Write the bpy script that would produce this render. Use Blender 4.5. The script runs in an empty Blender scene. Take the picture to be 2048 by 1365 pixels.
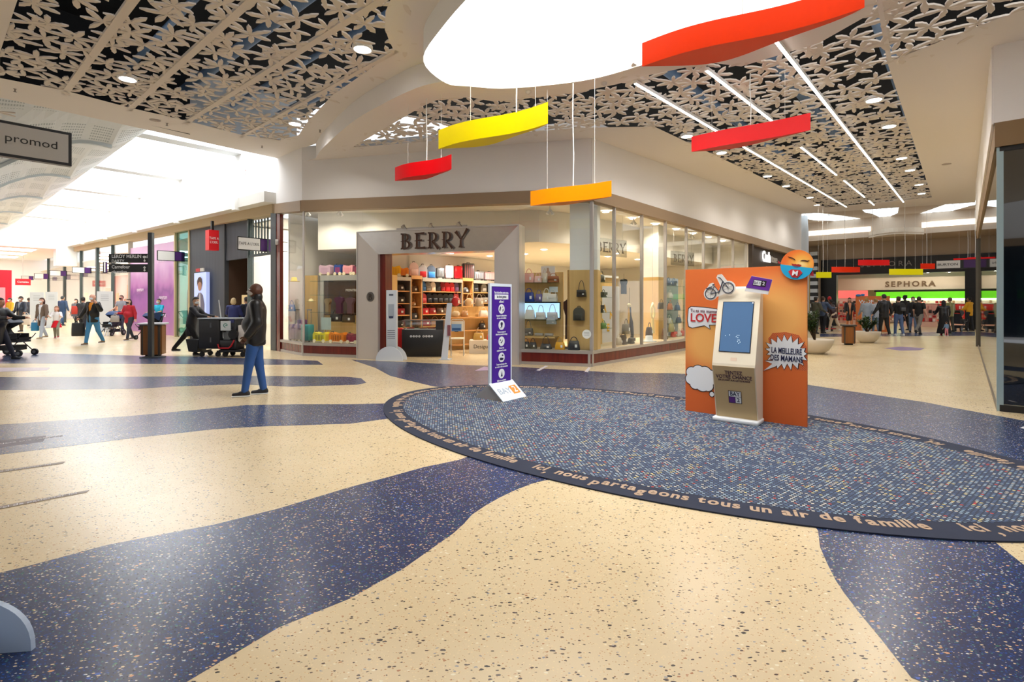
import bpy, bmesh, math, random
import numpy as np
from mathutils import Vector, Matrix
from mathutils.geometry import tessellate_polygon

random.seed(7)
PI = math.pi
S = bpy.context.scene
COL = S.collection

# ------------------------------------------------------------------ camera, sky, exposure
F, HOR, CAMZ = 1050.0, 604.0, 1.5          # focal length in pixels of the 2048 frame, horizon row, eye height
cam_d = bpy.data.cameras.new('camera')
cam_d.sensor_width = 36.0
cam_d.lens = 36.0 * F / 2048.0
cam_d.shift_y = (HOR - 682.5) / 2048.0
cam_d.clip_start = 0.05
cam_d.clip_end = 400
cam = bpy.data.objects.new('camera', cam_d)
cam.location = (0, 0, CAMZ)
cam.rotation_euler = (PI / 2, 0, 0)
COL.objects.link(cam)
S.camera = cam
S.view_settings.view_transform = 'Standard'
S.view_settings.look = 'None'
S.view_settings.gamma = 1
S.view_settings.use_curve_mapping = False
S.view_settings.exposure = 0.8
world = bpy.data.worlds.new('world')
S.world = world
world.use_nodes = True
world.node_tree.nodes['Background'].inputs[0].default_value = (0.93, 0.96, 1.0, 1)
world.node_tree.nodes['Background'].inputs[1].default_value = 0.9

def area(name, loc, sx, sy, power, color=(1, 1, 1), rot=(0, 0, 0)):
    L = bpy.data.lights.new(name, 'AREA'); L.shape = 'RECTANGLE'; L.size = sx; L.size_y = sy
    L.energy = power; L.color = color
    o = bpy.data.objects.new(name, L); o.location = loc; o.rotation_euler = rot
    COL.objects.link(o)
    return o

# the plan of the mall: corridor R runs along r, corridor L along l, square to each other
RV = Vector((0.653, 0.757)); LV = Vector((-0.757, 0.653))
RZ_R = math.atan2(RV.y, RV.x)
RZ_L = math.atan2(LV.y, LV.x)
def AB(a, b, z=0.0):
    return Vector((a * RV.x + b * LV.x, a * RV.y + b * LV.y, z))
def G(u, v):                                   # the floor point seen at a pixel
    Y = CAMZ * F / (v - HOR)
    return Vector(((u - 1024) * Y / F, Y, 0))
def PY(u, v, Y):                               # the point at distance Y seen at a pixel
    return Vector(((u - 1024) * Y / F, Y, CAMZ + (HOR - v) * Y / F))

WARM = (1.0, 0.86, 0.68)
COOL = (0.90, 0.95, 1.0)
LIGHTS = dict(sky=1.0)
# shop interior, corridor R and the far hall
def lamp(loc, power, color=(1, 1, 1), r=0.07, cone=150):
    """the light a ceiling lamp throws down; it sits in the lamp's own opening"""
    L = bpy.data.lights.new('lamp_glow', 'SPOT'); L.energy = power; L.color = color; L.shadow_soft_size = r
    L.spot_size = math.radians(cone); L.spot_blend = 0.6
    o = bpy.data.objects.new('lamp_glow', L); o.location = loc; COL.objects.link(o)
    return o

# ------------------------------------------------------------------ materials
def lin(c):
    if isinstance(c, str):
        c = c.lstrip('#'); c = ''.join(x * 2 for x in c) if len(c) == 3 else c; c = [int(c[i:i + 2], 16) / 255 for i in (0, 2, 4)]
        c = [x / 12.92 if x <= 0.04045 else ((x + 0.055) / 1.055) ** 2.4 for x in c]
    return (c[0], c[1], c[2], 1.0)
MATS = {}
def mat(c, rough=0.5, metal=0.0, emit=0.0, coat=0.0, key=None, spec=0.5, grain=0.0):
    k = key or (str(c), rough, metal, emit, coat, spec, grain)
    if k in MATS: return MATS[k]
    m = bpy.data.materials.new('surface_%d' % len(MATS)); m.use_nodes = True
    nt = m.node_tree; p = nt.nodes['Principled BSDF']
    p.inputs['Base Color'].default_value = lin(c)
    p.inputs['Roughness'].default_value = rough
    p.inputs['Metallic'].default_value = metal
    p.inputs['Specular IOR Level'].default_value = spec
    if coat:
        p.inputs['Coat Weight'].default_value = coat; p.inputs['Coat Roughness'].default_value = 0.05
    if emit:
        p.inputs['Emission Color'].default_value = lin(c); p.inputs['Emission Strength'].default_value = emit
    else:                                   # every plain surface gets a faint procedural unevenness
        no = nt.nodes.new('ShaderNodeTexNoise'); no.inputs['Scale'].default_value = 9.0; no.inputs['Detail'].default_value = 4
        tc = nt.nodes.new('ShaderNodeTexCoord'); nt.links.new(tc.outputs['Object'], no.inputs['Vector'])
        mr = nt.nodes.new('ShaderNodeMapRange'); mr.inputs['To Min'].default_value = max(0.02, rough - 0.05 - grain); mr.inputs['To Max'].default_value = min(1, rough + 0.05 + grain)
        nt.links.new(no.outputs['Fac'], mr.inputs['Value']); nt.links.new(mr.outputs[0], p.inputs['Roughness'])
    MATS[k] = m
    return m
class NT:
    def __init__(s, name):
        s.m = bpy.data.materials.new(name); s.m.use_nodes = True; s.t = s.m.node_tree
        s.p = s.t.nodes['Principled BSDF']
        s.tc = s.t.nodes.new('ShaderNodeTexCoord')
    def n(s, ty, **kw):
        nd = s.t.nodes.new('ShaderNode' + ty)
        for k, v in kw.items(): setattr(nd, k, v)
        return nd
    def put(s, sock, v):
        if hasattr(v, 'is_output') or isinstance(v, bpy.types.NodeSocket): s.t.links.new(v, sock)
        else: sock.default_value = v
    def math(s, op, a, b=0.0, c=None):
        nd = s.n('Math', operation=op); s.put(nd.inputs[0], a); s.put(nd.inputs[1], b)
        if c is not None: s.put(nd.inputs[2], c)
        return nd.outputs[0]
    def vmath(s, op, a, b=None, scale=None):
        nd = s.n('VectorMath', operation=op); s.put(nd.inputs[0], a)
        if b is not None: s.put(nd.inputs[1], b)
        if scale is not None: s.put(nd.inputs['Scale'], scale)
        return nd.outputs[0] if op not in ('LENGTH', 'DISTANCE') else nd.outputs['Value']
    def mix(s, f, a, b):
        nd = s.n('Mix', data_type='RGBA'); s.put(nd.inputs[0], f); s.put(nd.inputs[6], a); s.put(nd.inputs[7], b)
        return nd.outputs[2]
    def ramp(s, f, stops, interp='LINEAR'):
        nd = s.n('ValToRGB'); nd.color_ramp.interpolation = interp
        e = nd.color_ramp.elements
        while len(e) > len(stops): e.remove(e[-1])
        while len(e) < len(stops): e.new(0.5)
        for i, (p, c) in enumerate(stops): e[i].position = p; e[i].color = lin(c)
        s.put(nd.inputs[0], f); return nd.outputs[0]
    def vor(s, vec, scale, feature='F1', rnd=1.0):
        nd = s.n('TexVoronoi', feature=feature); s.put(nd.inputs['Vector'], vec)
        nd.inputs['Scale'].default_value = scale; nd.inputs['Randomness'].default_value = rnd
        return nd
    def noise(s, vec, scale, detail=3.0):
        nd = s.n('TexNoise'); s.put(nd.inputs['Vector'], vec); nd.inputs['Scale'].default_value = scale; nd.inputs['Detail'].default_value = detail
        return nd.outputs['Fac']
def chips(n, vec, scale, prob, size, stops, base, squash=0.45, rot=0.0):
    """terrazzo chips: voronoi cells, each with its own chance, size, angle-warped outline and colour"""
    mp = n.n('Mapping'); n.put(mp.inputs[0], vec); mp.inputs['Rotation'].default_value = (0, 0, rot); mp.inputs['Scale'].default_value = (1, 1 / (1 - squash), 1)
    wn = n.n('TexNoise'); n.put(wn.inputs['Vector'], mp.outputs[0]); wn.inputs['Scale'].default_value = scale * 1.6
    v2 = n.vmath('ADD', mp.outputs[0], n.vmath('SCALE', n.vmath('SUBTRACT', wn.outputs['Color'], (0.5, 0.5, 0.5)), scale=0.5 / scale))
    v = n.vor(v2, scale)
    sp = n.n('SeparateColor'); n.put(sp.inputs[0], v.outputs['Color'])
    has = n.math('LESS_THAN', sp.outputs[0], prob)
    sz = n.math('MULTIPLY_ADD', sp.outputs[1], size * 0.75, size * 0.25)
    inside = n.math('LESS_THAN', v.outputs['Distance'], sz)
    f = n.math('MULTIPLY', has, inside)
    return n.mix(f, base, n.ramp(sp.outputs[2], stops, 'CONSTANT'))
def terrazzo_cream():
    n = NT('cream_terrazzo'); v = n.tc.outputs['Object']
    cl = n.noise(v, 1.3, 2)
    base = n.ramp(cl, [(0.3, '#dcc8a0'), (0.7, '#e2cfa9')])
    base = chips(n, v, 90, 0.5, 0.42, [(0, '#eed7a8'), (0.3, '#d39e64'), (0.55, '#f3dfb4'), (0.8, '#b98b62')], base, 0.3, 0.6)
    base = chips(n, v, 44, 0.34, 0.42, [(0, '#574840'), (0.3, '#7f6450'), (0.5, '#3c3638'), (0.66, '#ad7650'), (0.8, '#95969a'), (0.93, '#f0e6cc')], base, 0.4, 1.1)
    base = chips(n, v, 26, 0.15, 0.34, [(0, '#4b4040'), (0.4, '#6d4b3a'), (0.7, '#35302f')], base, 0.45, 2.2)
    n.put(n.p.inputs['Base Color'], base)
    n.put(n.p.inputs['Roughness'], n.math('MULTIPLY_ADD', n.noise(v, 5), 0.03, 0.25))
    n.p.inputs['Specular IOR Level'].default_value = 0.55
    return n.m
def terrazzo_navy():
    n = NT('navy_terrazzo'); v = n.tc.outputs['Object']
    base = n.ramp(n.noise(v, 1.1, 2), [(0.3, '#29355a'), (0.7, '#303d64')])
    base = chips(n, v, 85, 0.8, 0.5, [(0, '#2a4a92'), (0.3, '#17203f'), (0.5, '#4468a8'), (0.72, '#98a0b4'), (0.86, '#3f7484')], base, 0.3, 0.4)
    base = chips(n, v, 55, 0.5, 0.44, [(0, '#d8c6a4'), (0.25, '#2c56b0'), (0.45, '#b98d66'), (0.62, '#17203c'), (0.78, '#cfd6da'), (0.92, '#3e7a66')], base, 0.4, 1.4)
    base = chips(n, v, 28, 0.17, 0.36, [(0, '#d9a37c'), (0.4, '#e8dcc0'), (0.7, '#3763c4')], base, 0.45, 2.5)
    n.put(n.p.inputs['Base Color'], base)
    n.put(n.p.inputs['Roughness'], n.math('MULTIPLY_ADD', n.noise(v, 5), 0.03, 0.25))
    n.p.inputs['Specular IOR Level'].default_value = 0.55
    return n.m
def mat_dots():
    n = NT('dotted_mat'); mp = n.n('Mapping'); n.put(mp.inputs[0], n.tc.outputs['Object'])
    mp.inputs['Rotation'].default_value = (0, 0, 0.35); mp.inputs['Scale'].default_value = (1 / 0.034, 1 / 0.030, 1)
    sx = n.n('SeparateXYZ'); n.put(sx.inputs[0], mp.outputs[0])
    # every second row is set off by half a step
    row = n.math('FLOOR', sx.outputs[1]); off = n.math('MULTIPLY', n.math('FRACT', n.math('MULTIPLY', row, 0.5)), 1.0)
    x = n.math('ADD', sx.outputs[0], off)
    fx = n.math('SUBTRACT', n.math('FRACT', x), 0.5); fy = n.math('SUBTRACT', n.math('FRACT', sx.outputs[1]), 0.5)
    d = n.math('MAXIMUM', n.math('ABSOLUTE', fx), n.math('MULTIPLY', n.math('ABSOLUTE', fy), 1.15))
    dot = n.math('LESS_THAN', d, 0.30)
    cb = n.n('CombineXYZ'); n.put(cb.inputs[0], n.math('FLOOR', x)); n.put(cb.inputs[1], row)
    wn = n.n('TexWhiteNoise', noise_dimensions='2D'); n.put(wn.inputs['Vector'], cb.outputs[0])
    big = n.noise(n.tc.outputs['Object'], 4.0, 2)
    pick = n.math('ADD', wn.outputs['Value'], n.math('MULTIPLY', n.math('SUBTRACT', big, 0.5), 1.1))
    colr = n.ramp(pick, [(0, '#44587a'), (0.36, '#566f93'), (0.52, '#9fb6c6'), (0.68, '#cfcbbe'), (0.82, '#90acbe'), (0.93, '#c9493f'), (0.985, '#dfcf8c')], 'CONSTANT')
    n.put(n.p.inputs['Base Color'], n.mix(dot, lin('#30384a'), colr))
    n.p.inputs['Roughness'].default_value = 0.85
    bp = n.n('Bump'); bp.inputs['Strength'].default_value = 0.3; bp.inputs['Distance'].default_value = 0.004
    n.put(bp.inputs['Height'], dot); n.put(n.p.inputs['Normal'], bp.outputs[0])
    return n.m
def wood(c1, c2, rough=0.35, scale=6.0, axis=2, name='wood'):
    key = ('wood', c1, c2, rough, scale, axis)
    if key in MATS: return MATS[key]
    n = NT(name); mp = n.n('Mapping'); n.put(mp.inputs[0], n.tc.outputs['Object'])
    sc = [scale * 4, scale * 4, scale * 4]; sc[axis] = scale * 0.25
    mp.inputs['Scale'].default_value = sc
    f = n.noise(mp.outputs[0], 1.0, 5)
    n.put(n.p.inputs['Base Color'], n.ramp(f, [(0.3, c1), (0.7, c2)]))
    n.p.inputs['Roughness'].default_value = rough
    MATS[key] = n.m
    return n.m
def glass_mat(tint='#fcfefd', refl=0.05, name='pane_glass'):
    key = ('glass', tint, refl)
    if key in MATS: return MATS[key]
    m = bpy.data.materials.new(name); m.use_nodes = True; t = m.node_tree; t.nodes.clear()
    o = t.nodes.new('ShaderNodeOutputMaterial'); mx = t.nodes.new('ShaderNodeMixShader')
    tr = t.nodes.new('ShaderNodeBsdfTransparent'); tr.inputs[0].default_value = lin(tint)
    gl = t.nodes.new('ShaderNodeBsdfGlossy'); gl.inputs['Roughness'].default_value = 0.02
    # reflection grows toward grazing view (Schlick), the same from both faces of the pane
    ge = t.nodes.new('ShaderNodeNewGeometry')
    def mt(op, *a):
        nd = t.nodes.new('ShaderNodeMath'); nd.operation = op
        for i, x in enumerate(a):
            if isinstance(x, (int, float)): nd.inputs[i].default_value = x
            else: t.links.new(x, nd.inputs[i])
        return nd.outputs[0]
    dt = t.nodes.new('ShaderNodeVectorMath'); dt.operation = 'DOT_PRODUCT'
    t.links.new(ge.outputs['Incoming'], dt.inputs[0]); t.links.new(ge.outputs['Normal'], dt.inputs[1])
    sch = mt('POWER', mt('SUBTRACT', 1.0, mt('ABSOLUTE', dt.outputs['Value'])), 5.0)
    t.links.new(mt('MULTIPLY_ADD', sch, 1 - refl * .7, refl * .7), mx.inputs[0])
    t.links.new(tr.outputs[0], mx.inputs[1]); t.links.new(gl.outputs[0], mx.inputs[2]); t.links.new(mx.outputs[0], o.inputs[0])
    MATS[key] = m
    return m
def plaster(c, name='plaster', rough=0.85):
    key = ('plaster', c)
    if key in MATS: return MATS[key]
    n = NT(name); v = n.tc.outputs['Object']
    n.p.inputs['Base Color'].default_value = lin(c); n.p.inputs['Roughness'].default_value = rough
    bp = n.n('Bump'); bp.inputs['Strength'].default_value = 0.05; bp.inputs['Distance'].default_value = 0.01
    n.put(bp.inputs['Height'], n.noise(v, 60, 3)); n.put(n.p.inputs['Normal'], bp.outputs[0])
    MATS[key] = n.m
    return n.m

# ------------------------------------------------------------------ mesh helpers
class MB:
    def __init__(s, M=None): s.v = []; s.f = []; s.mi = []; s.M = M or Matrix(); s.smooth = False; s.sm = []
    def add(s, vs, fs, m=0, M=None, smooth=False):
        o = len(s.v); T = s.M @ M if M is not None else s.M
        s.v += [T @ Vector(p) for p in vs]
        for f in fs: s.f.append([i + o for i in f]); s.mi.append(m); s.sm.append(smooth)
        return s
    def box(s, x0, x1, y0, y1, z0, z1, m=0, M=None):
        vs = [(x, y, z) for z in (z0, z1) for y in (y0, y1) for x in (x0, x1)]
        return s.add(vs, [(0, 2, 3, 1), (4, 5, 7, 6), (0, 1, 5, 4), (2, 6, 7, 3), (0, 4, 6, 2), (1, 3, 7, 5)], m, M)
    def rbox(s, x0, x1, y0, y1, z0, z1, r, m=0, M=None, seg=3, axis='z'):
        """box with rounded vertical (or other-axis) edges and softened rims"""
        def ring(ins, w0, w1, h0, h1):
            rr = max(r - ins, 1e-4); pts = []
            for cx, cy, a0 in ((w1 - r, h1 - r, 0), (w0 + r, h1 - r, 90), (w0 + r, h0 + r, 180), (w1 - r, h0 + r, 270)):
                for i in range(seg + 1):
                    a = math.radians(a0 + 90 * i / seg); pts.append((cx + rr * math.cos(a), cy + rr * math.sin(a)))
            return pts
        b = r * 0.35
        if axis == 'z': A = (x0, x1, y0, y1); Z = (z0, z1); cv = lambda p, q, w: (p, q, w)
        elif axis == 'y': A = (x0, x1, z0, z1); Z = (y0, y1); cv = lambda p, q, w: (p, w, q)
        else: A = (y0, y1, z0, z1); Z = (x0, x1); cv = lambda p, q, w: (w, p, q)
        rings = [(b, Z[0]), (0, Z[0] + b), (0, Z[1] - b), (b, Z[1])]
        vs = []; fs = []; n = 4 * (seg + 1)
        for ins, w in rings: vs += [cv(p[0], p[1], w) for p in ring(ins, *A)]
        for k in range(3):
            for i in range(n): fs.append((k * n + i, k * n + (i + 1) % n, (k + 1) * n + (i + 1) % n, (k + 1) * n + i))
        fs.append(tuple(range(n - 1, -1, -1))); fs.append(tuple(range(3 * n, 4 * n)))
        if axis == 'y': fs = [f[::-1] for f in fs]
        return s.add(vs, fs, m, M, True)
    def prism(s, poly, z0, z1, m=0, M=None, caps=True, side_m=None, smooth=False):
        n = len(poly); ar = sum(poly[i][0] * poly[(i + 1) % n][1] - poly[(i + 1) % n][0] * poly[i][1] for i in range(n))
        if ar < 0: poly = list(poly)[::-1]
        vs = [(p[0], p[1], z0) for p in poly] + [(p[0], p[1], z1) for p in poly]
        if side_m is None: side_m = m
        s.add(vs, [(i, (i + 1) % n, n + (i + 1) % n, n + i) for i in range(n)], side_m, M, smooth)
        if caps:
            tri = tessellate_polygon([[Vector((p[0], p[1], 0)) for p in poly]])
            up = []; dn = []
            for t in tri:
                a, b, c = [poly[i] for i in t]
                o = (b[0] - a[0]) * (c[1] - a[1]) - (c[0] - a[0]) * (b[1] - a[1])
                t = t if o > 0 else t[::-1]
                up.append(tuple(i + n for i in t)); dn.append(tuple(t[::-1]))
            s.add(vs, up + dn, m, M)
        return s
    def cyl(s, p0, p1, r0, r1=None, m=0, seg=12, caps=True, M=None):
        r1 = r0 if r1 is None else r1; p0 = Vector(p0); p1 = Vector(p1); d = (p1 - p0).normalized()
        a = d.orthogonal().normalized(); b = d.cross(a)
        vs = [p + (a * math.cos(2 * PI * i / seg) + b * math.sin(2 * PI * i / seg)) * r for p, r in ((p0, r0), (p1, r1)) for i in range(seg)]
        s.add(vs, [(i, (i + 1) % seg, seg + (i + 1) % seg, seg + i) for i in range(seg)], m, M, True)
        if caps: s.add(vs, [tuple(range(seg - 1, -1, -1)), tuple(range(seg, 2 * seg))], m, M)
        return s
    def tube(s, pts, r, m=0, seg=8, M=None, closed=False):
        pts = [Vector(p) for p in pts]; n = len(pts); rs = r if isinstance(r, (list, tuple)) else [r] * n
        vs = []; up = None
        for i, p in enumerate(pts):
            d = (pts[(i + 1) % n] - pts[i - 1]) if closed else (pts[min(i + 1, n - 1)] - pts[max(i - 1, 0)])
            d.normalize()
            if up is None: up = d.orthogonal().normalized()
            up = (up - d * up.dot(d)); up = up.normalized() if up.length > 1e-6 else d.orthogonal().normalized()
            b = d.cross(up)
            vs += [p + (up * math.cos(2 * PI * k / seg) + b * math.sin(2 * PI * k / seg)) * rs[i] for k in range(seg)]
        fs = []
        for i in range(n if closed else n - 1):
            j = (i + 1) % n
            for k in range(seg): fs.append((i * seg + k, i * seg + (k + 1) % seg, j * seg + (k + 1) % seg, j * seg + k))
        s.add(vs, fs, m, M, True)
        if not closed: s.add(vs, [tuple(range(seg - 1, -1, -1)), tuple(range((n - 1) * seg, n * seg))], m, M)
        return s
    def lathe(s, prof, m=0, seg=24, M=None):
        n = len(prof); vs = [(r * math.cos(2 * PI * k / seg), r * math.sin(2 * PI * k / seg), z) for r, z in prof for k in range(seg)]
        fs = [(i * seg + k, i * seg + (k + 1) % seg, (i + 1) * seg + (k + 1) % seg, (i + 1) * seg + k) for i in range(n - 1) for k in range(seg)]
        return s.add(vs, fs, m, M, True)
    def ball(s, c, r, m=0, M=None, seg=12, rings=8):
        if not hasattr(r, '__len__'): r = (r, r, r)
        prof = [(math.sin(PI * i / rings), -math.cos(PI * i / rings)) for i in range(rings + 1)]
        T = Matrix.Translation(c) @ Matrix.Diagonal((r[0], r[1], r[2], 1))
        return s.lathe([(max(a, 1e-4), b) for a, b in prof], m, seg, (M @ T) if M is not None else T)
    def text(s, txt, size, M, m=0, depth=0.004, bold=0.0, align='CENTER', spacing=1.0, sx=1.0, shear=0.0):
        vs, fs = glyphs(txt, size, depth, bold, align, spacing, shear)
        return s.add([(p[0] * sx, p[1], p[2]) for p in vs], fs, m, M)
    def build(s, name, mats, parent=None, loc=None, rz=0.0):
        me = bpy.data.meshes.new(name); me.from_pydata([tuple(p) for p in s.v], [], s.f)
        mats = mats if isinstance(mats, (list, tuple)) else [mats]
        for m in mats: me.materials.append(m)
        me.polygons.foreach_set('material_index', s.mi)
        me.polygons.foreach_set('use_smooth', s.sm)
        me.update()
        o = bpy.data.objects.new(name, me); COL.objects.link(o)
        if parent is not None: o.parent = parent
        if loc is not None: o.location = loc
        o.rotation_euler[2] = rz
        return o
_gl = {}
def glyphs(txt, size, depth, bold, align, spacing, shear):
    key = (txt, size, depth, bold, align, spacing, shear)
    if key in _gl: return _gl[key]
    c = bpy.data.curves.new('t', 'FONT'); c.body = txt; c.size = size; c.extrude = depth / 2; c.offset = bold * size
    c.align_x = align; c.align_y = 'CENTER'; c.space_character = spacing; c.shear = shear; c.resolution_u = 3
    o = bpy.data.objects.new('t', c); COL.objects.link(o)
    dg = bpy.context.evaluated_depsgraph_get(); dg.update()
    me = bpy.data.meshes.new_from_object(o.evaluated_get(dg))
    vs = [tuple(v.co) for v in me.vertices]; fs = [tuple(p.vertices) for p in me.polygons]
    bpy.data.objects.remove(o); bpy.data.curves.remove(c); bpy.data.meshes.remove(me)
    _gl[key] = (vs, fs)
    return vs, fs
def upright(x=0, y=0, z=0, rz=0.0, tilt=0.0):
    """a writing plane: text x runs along local x turned by rz, text y up, facing local -y"""
    return Matrix.Translation((x, y, z)) @ Matrix.Rotation(rz, 4, 'Z') @ Matrix.Rotation(PI / 2 + tilt, 4, 'X')

# ------------------------------------------------------------------ object bookkeeping
def tag(o, label, cat, group=None):
    o['label'] = label; o['category'] = cat
    if group: o['group'] = group
    return o
def thing(name, label, cat, loc=(0, 0, 0), rz=0.0, group=None):
    o = bpy.data.objects.new(name, None); o.empty_display_size = 0.2; COL.objects.link(o)
    o.location = loc; o.rotation_euler = (0, 0, rz)
    return tag(o, label, cat, group)
def struct(name, mb, m, parent=None):
    o = mb.build(name, m, parent)
    if parent is None: o['kind'] = 'structure'
    return o
def face_dir(v):                               # rz so that local -y (the front) looks along v
    return math.atan2(v[1], v[0]) + PI / 2
def catmull(pts, n=8, closed=False):
    out = []; N = len(pts); P = [Vector(p) for p in pts]
    for i in range(N if closed else N - 1):
        p0 = P[(i - 1) % N] if (closed or i > 0) else P[i]; p1 = P[i]; p2 = P[(i + 1) % N]; p3 = P[(i + 2) % N] if (closed or i + 2 < N) else p2
        for k in range(n):
            t = k / n
            out.append(0.5 * ((2 * p1) + (p2 - p0) * t + (2 * p0 - 5 * p1 + 4 * p2 - p3) * t * t + (3 * p1 - p0 - 3 * p2 + p3) * t ** 3))
    if not closed: out.append(P[-1])
    return out
def in_poly(x, y, P):
    c = False; j = len(P) - 1
    for i in range(len(P)):
        xi, yi = P[i][0], P[i][1]; xj, yj = P[j][0], P[j][1]
        if (yi > y) != (yj > y) and x < (xj - xi) * (y - yi) / (yj - yi) + xi: c = not c
        j = i
    return c
def sheet(outer, holes, zf, down=True, mb=None, m=0):
    """flat region with holes, heights from zf(x, y)"""
    mb = mb or MB(); loops = [outer] + holes
    tri = tessellate_polygon([[Vector((p[0], p[1], 0)) for p in L] for L in loops])
    fl = [p for L in loops for p in L]; fs = []
    for t in tri:
        a, b, c = [fl[i] for i in t]
        o = (b[0] - a[0]) * (c[1] - a[1]) - (c[0] - a[0]) * (b[1] - a[1])
        if (o > 0) == down: t = t[::-1]
        fs.append(tuple(t))
    mb.add([(p[0], p[1], zf(p[0], p[1])) for p in fl], fs, m)
    return mb
# ================================================================== FLOOR
CREAM = terrazzo_cream(); NAVY = terrazzo_navy()
floor = struct('floor', MB().add([(-75, -6, 0), (60, -6, 0), (60, 75, 0), (-75, 75, 0)], [(0, 1, 2, 3)]), CREAM)
def band(pix, extra=()):
    pts = [G(u, v) for u, v in pix]
    pts = [(p.x, p.y) for p in pts] + list(extra)
    MB().prism(pts, 0.0002, 0.0012).build('terrazzo_band', NAVY, floor)
up = [(64, 1131), (214, 1091), (317, 1071), (429, 1050), (557, 1018), (700, 975), (780, 954), (848, 935), (917, 921), (960, 905)]
lo = [(1150, 950), (1088, 962), (1064, 968), (1026, 983), (999, 996), (971, 1012), (944, 1030), (927, 1049), (906, 1068), (886, 1082), (848, 1109), (807, 1138), (700, 1198), (643, 1221), (557, 1256), (471, 1307), (420, 1337), (373, 1365)]
band(up + lo, [(-1.7, 1.6), (-2.6, 1.2), (-3.6, 1.4), (-3.4, 2.4)])
band([(-260, 895), (0, 850), (86, 844), (257, 833), (386, 821), (493, 811), (600, 809), (700, 809), (800, 807), (850, 830), (792, 836), (700, 848), (514, 854), (429, 859), (257, 878), (129, 894), (0, 910), (-260, 975)])
band([(-300, 757), (0, 755), (280, 754), (372, 753), (477, 752), (580, 753), (690, 754), (722, 757), (733, 766), (715, 770), (580, 774), (477, 769), (341, 774), (280, 778), (0, 781), (-300, 785)])
band([(-200, 705), (50, 706), (280, 712), (400, 714), (550, 719), (635, 722), (646, 730), (550, 730), (372, 729), (200, 728), (-200, 727)])
band([(702, 720), (800, 724), (940, 731), (1032, 734), (1125, 740), (1240, 746), (1340, 747), (1480, 753), (1615, 770), (1700, 783), (1850, 805), (1900, 815), (2048, 842), (2300, 890),
      (2300, 1010), (2040, 935), (1900, 905), (1700, 880), (1450, 830), (1250, 800), (1100, 785), (950, 785), (865, 773), (807, 759), (780, 752), (750, 736)])
band([(1620, 1040), (1636, 1062), (1640, 1095), (1655, 1129), (1671, 1161), (1687, 1185), (1719, 1227), (1759, 1275), (1823, 1357)], [(2.0, 1.7), (3.2, 1.5), (3.6, 2.3), tuple(G(2140, 1210))[:2], tuple(G(2048, 1131))[:2], tuple(G(2015, 1105))[:2], tuple(G(1987, 1083))[:2], tuple(G(1960, 1060))[:2]])
# corridor R far stripe before the far hall
band([(1640, 668), (1760, 668), (1800, 666), (1950, 664), (1950, 672), (1800, 673), (1640, 674)])

# ------------------------------------------------------------------ the oval mat with its ring of words
EC = Vector((1.444, 6.337)); EA, EB = 3.951, 2.207
def ell(t, ins=0.0, z=0.0):
    ca, sb = (EA - ins) * math.cos(t), (EB - ins) * math.sin(t)      # cos along l, sin along -r  (counter-clockwise from above)
    p = EC + LV * ca - RV * sb
    return Vector((p.x, p.y, z))
rug = thing('oval_mat', 'large oval dark blue dotted mat with a ring of words around its border', 'mat', (0, 0, 0))
N = 160
out = [ell(2 * PI * i / N) for i in range(N)]; inn = [ell(2 * PI * i / N, 0.285) for i in range(N)]
BORD = mat('#272e42', 0.9, key='matborder')
mb = MB()
mb.add([(p.x, p.y, z) for z in (0.0015, 0.012) for p in out] + [(p.x, p.y, 0.012) for p in inn],
       [f for i in range(N) for f in ((i, (i + 1) % N, N + (i + 1) % N, N + i), (N + i, N + (i + 1) % N, 2 * N + (i + 1) % N, 2 * N + i))])
mb.build('border', BORD, rug)
MB().prism([(p.x, p.y) for p in [ell(2 * PI * i / N, 0.287) for i in range(N)]], 0.002, 0.0125).build('dotted_field', mat_dots(), rug)
# words: letters set one after another along the ring, tops toward the middle
phrase = 'ici, nous partageons tous un air de famille    '
def adv(ch):
    if ch == ' ': return .34
    vs, _ = glyphs(ch, 1.0, .002, .03, 'CENTER', 1.0, 0.0); return max(v[0] for v in vs) - min(v[0] for v in vs) + .095
ring_m = MB(); SZ = 0.19
samp = [ell(-2 * PI * i / 2000, 0.19) for i in range(2001)]
cum = [0.0]
for i in range(2000): cum.append(cum[-1] + (samp[i + 1] - samp[i]).length)
tot = cum[-1]
reps = 6
step = tot / reps / sum(adv(c) for c in phrase)
def at_len(s):
    s %= tot
    i = int(np.searchsorted(cum, s)) - 1; i = max(0, min(1999, i))
    t = (s - cum[i]) / (cum[i + 1] - cum[i]); p = samp[i].lerp(samp[i + 1], t); d = (samp[i + 1] - samp[i]).normalized()
    return p, d
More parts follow.
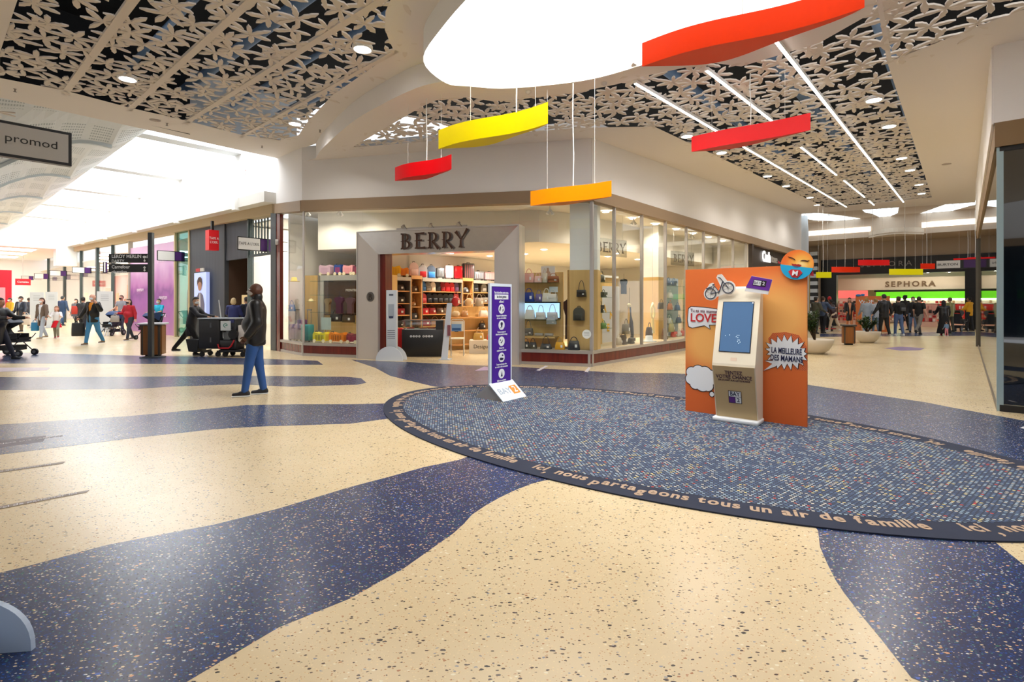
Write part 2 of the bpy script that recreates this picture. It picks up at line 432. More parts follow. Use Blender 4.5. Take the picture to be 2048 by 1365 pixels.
# which way round: going counter-clockwise as seen from above
d0 = at_len(0)[1]; cr = (samp[0].xy - EC).to_3d().cross(d0).z
sgn = 1 if cr > 0 else -1
best = min(range(2000), key=lambda i: (samp[i] - G(1042, 932)).length)      # a phrase starts where the photo shows it
s0 = cum[best] + sgn * 0.12
for rep in range(reps):
    s = s0 + sgn * rep * tot / reps
    for ch in phrase:
        w = adv(ch) * step; s += sgn * w / 2
        if ch != ' ':
            p, d = at_len(s); d = d * sgn
            M = Matrix.Translation((p.x, p.y, 0.0135)) @ Matrix.Rotation(math.atan2(d.y, d.x), 4, 'Z')
            vs, fs = glyphs(ch, SZ, 0.002, 0.03, 'CENTER', 1.0, 0.0)
            # keep the baseline: re-centre by a tall reference
            dy = {'g': -0.30, 'p': -0.30, ',': -0.32, 'i': 0.06, 't': 0.03, 'l': 0.09, 'd': 0.09, 'f': 0.09}.get(ch, 0.0) * SZ * 0.7
            cx_ = (max(v[0] for v in vs) + min(v[0] for v in vs)) / 2; ring_m.add([((v[0] - cx_) * step / SZ * 1.0, v[1] * .92 + dy, v[2]) for v in vs], fs, 0, M)
        s += sgn * w / 2
ring_m.build('lettering', mat('#b59b82', 0.8), rug)

# ================================================================== CEILINGS
def zlow(x, y): return 5.27 + 0.054 * (y - 12.1)
def zup(x, y): return 5.83 + 0.054 * (y - 15.3)
def LOWP(u, v): Y = 3.117 / ((HOR - v) / F - 0.054); return ((u - 1024) * Y / F, Y)
def UPP(u, v): Y = 3.504 / ((HOR - v) / F - 0.054); return ((u - 1024) * Y / F, Y)
CEIL = plaster('#ece4dc', 'ceiling_plaster'); WALLW = plaster('#efecea', 'wall_plaster')
sky_b = [(-1.08, 8.59), (-1.30, 7.71), (-.92, 6.72), (-.2, 5.5), (.9, 4.4), (2.2, 3.8), (3.5, 3.8), (4.1, 4.6), (3.9, 5.5), (3.35, 6.2), (2.7, 7.05), (1.93, 7.86), (1.26, 8.42), (.47, 8.72), (-.2, 8.84), (-.69, 8.74)]
sky_c = [(p.x, p.y) for p in catmull([Vector((p[0], p[1], 0)) for p in sky_b], 5, True)]
stepc = [LOWP(632, 316), LOWP(645, 297), LOWP(702, 246), LOWP(771, 205), LOWP(839, 174), (-1.06, 8.50)]
stepc = [(p.x, p.y) for p in catmull([Vector((p[0], p[1], 0)) for p in stepc], 6)]
Cc = Vector((1.83, 12.1)); C1 = Vector((-5.82, 14.6)); C2 = Vector((-7.2, 16.07))     # Berry front: corner, bend, left end
# the near half of the skylight border, split between the two ceilings
i_hi = min(range(len(sky_c)), key=lambda i: math.dist(sky_c[i], (-1.06, 8.6))); i_lo = min(range(len(sky_c)), key=lambda i: math.dist(sky_c[i], (3.5, 3.8)))
def arc(i, j):
    o = []; k = i
    while True:
        o.append(sky_c[k])
        if k == j: break
        k = (k + 1) % len(sky_c)
    return o
left_arc = arc(i_hi, i_lo)                       # left side, going toward the camera
right_arc = arc(i_lo, i_hi)                      # right side, back to the step
eU = UPP(0, 195); k_edge = Vector((-7.1, 16.0)) - Vector(eU); eFar = Vector(eU) - k_edge * 1.6
upper_out = left_arc + [(3.5, -4), (-16, -4), (eFar.x, eFar.y), tuple(eU), (-7.1, 16.05), (C1.x, C1.y + .05)] + stepc[:-1]
lat_left = [UPP(*p) for p in [(0, 156), (133, 182), (258, 215), (375, 242), (484, 270), (558, 281), (598, 270), (610, 250), (664, 191), (723, 150), (789, 104), (777, 78), (770, 58), (771, 23), (781, 0)]]
lat_left += [(-1.9, 6.6), (-2.6, 5.6), (-5.4, 5.6), UPP(35, 0), UPP(0, 105), (-11.4, 11.4)]
ceiling = struct('ceiling', sheet(upper_out, [lat_left], zup), CEIL)
ae = 30.7
def ABt(a, b): p = AB(a, b); return (p.x, p.y)
lower_out = right_arc + stepc[::-1][1:] + [(C1.x, C1.y + .05), (Cc.x, Cc.y + .03), ABt(ae, 6.5), ABt(ae, -.34), ABt(9.82, -.34), ABt(9.82, -6), ABt(2, -8), (6, -4), (3.5, -4)]
lat_r = [LOWP(*p) for p in [(704, 295), (747, 270), (812, 232), (846, 212), (884, 196), (942, 195), (986, 203), (1048, 198), (1095, 191), (1147, 186), (1232, 169), (1300, 150), (1418, 125)]]
lat_r += [(3.45, 7.9), (4.15, 7.1), (4.3, 6.3), LOWP(1753, 0), LOWP(1774, 123), LOWP(1864, 395), LOWP(1651, 415), LOWP(1308, 253), LOWP(1147, 256), LOWP(1071, 263), LOWP(940, 277), LOWP(805, 287)]
lat_r2 = [LOWP(1784, 121), LOWP(1834, 101), LOWP(1912, 70), LOWP(1959, 51), LOWP(2048, 19), (6.2, 5.6), (4.9, 5.7), LOWP(1764, 2)]
ceil_low = struct('ceiling', sheet(lower_out, [lat_r, lat_r2], zlow), CEIL)
# the curved step between the two ceilings
mb = MB()
for i in range(len(stepc) - 1):
    (x0, y0), (x1, y1) = stepc[i], stepc[i + 1]
    mb.add([(x0, y0, zlow(x0, y0)), (x1, y1, zlow(x1, y1)), (x1, y1, zup(x1, y1)), (x0, y0, zup(x0, y0))], [(0, 1, 2, 3)])
struct('trim_1', mb, WALLW)
# skylight shaft and its bright glazing
SKYM = mat((1.0, 1.0, 1.0), 1, emit=5.0, key='skyglow')
mb = MB(); n = len(sky_c)
for i in range(n):
    (x0, y0), (x1, y1) = sky_c[i], sky_c[(i + 1) % n]
    z0 = min(zlow(x0, y0), zup(x0, y0)); z1 = min(zlow(x1, y1), zup(x1, y1))
    mb.add([(x0, y0, z0), (x1, y1, z1), (x1, y1, 7.0), (x0, y0, 7.0)], [(0, 1, 2, 3)])
struct('trim_2', mb, plaster('#f4f4f2'))
struct('window_1', sheet(sky_c, [], lambda x, y: 7.0), SKYM)

def lattice(poly, zf, name, parent, spacing=0.47, L=0.29, seed=1, thick=0.022, strips=()):
    rnd = random.Random(seed); mb = MB()
    xs = [p[0] for p in poly]; ys = [p[1] for p in poly]
    prof = [(0, 0), (0.2, 0.5), (0.42, 1.0), (0.6, 0.86), (0.74, 0.92), (1.0, 0.0)]
    k = 0
    a0, a1, b0, b1 = 1e9, -1e9, 1e9, -1e9
    for p in poly:
        v = Vector((p[0], p[1])); a = v.dot(RV); b = v.dot(LV); a0 = min(a, a0); a1 = max(a, a1); b0 = min(b, b0); b1 = max(b, b1)
    j = 0; b = b0
    while b < b1 + spacing:
        a = a0 + (spacing / 2 if j % 2 else 0)
        while a < a1 + spacing:
            c = AB(a + rnd.uniform(-.13, .13) * spacing / .43, b + rnd.uniform(-.13, .13) * spacing / .43)
            near = in_poly(c.x, c.y, poly) or any(math.dist((c.x, c.y), q) < 0.3 for q in poly)
            if near:
                npet = rnd.choice((5, 6, 6, 7)); a_off = rnd.uniform(0, 6)
                for q in range(npet):
                    th = a_off + 2 * PI * q / npet + rnd.uniform(-.15, .15)
                    ln = L * rnd.uniform(0.75, 1.2); w = rnd.uniform(0.032, 0.046)
                    ct, st = math.cos(th), math.sin(th); pts = []
                    for t, h in prof: pts.append((t * ln, h * w * rnd.uniform(.85, 1.15) if 0 < t < 1 else (0.012 if t == 0 else 0)))
                    for t, h in prof[-2:0:-1]: pts.append((t * ln, -h * w * rnd.uniform(.85, 1.15)))
                    pts[0] = (0, 0.012); pts.append((0, -0.012))
                    P2 = [(c.x + x * ct - y * st, c.y + x * st + y * ct) for x, y in pts]
                    z = zf(c.x, c.y) + 0.004 + 0.0016 * (k % 7); k += 1
                    m_ = len(P2); t_ = thick
                    mb.add([(x, y, z) for x, y in P2] + [(x, y, z + t_) for x, y in P2],
                           [tuple(range(m_ - 1, -1, -1))] + [(i, (i + 1) % m_, m_ + (i + 1) % m_, m_ + i) for i in range(m_)] + [tuple(range(m_, 2 * m_))])
            a += spacing
        b += spacing * 0.9; j += 1
    for (p, q, w) in strips:
        p = Vector(p); q = Vector(q); d = (q - p).normalized() * w / 2; nn = Vector((-d.y, d.x))
        c4 = [p + nn, p - nn, q - nn, q + nn]
        mb.add([(c.x, c.y, zf(c.x, c.y) + dz) for dz in (0.0, 0.05) for c in c4], [(0, 1, 2, 3), (7, 6, 5, 4), (0, 4, 5, 1), (1, 5, 6, 2), (2, 6, 7, 3), (3, 7, 4, 0)])
    return mb.build(name, LATM, parent)
LATM = plaster('#e3d8cc', 'lattice_paint', 0.7)
lattice(lat_left, zup, 'lattice_panel', ceiling, seed=3, spacing=0.50, L=0.31, strips=[(UPP(280, -16), UPP(128, 190), .11), (UPP(515, -9), UPP(256, 222), .11), (UPP(775, -6), UPP(369, 248), .11), (UPP(795, 102), UPP(480, 276), .09)])
lattice(lat_r, zlow, 'lattice_panel', ceil_low, seed=5)
lattice(lat_r2, zlow, 'lattice_panel', ceil_low, seed=8)
# the dark void above the lattices: roof deck, added light-blocking screens, ducts and hangers
DARK = mat('#15171b', 0.9)
mb = MB()
mb.add([(x, y, 7.6) for x, y in [(-14, -4), (-1.6, -4), (-1.6, 11.5), (-7, 17.5), (-14, 12)]], [(4, 3, 2, 1, 0)])
mb.add([(*ABt(a, b), 7.4) for a, b in [(4.5, 12.5), (4.5, 9.0), (9.0, 6.5), (9.0, -5), (31, -2), (31, 8.5), (8, 14)]], [(6, 5, 4, 3, 2, 1, 0)])
mb.add([AB(31.2, 9, 6.36), AB(31.2, -3, 6.36), AB(31.2, -3, 7.5), AB(31.2, 9, 7.5)], [(0, 1, 2, 3)]); _e = UPP(380, 268); mb.add([(eFar.x, eFar.y, 5.3), (_e[0], _e[1], 5.7), (_e[0], _e[1], 7.7), (eFar.x, eFar.y, 7.7)], [(0, 1, 2, 3)])  # upright dark screens added to keep outside glow from showing through the lattices
struct('ceiling', mb, DARK)
mb = MB()
for k in range(5):
    p = AB(3.2 + k * 1.3, 8.0, 6.6 + .1 * k); q = AB(3.2 + k * 1.3, 15.0, 6.6 + .1 * k); mb.cyl(p, q, 0.06 + 0.05 * (k % 2), seg=10)
for k in range(3):
    p = AB(9.5, 1.2 + k * 1.9, 6.6); q = AB(30, 1.2 + k * 1.9, 7.0); mb.cyl(p, q, 0.12, seg=10)
tag(mb.build('ventilation_ducts', mat('#6a86a8', 0.5)), 'dull blue grey ducts in the dark void above the flower lattice', 'duct')

# linear lights under corridor R and round downlights in the lattices
LED = mat((1, 0.97, 0.9), 1, emit=7.0, key='led')
WH = mat('#f2f0ec', 0.5)
def led(p, q, label):
    (x0, y0), (x1, y1) = LOWP(*p), LOWP(*q); z0 = zlow(x0, y0) - 0.05; z1 = zlow(x1, y1) - 0.05
    d = Vector((x1 - x0, y1 - y0, z1 - z0)); L_ = d.length
    t = thing('linear_light', label, 'light', (x0, y0, z0), 0, 'linear lights under the lattice')
    M = d.to_track_quat('X', 'Z').to_matrix().to_4x4()
    MB(M).box(0, L_, -.025, .025, -.004, .05).build('profile', WH, t)
    MB(M).box(0, L_, -.02, .02, -.014, -.0045).build('diffuser', LED, t)
led((1270, 160), (1693, 412), 'long thin light line on the left of the right-hand lattice ceiling')
led((1413, 134), (1543, 236), 'middle light line, its stretch nearest the skylight above the red wave')
led((1602, 290), (1673, 347), 'middle light line, its second stretch beyond the red wave')
led((1688, 358), (1729, 392), 'middle light line, its third short stretch')
led((1738, 399), (1748, 408), 'middle light line, its shortest stretch at the far end')
led((1553, 76), (1807, 402), 'long thin light line on the right of the lattice ceiling')
SPOT = mat((1, 0.98, 0.95), 1, emit=18.0, key='spot')
def downlight(p, zfp, zf, label, s=0.11, grp=None):
    x, y = zfp(*p); z = zf(x, y)
    t = thing('ceiling_light', label, 'light', (x, y, z - 0.01), RZ_R, grp)
    MB().lathe([(s * 1.2, 0.05), (s * 1.2, -0.012), (s, -0.012), (s, 0.04)], seg=20).build('ring', WH, t)
    MB().lathe([(0.001, 0.0), (s * .99, 0.0)], seg=20).build('lamp', SPOT, t)
    lamp((x, y, z - .04), 70, (1.0, .93, .84), s * .8)
for p, l in [((725, 97), 'nearest the skylight'), ((255, 157), 'at the left'), ((590, 247), 'near the far corner')]:
    downlight(p, UPP, zup, 'bright round downlight in the left flower lattice ' + l, 0.13)
for row, side in (([(1748, 199), (1778, 252), (1803, 316), (1820, 340), (1838, 369), (1843, 387)], 'right'), ([(1374, 272), (1443, 305), (1535, 352), (1572, 372), (1620, 395), (1634, 410)], 'left')):
    for i, p in enumerate(row):
        od = ['nearest', 'second', 'third', 'fourth', 'fifth', 'farthest'][i]
        downlight(p, LOWP, zlow, '%s round downlight of the row on the %s of the right lattice ceiling' % (od, side), 0.12)
# small ceiling fittings
for (p, up_, nm, lb) in [((30, 178), 1, 'sprinkler_head', 'small sprinkler head at the left end of the pale ceiling edge'), ((334, 247), 1, 'sprinkler_head', 'small sprinkler head beside the round ceiling speaker'), ((524, 292), 1, 'sprinkler_head', 'small sprinkler head near the bulkhead corner'), ((640, 260), 1, 'sprinkler_head', 'small sprinkler head near the curved ceiling step'),
                     ((766, 168), 1, 'sprinkler_head', 'small sprinkler head between lattice and round skylight'), ((1208, 165), 0, 'smoke_detector', 'round smoke detector on the ceiling right of the skylight'), ((1057, 182), 0, 'smoke_detector', 'round smoke detector just behind the skylight edge'), ((310, 240), 1, 'ceiling_speaker', 'round grey ceiling speaker in the left ceiling edge'), ((1893, 328), 0, 'ceiling_speaker', 'round grille in the plain ceiling by the right shopfront')]:
    x, y = (UPP if up_ else LOWP)(*p); z = (zup if up_ else zlow)(x, y)
    if 'speaker' in nm: o = MB().lathe([(0.11, 0.0), (0.11, -0.012), (0.001, -0.012)], seg=20).build(nm, mat('#b9aca2', 0.7), None, (x, y, z))
    elif 'smoke' in nm: o = MB().lathe([(0.05, 0.0), (0.05, -0.03), (0.02, -0.05), (0.001, -0.05)], seg=16).build(nm, mat('#cfc8c2', 0.5), None, (x, y, z))
    else: o = MB().lathe([(0.03, 0.0), (0.012, -0.01), (0.01, -0.05), (0.03, -0.055), (0.001, -0.06)], seg=12).build(nm, mat('#8c827a', 0.4, 0.6), None, (x, y, z))
    tag(o, lb, nm.split('_')[1] if nm != 'sprinkler_head' else 'sprinkler')
# ================================================================== BERRY SHOP SHELL
RED = wood('#5a1c17', '#7a2a20', 0.25, 3.0, 2, 'red_wood'); ALU = mat('#b9b4b0', 0.35, 0.5); BROWN = plaster('#9a8267', 'brown_fascia', 0.6)
OCHRE = wood('#cfa968', '#dcb878', 0.5, 2.0, 2, 'pale_wood'); GLASS = glass_mat(); WHITE = plaster('#efece6', 'white_paint')
STEEL = mat('#cfc8c2', 0.42, 0.35)
FRZ = math.atan2(-.311, .951)
FX = Vector((.951, -.311)); FY = Vector((.311, .951))
def FL(x, y, z=0.0):
    return Vector((Cc.x + FX.x * x + FY.x * y, Cc.y + FX.y * x + FY.y * y, z))
def fx(u, y):                                   # local x on the plane y behind the shopfront met by a pixel column
    k = (u - 1024) / F; ox = Cc.x + FY.x * y; oy = Cc.y + FY.y * y
    return (k * oy - ox) / (FX.x - k * FX.y)
def ga(u, b):                                   # a on the line of constant b met by a pixel column
    k = (u - 1024) / F
    return (-LV.x * b + LV.y * b * k) / (RV.x - k * RV.y)
def gb(u, a):
    k = (u - 1024) / F
    return (a * RV.x - k * a * RV.y) / (k * LV.y - LV.x)
_wn = {'trim': 2, 'window': 1, 'wall': 0}
def sname(k): _wn[k] += 1; return '%s_%d' % (k, _wn[k])
def wallseg(mb, p, q, zp, zq, th=0.12, off=0.0, m=0):
    """upright slab from p to q, heights zp=(lo,hi) at p and zq at q, thickness to the right of p->q"""
    p = Vector((p[0], p[1])); q = Vector((q[0], q[1])); d = (q - p).normalized(); nn = Vector((d.y, -d.x))
    a, b, c, e = p + nn * off, q + nn * off, q + nn * (off + th), p + nn * (off + th)
    vs = [(a.x, a.y, zp[0]), (b.x, b.y, zq[0]), (c.x, c.y, zq[0]), (e.x, e.y, zp[0]), (a.x, a.y, zp[1]), (b.x, b.y, zq[1]), (c.x, c.y, zq[1]), (e.x, e.y, zp[1])]
    return mb.add(vs, [(0, 1, 2, 3), (7, 6, 5, 4), (0, 4, 5, 1), (1, 5, 6, 2), (2, 6, 7, 3), (3, 7, 4, 0)], m)
A22 = AB(22.2, 6.5); A30 = AB(ae, 6.5)
# glass-top heights along the front
zt = {0: 3.82, 1: 4.02, 2: 4.2}
Pc, P1, P2 = Cc, C1, C2
# bulkhead (white) above the brown fascia; slabs thicken inward (to the left of C2->C1->Cc->A30 is outside? pick order so that right = inside)
mb = MB()
for p, q, h0, h1 in ((A30, Pc, 4.10, 4.10), (Pc, P1, 4.10, 4.30), (P1, P2, 4.30, 4.48)):
    e = lambda v: max(zlow(v.x, v.y), zup(v.x, v.y)) + .02
    wallseg(mb, p, q, (h0, e(p)), (h1, e(q)), 0.15, -0.02)
struct('wall_front', mb, WALLW)
mb = MB()
for p, q, h0, h1 in ((A30, Pc, 3.82, 3.82), (Pc, P1, 3.82, 4.02), (P1, P2, 4.02, 4.2)):
    wallseg(mb, p, q, (h0, h0 + .29), (h1, h1 + .29), 0.25, -0.07)
struct(sname('trim'), mb, BROWN)
# plinth: alu rails and red boards
def plinth(p, q, posts):
    mb = MB(); wallseg(mb, p, q, (0.0, 0.07), (0.0, 0.07), .10, 0.0); wallseg(mb, p, q, (0.29, 0.36), (0.29, 0.36), .12, -.01)
    d = (Vector(q[:2]) - Vector(p[:2])); L_ = d.length; d.normalize()
    for s in posts:
        c = Vector(p[:2]) + d * s; wallseg(mb, c - d * .03, c + d * .03, (0, .36), (0, .36), .11, -.008)
    o = struct(sname('trim'), mb, ALU)
    mb2 = MB(); wallseg(mb2, p, q, (0.07, 0.29), (0.07, 0.29), .07, 0.02); mb2.build('wood_board', RED, o)
plinth(AB(22.2, 6.5), Pc, [0.03, (A22 - Pc.to_3d()).length - .03] if False else [0.05])
plinth(Pc, FL(-1.74, 0), [0.05]); plinth(FL(-6.14, 0), P1, []); plinth(P1, P2, [0.03])
def pane(p, q, z0, z1p, z1q, m=None, nm='window'):
    mb = MB(); wallseg(mb, p, q, (z0, z1p), (z0, z1q), .012, 0.04); return struct(sname(nm), mb, m or GLASS)
def mullion(p, z0, z1, w=0.05, m=None, d=0.08):
    mb = MB(Matrix.Translation((p[0], p[1], 0)) @ Matrix.Rotation(RZ_R, 4, 'Z')); mb.box(-w / 2, w / 2, -d / 2, d / 2, z0, z1); return struct(sname('trim'), mb, m or ALU)
mus = [10.35] + [ga(u, 6.5) for u in (1231, 1286, 1333, 1375, 1409, 1440, 1468, 1494)]
for i in range(len(mus) - 1):
    p = AB(mus[i + 1], 6.5); q = AB(mus[i], 6.5) if i else Pc
    pane(p, q, .36, 3.82, 3.82); mullion(AB(mus[i + 1], 6.54), .36, 3.82)
mullion(FL(0.0, .05), 0, 3.84, .05, ALU)
pane(Pc, FL(-1.74, 0), .36, 3.82, 3.88)
pane(FL(-6.14, 0), P1, .36, 3.97, 4.02)
pane(FL(-1.74, 0.0), FL(-6.14, 0.0), 3.32, 3.87, 3.97)
pane(P1, P2, .36, 4.02, 4.2); mullion(P1 + FY * .04, .36, 4.02, .03)
# left end post in red wood and grey-green column
mb = MB(); dd = (P2 - P1).normalized(); wallseg(mb, P2 - dd * .30, P2, (0, 4.15), (0, 4.2), .1, -.015); struct(sname('trim'), mb, RED)
mb = MB(); wallseg(mb, P2 + dd * .0, P2 + LV * .35, (0, 4.2), (0, 4.25), .2, -.03); struct(sname('trim'), mb, mat('#4b5152', 0.5))

# portal of brushed steel
pt = thing('shop_portal', 'brushed steel portal around the handbag shop entrance with BERRY in dark letters', 'shop portal', FL(-1.72, -0.0), FRZ)
W = 4.44; jl = 0.61; jr = 0.60; H1 = 3.32; H0 = 2.74
mb = MB()
pr = -0.16
front = lambda poly, m=0: mb.prism([(x, z) for x, z in poly], -pr * 0, 0.001, m)
def slab_xz(mb, poly, y0, y1, m=0, M=None):
    mm = Matrix(((1, 0, 0, 0), (0, 0, 1, 0), (0, 1, 0, 0), (0, 0, 0, 1)))   # (x, z, y) -> (x, y, z)
    mb.prism(poly, y0, y1, m, (M @ mm) if M is not None else mm)
for poly, nm in (([(-W, 0), (-W + jl, 0), (-W + jl, H0), (-W, H1)], 'left_jamb'), ([(0, 0), (0, H1), (-jr, H0), (-jr, 0)], 'right_jamb'), ([(-W, H1), (-W + jl, H0), (-jr, H0), (0, H1)], 'header')):
    mb = MB(); slab_xz(mb, poly, pr, 0.30); o = mb.build(nm, STEEL if nm != 'header' else mat('#dcd8d4', 0.2, 0.8, key='hdr'), pt)
mb = MB()                                        # thin rim around the portal
for bx in ((-W - .03, -W, pr - .02, .3, 0, H1 + .03), (0, .03, pr - .02, .3, 0, H1 + .03), (-W, 0, pr - .02, .3, H1, H1 + .03)): mb.box(*bx)
mb.build('rim', mat('#cfcbc8', 0.3, 0.5), pt)
mb = MB(); mb.box(-W + jl, -W + jl + .16, -.05, .28, 0, H0); mb.build('red_jamb_lining', RED, pt)
# BERRY: flared capitals
def flare(mb, p, q, w0, w1, M, m=0, dep=.025):
    p = Vector(p); q = Vector(q); d = (q - p).normalized(); nn = Vector((-d.y, d.x))
    mb.prism([p + nn * w0 / 2, p.lerp(q, .5) + nn * (w0 + w1) / 5, q + nn * w1 / 2, q - nn * w1 / 2, p.lerp(q, .5) - nn * (w0 + w1) / 5, p - nn * w0 / 2], 0, dep, m, M)
def arc2(mb, cx, cy, rx, ry, a0, a1, w, M, dep=.025, wm=1.6):
    n = 12; o_ = []; i_ = []
    for i in range(n + 1):
        t = math.radians(a0 + (a1 - a0) * i / n); ww = w * (1 + (wm - 1) * math.sin(PI * i / n))
        o_.append((cx + rx * math.cos(t), cy + ry * math.sin(t))); i_.append((cx + (rx - ww) * math.cos(t), cy + (ry - ww * .7) * math.sin(t)))
    for i in range(n): mb.prism([o_[i], o_[i + 1], i_[i + 1], i_[i]], 0, dep, 0, M)
def letter(ch, x, h, M0):
    mb = MB(); M = M0 @ Matrix.Translation((x, 0, 0)) @ Matrix.Diagonal((h, h, 1, 1))
    if ch in 'BER': flare(mb, (.14, 0), (.14, 1), .16, .14, M); flare(mb, (-.02, .5), (.14, .5), .02, .09, M)
    if ch == 'B': flare(mb, (0, .03), (.35, .03), .10, .06, M); flare(mb, (0, .97), (.3, .97), .10, .05, M); arc2(mb, .3, .745, .27, .255, -90, 90, .09, M); arc2(mb, .32, .27, .36, .27, -90, 90, .09, M); flare(mb, (.14, .52), (.36, .52), .05, .06, M)
    if ch == 'E':
        flare(mb, (0, .04), (.72, .05), .07, .16, M); flare(mb, (0, .96), (.66, .95), .07, .16, M); flare(mb, (.14, .52), (.5, .52), .05, .14, M)
    if ch == 'R': flare(mb, (0, .03), (.28, .03), .10, .05, M); flare(mb, (0, .97), (.3, .97), .10, .05, M); arc2(mb, .32, .71, .32, .29, -90, 90, .09, M); flare(mb, (.28, .45), (.72, -.04), .08, .18, M)
    if ch == 'Y': flare(mb, (.42, .45), (.42, 0), .12, .2, M); flare(mb, (.42, .5), (.08, .98), .10, .22, M); flare(mb, (.42, .45), (.86, 1.12), .07, .16, M); flare(mb, (.28, .02), (.56, .02), .08, .08, M)
    return mb
LET = mat('#4e3428', 0.4, 0.3)
# letters spaced over the header; text plane faces -y
Mt = lambda x, z: Matrix.Translation((x, pr - .045, z)) @ Matrix.Rotation(PI / 2, 4, 'X')
xl = [-(1.72 - .0) * 0 + fx(u, pr) + 1.72 for u in (804, 832, 858, 886, 911)]
for ch, x in zip('BERRY', xl):
    letter(ch, 0, .40, Mt(x, 2.84)).build('letter', LET, pt)
mb = MB()                                        # round B badge on the left jamb
xb = fx(741, pr) + 1.72
slab_xz(mb, [(xb + .11 * math.cos(t * PI / 12), 1.63 + .13 * math.sin(t * PI / 12)) for t in range(24)], pr - .02, pr)
bd = mb.build('badge', mat('#8e8884', 0.3, 0.8), pt)
mb = letter('B', 0, .17, Matrix.Translation((xb - .055, pr - .03, 1.545)) @ Matrix.Rotation(PI / 2, 4, 'X') @ Matrix.Diagonal((1, 1, .25, 1))); mb.build('letter', mat('#3a2f2c', 0.4), bd)
# three arm spotlights on top of the portal
for i, u in enumerate((812, 866, 922)):
    x = fx(u, -.1) + 1.72; M = Matrix.Translation((x, -.12, H1 + .03))
    mb = MB(M); mb.cyl((0, .12, .0), (0, -.1, .1), .012); mb.cyl((0, -.08, .1), (0, -.16, .04), .03, .045, seg=12); mb.build('spotlight', mat('#a9a5a2', 0.3, 0.8), pt)
mb = MB(); mb.box(fx(795, 0) + 1.72, fx(935, 0) + 1.72, -.06, -.02, H1 + .03, H1 + .09); mb.build('light_rail', ALU, pt)

# shop interior: walls, ceiling, bulkhead, soffit
b_back = 13.6
mb = MB(); wallseg(mb, AB(7.9, 16.0), AB(10.6, 16.0), (0, 4.3), (0, 4.3), .1, -.1)
wallseg(mb, AB(10.6, 16.0), AB(10.6, b_back), (0, 4.3), (0, 4.3), .1, -.1)
wallseg(mb, AB(9.0, b_back), AB(22.2, b_back), (0, 4.2), (0, 4.2), .1, -.1)
wallseg(mb, AB(22.2, b_back), AB(22.2, 6.6), (0, 4.2), (0, 4.2), .1, -.1)
struct('wall_shop', mb, WHITE)
poly = [tuple(FL(.0, .1))[:2], tuple(FL(-8.0, .1))[:2], (P2.x + .1, P2.y + .1), ABt(10.6, 15.95), ABt(22.2, b_back), ABt(22.2, 6.6)]
struct('ceiling', sheet(poly, [], lambda x, y: 3.86 + 0.055 * max(0, (-x) - 0)), plaster('#e9e2d6', 'shop_ceiling'))
D = [tuple(FL(fx(636, 1.3), 1.3))[:2], tuple(FL(-1.6, 1.3))[:2], ABt(12.2, 8.0), ABt(22.1, 8.0), ABt(22.1, b_back - .02), ABt(10.5, b_back - .02), ABt(10.5, 15.9)]
mb = sheet(D, [], lambda x, y: 3.08)
for i in range(4): 
    (x0, y0), (x1, y1) = D[i - 1], D[i]
    mb.add([(x0, y0, 3.08), (x1, y1, 3.08), (x1, y1, 4.3), (x0, y0, 4.3)], [(0, 1, 2, 3)])
struct('ceiling', mb, WHITE)
# columns inside: white above, pale wood below
def column(M, x0, x1, y0, y1, nm=None):
    mb = MB(M); mb.box(x0, x1, y0, y1, 2.27, 4.0); mb.box(x0 - .01, x1 + .01, y0 - .01, y1 + .01, 0, 2.27, 1); return struct(sname('trim'), mb, [plaster('#f4f4f1', 'column_paint'), OCHRE])
MF = Matrix.Translation((Cc.x, Cc.y, 0)) @ Matrix.Rotation(FRZ, 4, 'Z')
MR = Matrix.Rotation(RZ_R, 4, 'Z')
column(MF, -.62, .05, .55, 1.0)
column(MR, 15.3, 15.85, 7.2, 7.7)
# window platforms
mb = MB(MF); mb.box(-1.7, -.05, .08, 1.2, 0, .34); mb.box(-8.1, -6.15, .08, 1.6, 0, .34); struct(sname('trim'), mb, plaster('#c9bfae'))
mb = MB(MR); mb.box(10.7, 22.0, 6.6, 8.0, 0, .34); struct(sname('trim'), mb, plaster('#b9a78c'))
# recessed lights seen in the shop
PW = 70
SPOTW = mat((1, 0.95, 0.86), 1, emit=16.0, key='spotw')
def shoplight(p, z, lb, s=.085):
    t = thing('ceiling_light', lb, 'light', (p[0], p[1], z - .01), 0)
    MB().lathe([(s * 1.25, 0.0), (s * 1.25, -.012), (s, -.012), (s, .0)], seg=16).build('ring', WH, t); MB().lathe([(.001, -.006), (s, -.006)], seg=16).build('lamp', SPOTW, t)
    lamp((p[0], p[1], z - .03), PW, (1, .87, .70), s * .8)
ords = ['first', 'second', 'third', 'fourth', 'fifth', 'sixth', 'seventh', 'eighth']
for i, (u, y_) in enumerate(((598, .5), (642, .55), (714, .55))): x_ = fx(u, y_); p_ = FL(x_, y_); shoplight(p_, 3.86 + .055 * max(0, -p_.x), '%s round light from the left above the luggage window' % ords[i])
for i in range(7): shoplight(AB(mus[i + 1] + .55, 7.1), 3.86, '%s round light above the long side window, counted from the shop corner' % ords[i])
PW = 150
for i, (a, b) in enumerate(((11.6, 12.6), (13.2, 12.4), (13.4, 11.0), (12.6, 9.6), (14.8, 9.6), (16.0, 9.4), (15.2, 8.6), (17.8, 9.2))): shoplight(AB(a, b), 3.08, '%s round light in the lowered shop ceiling, counted inward from the entrance' % ords[i])
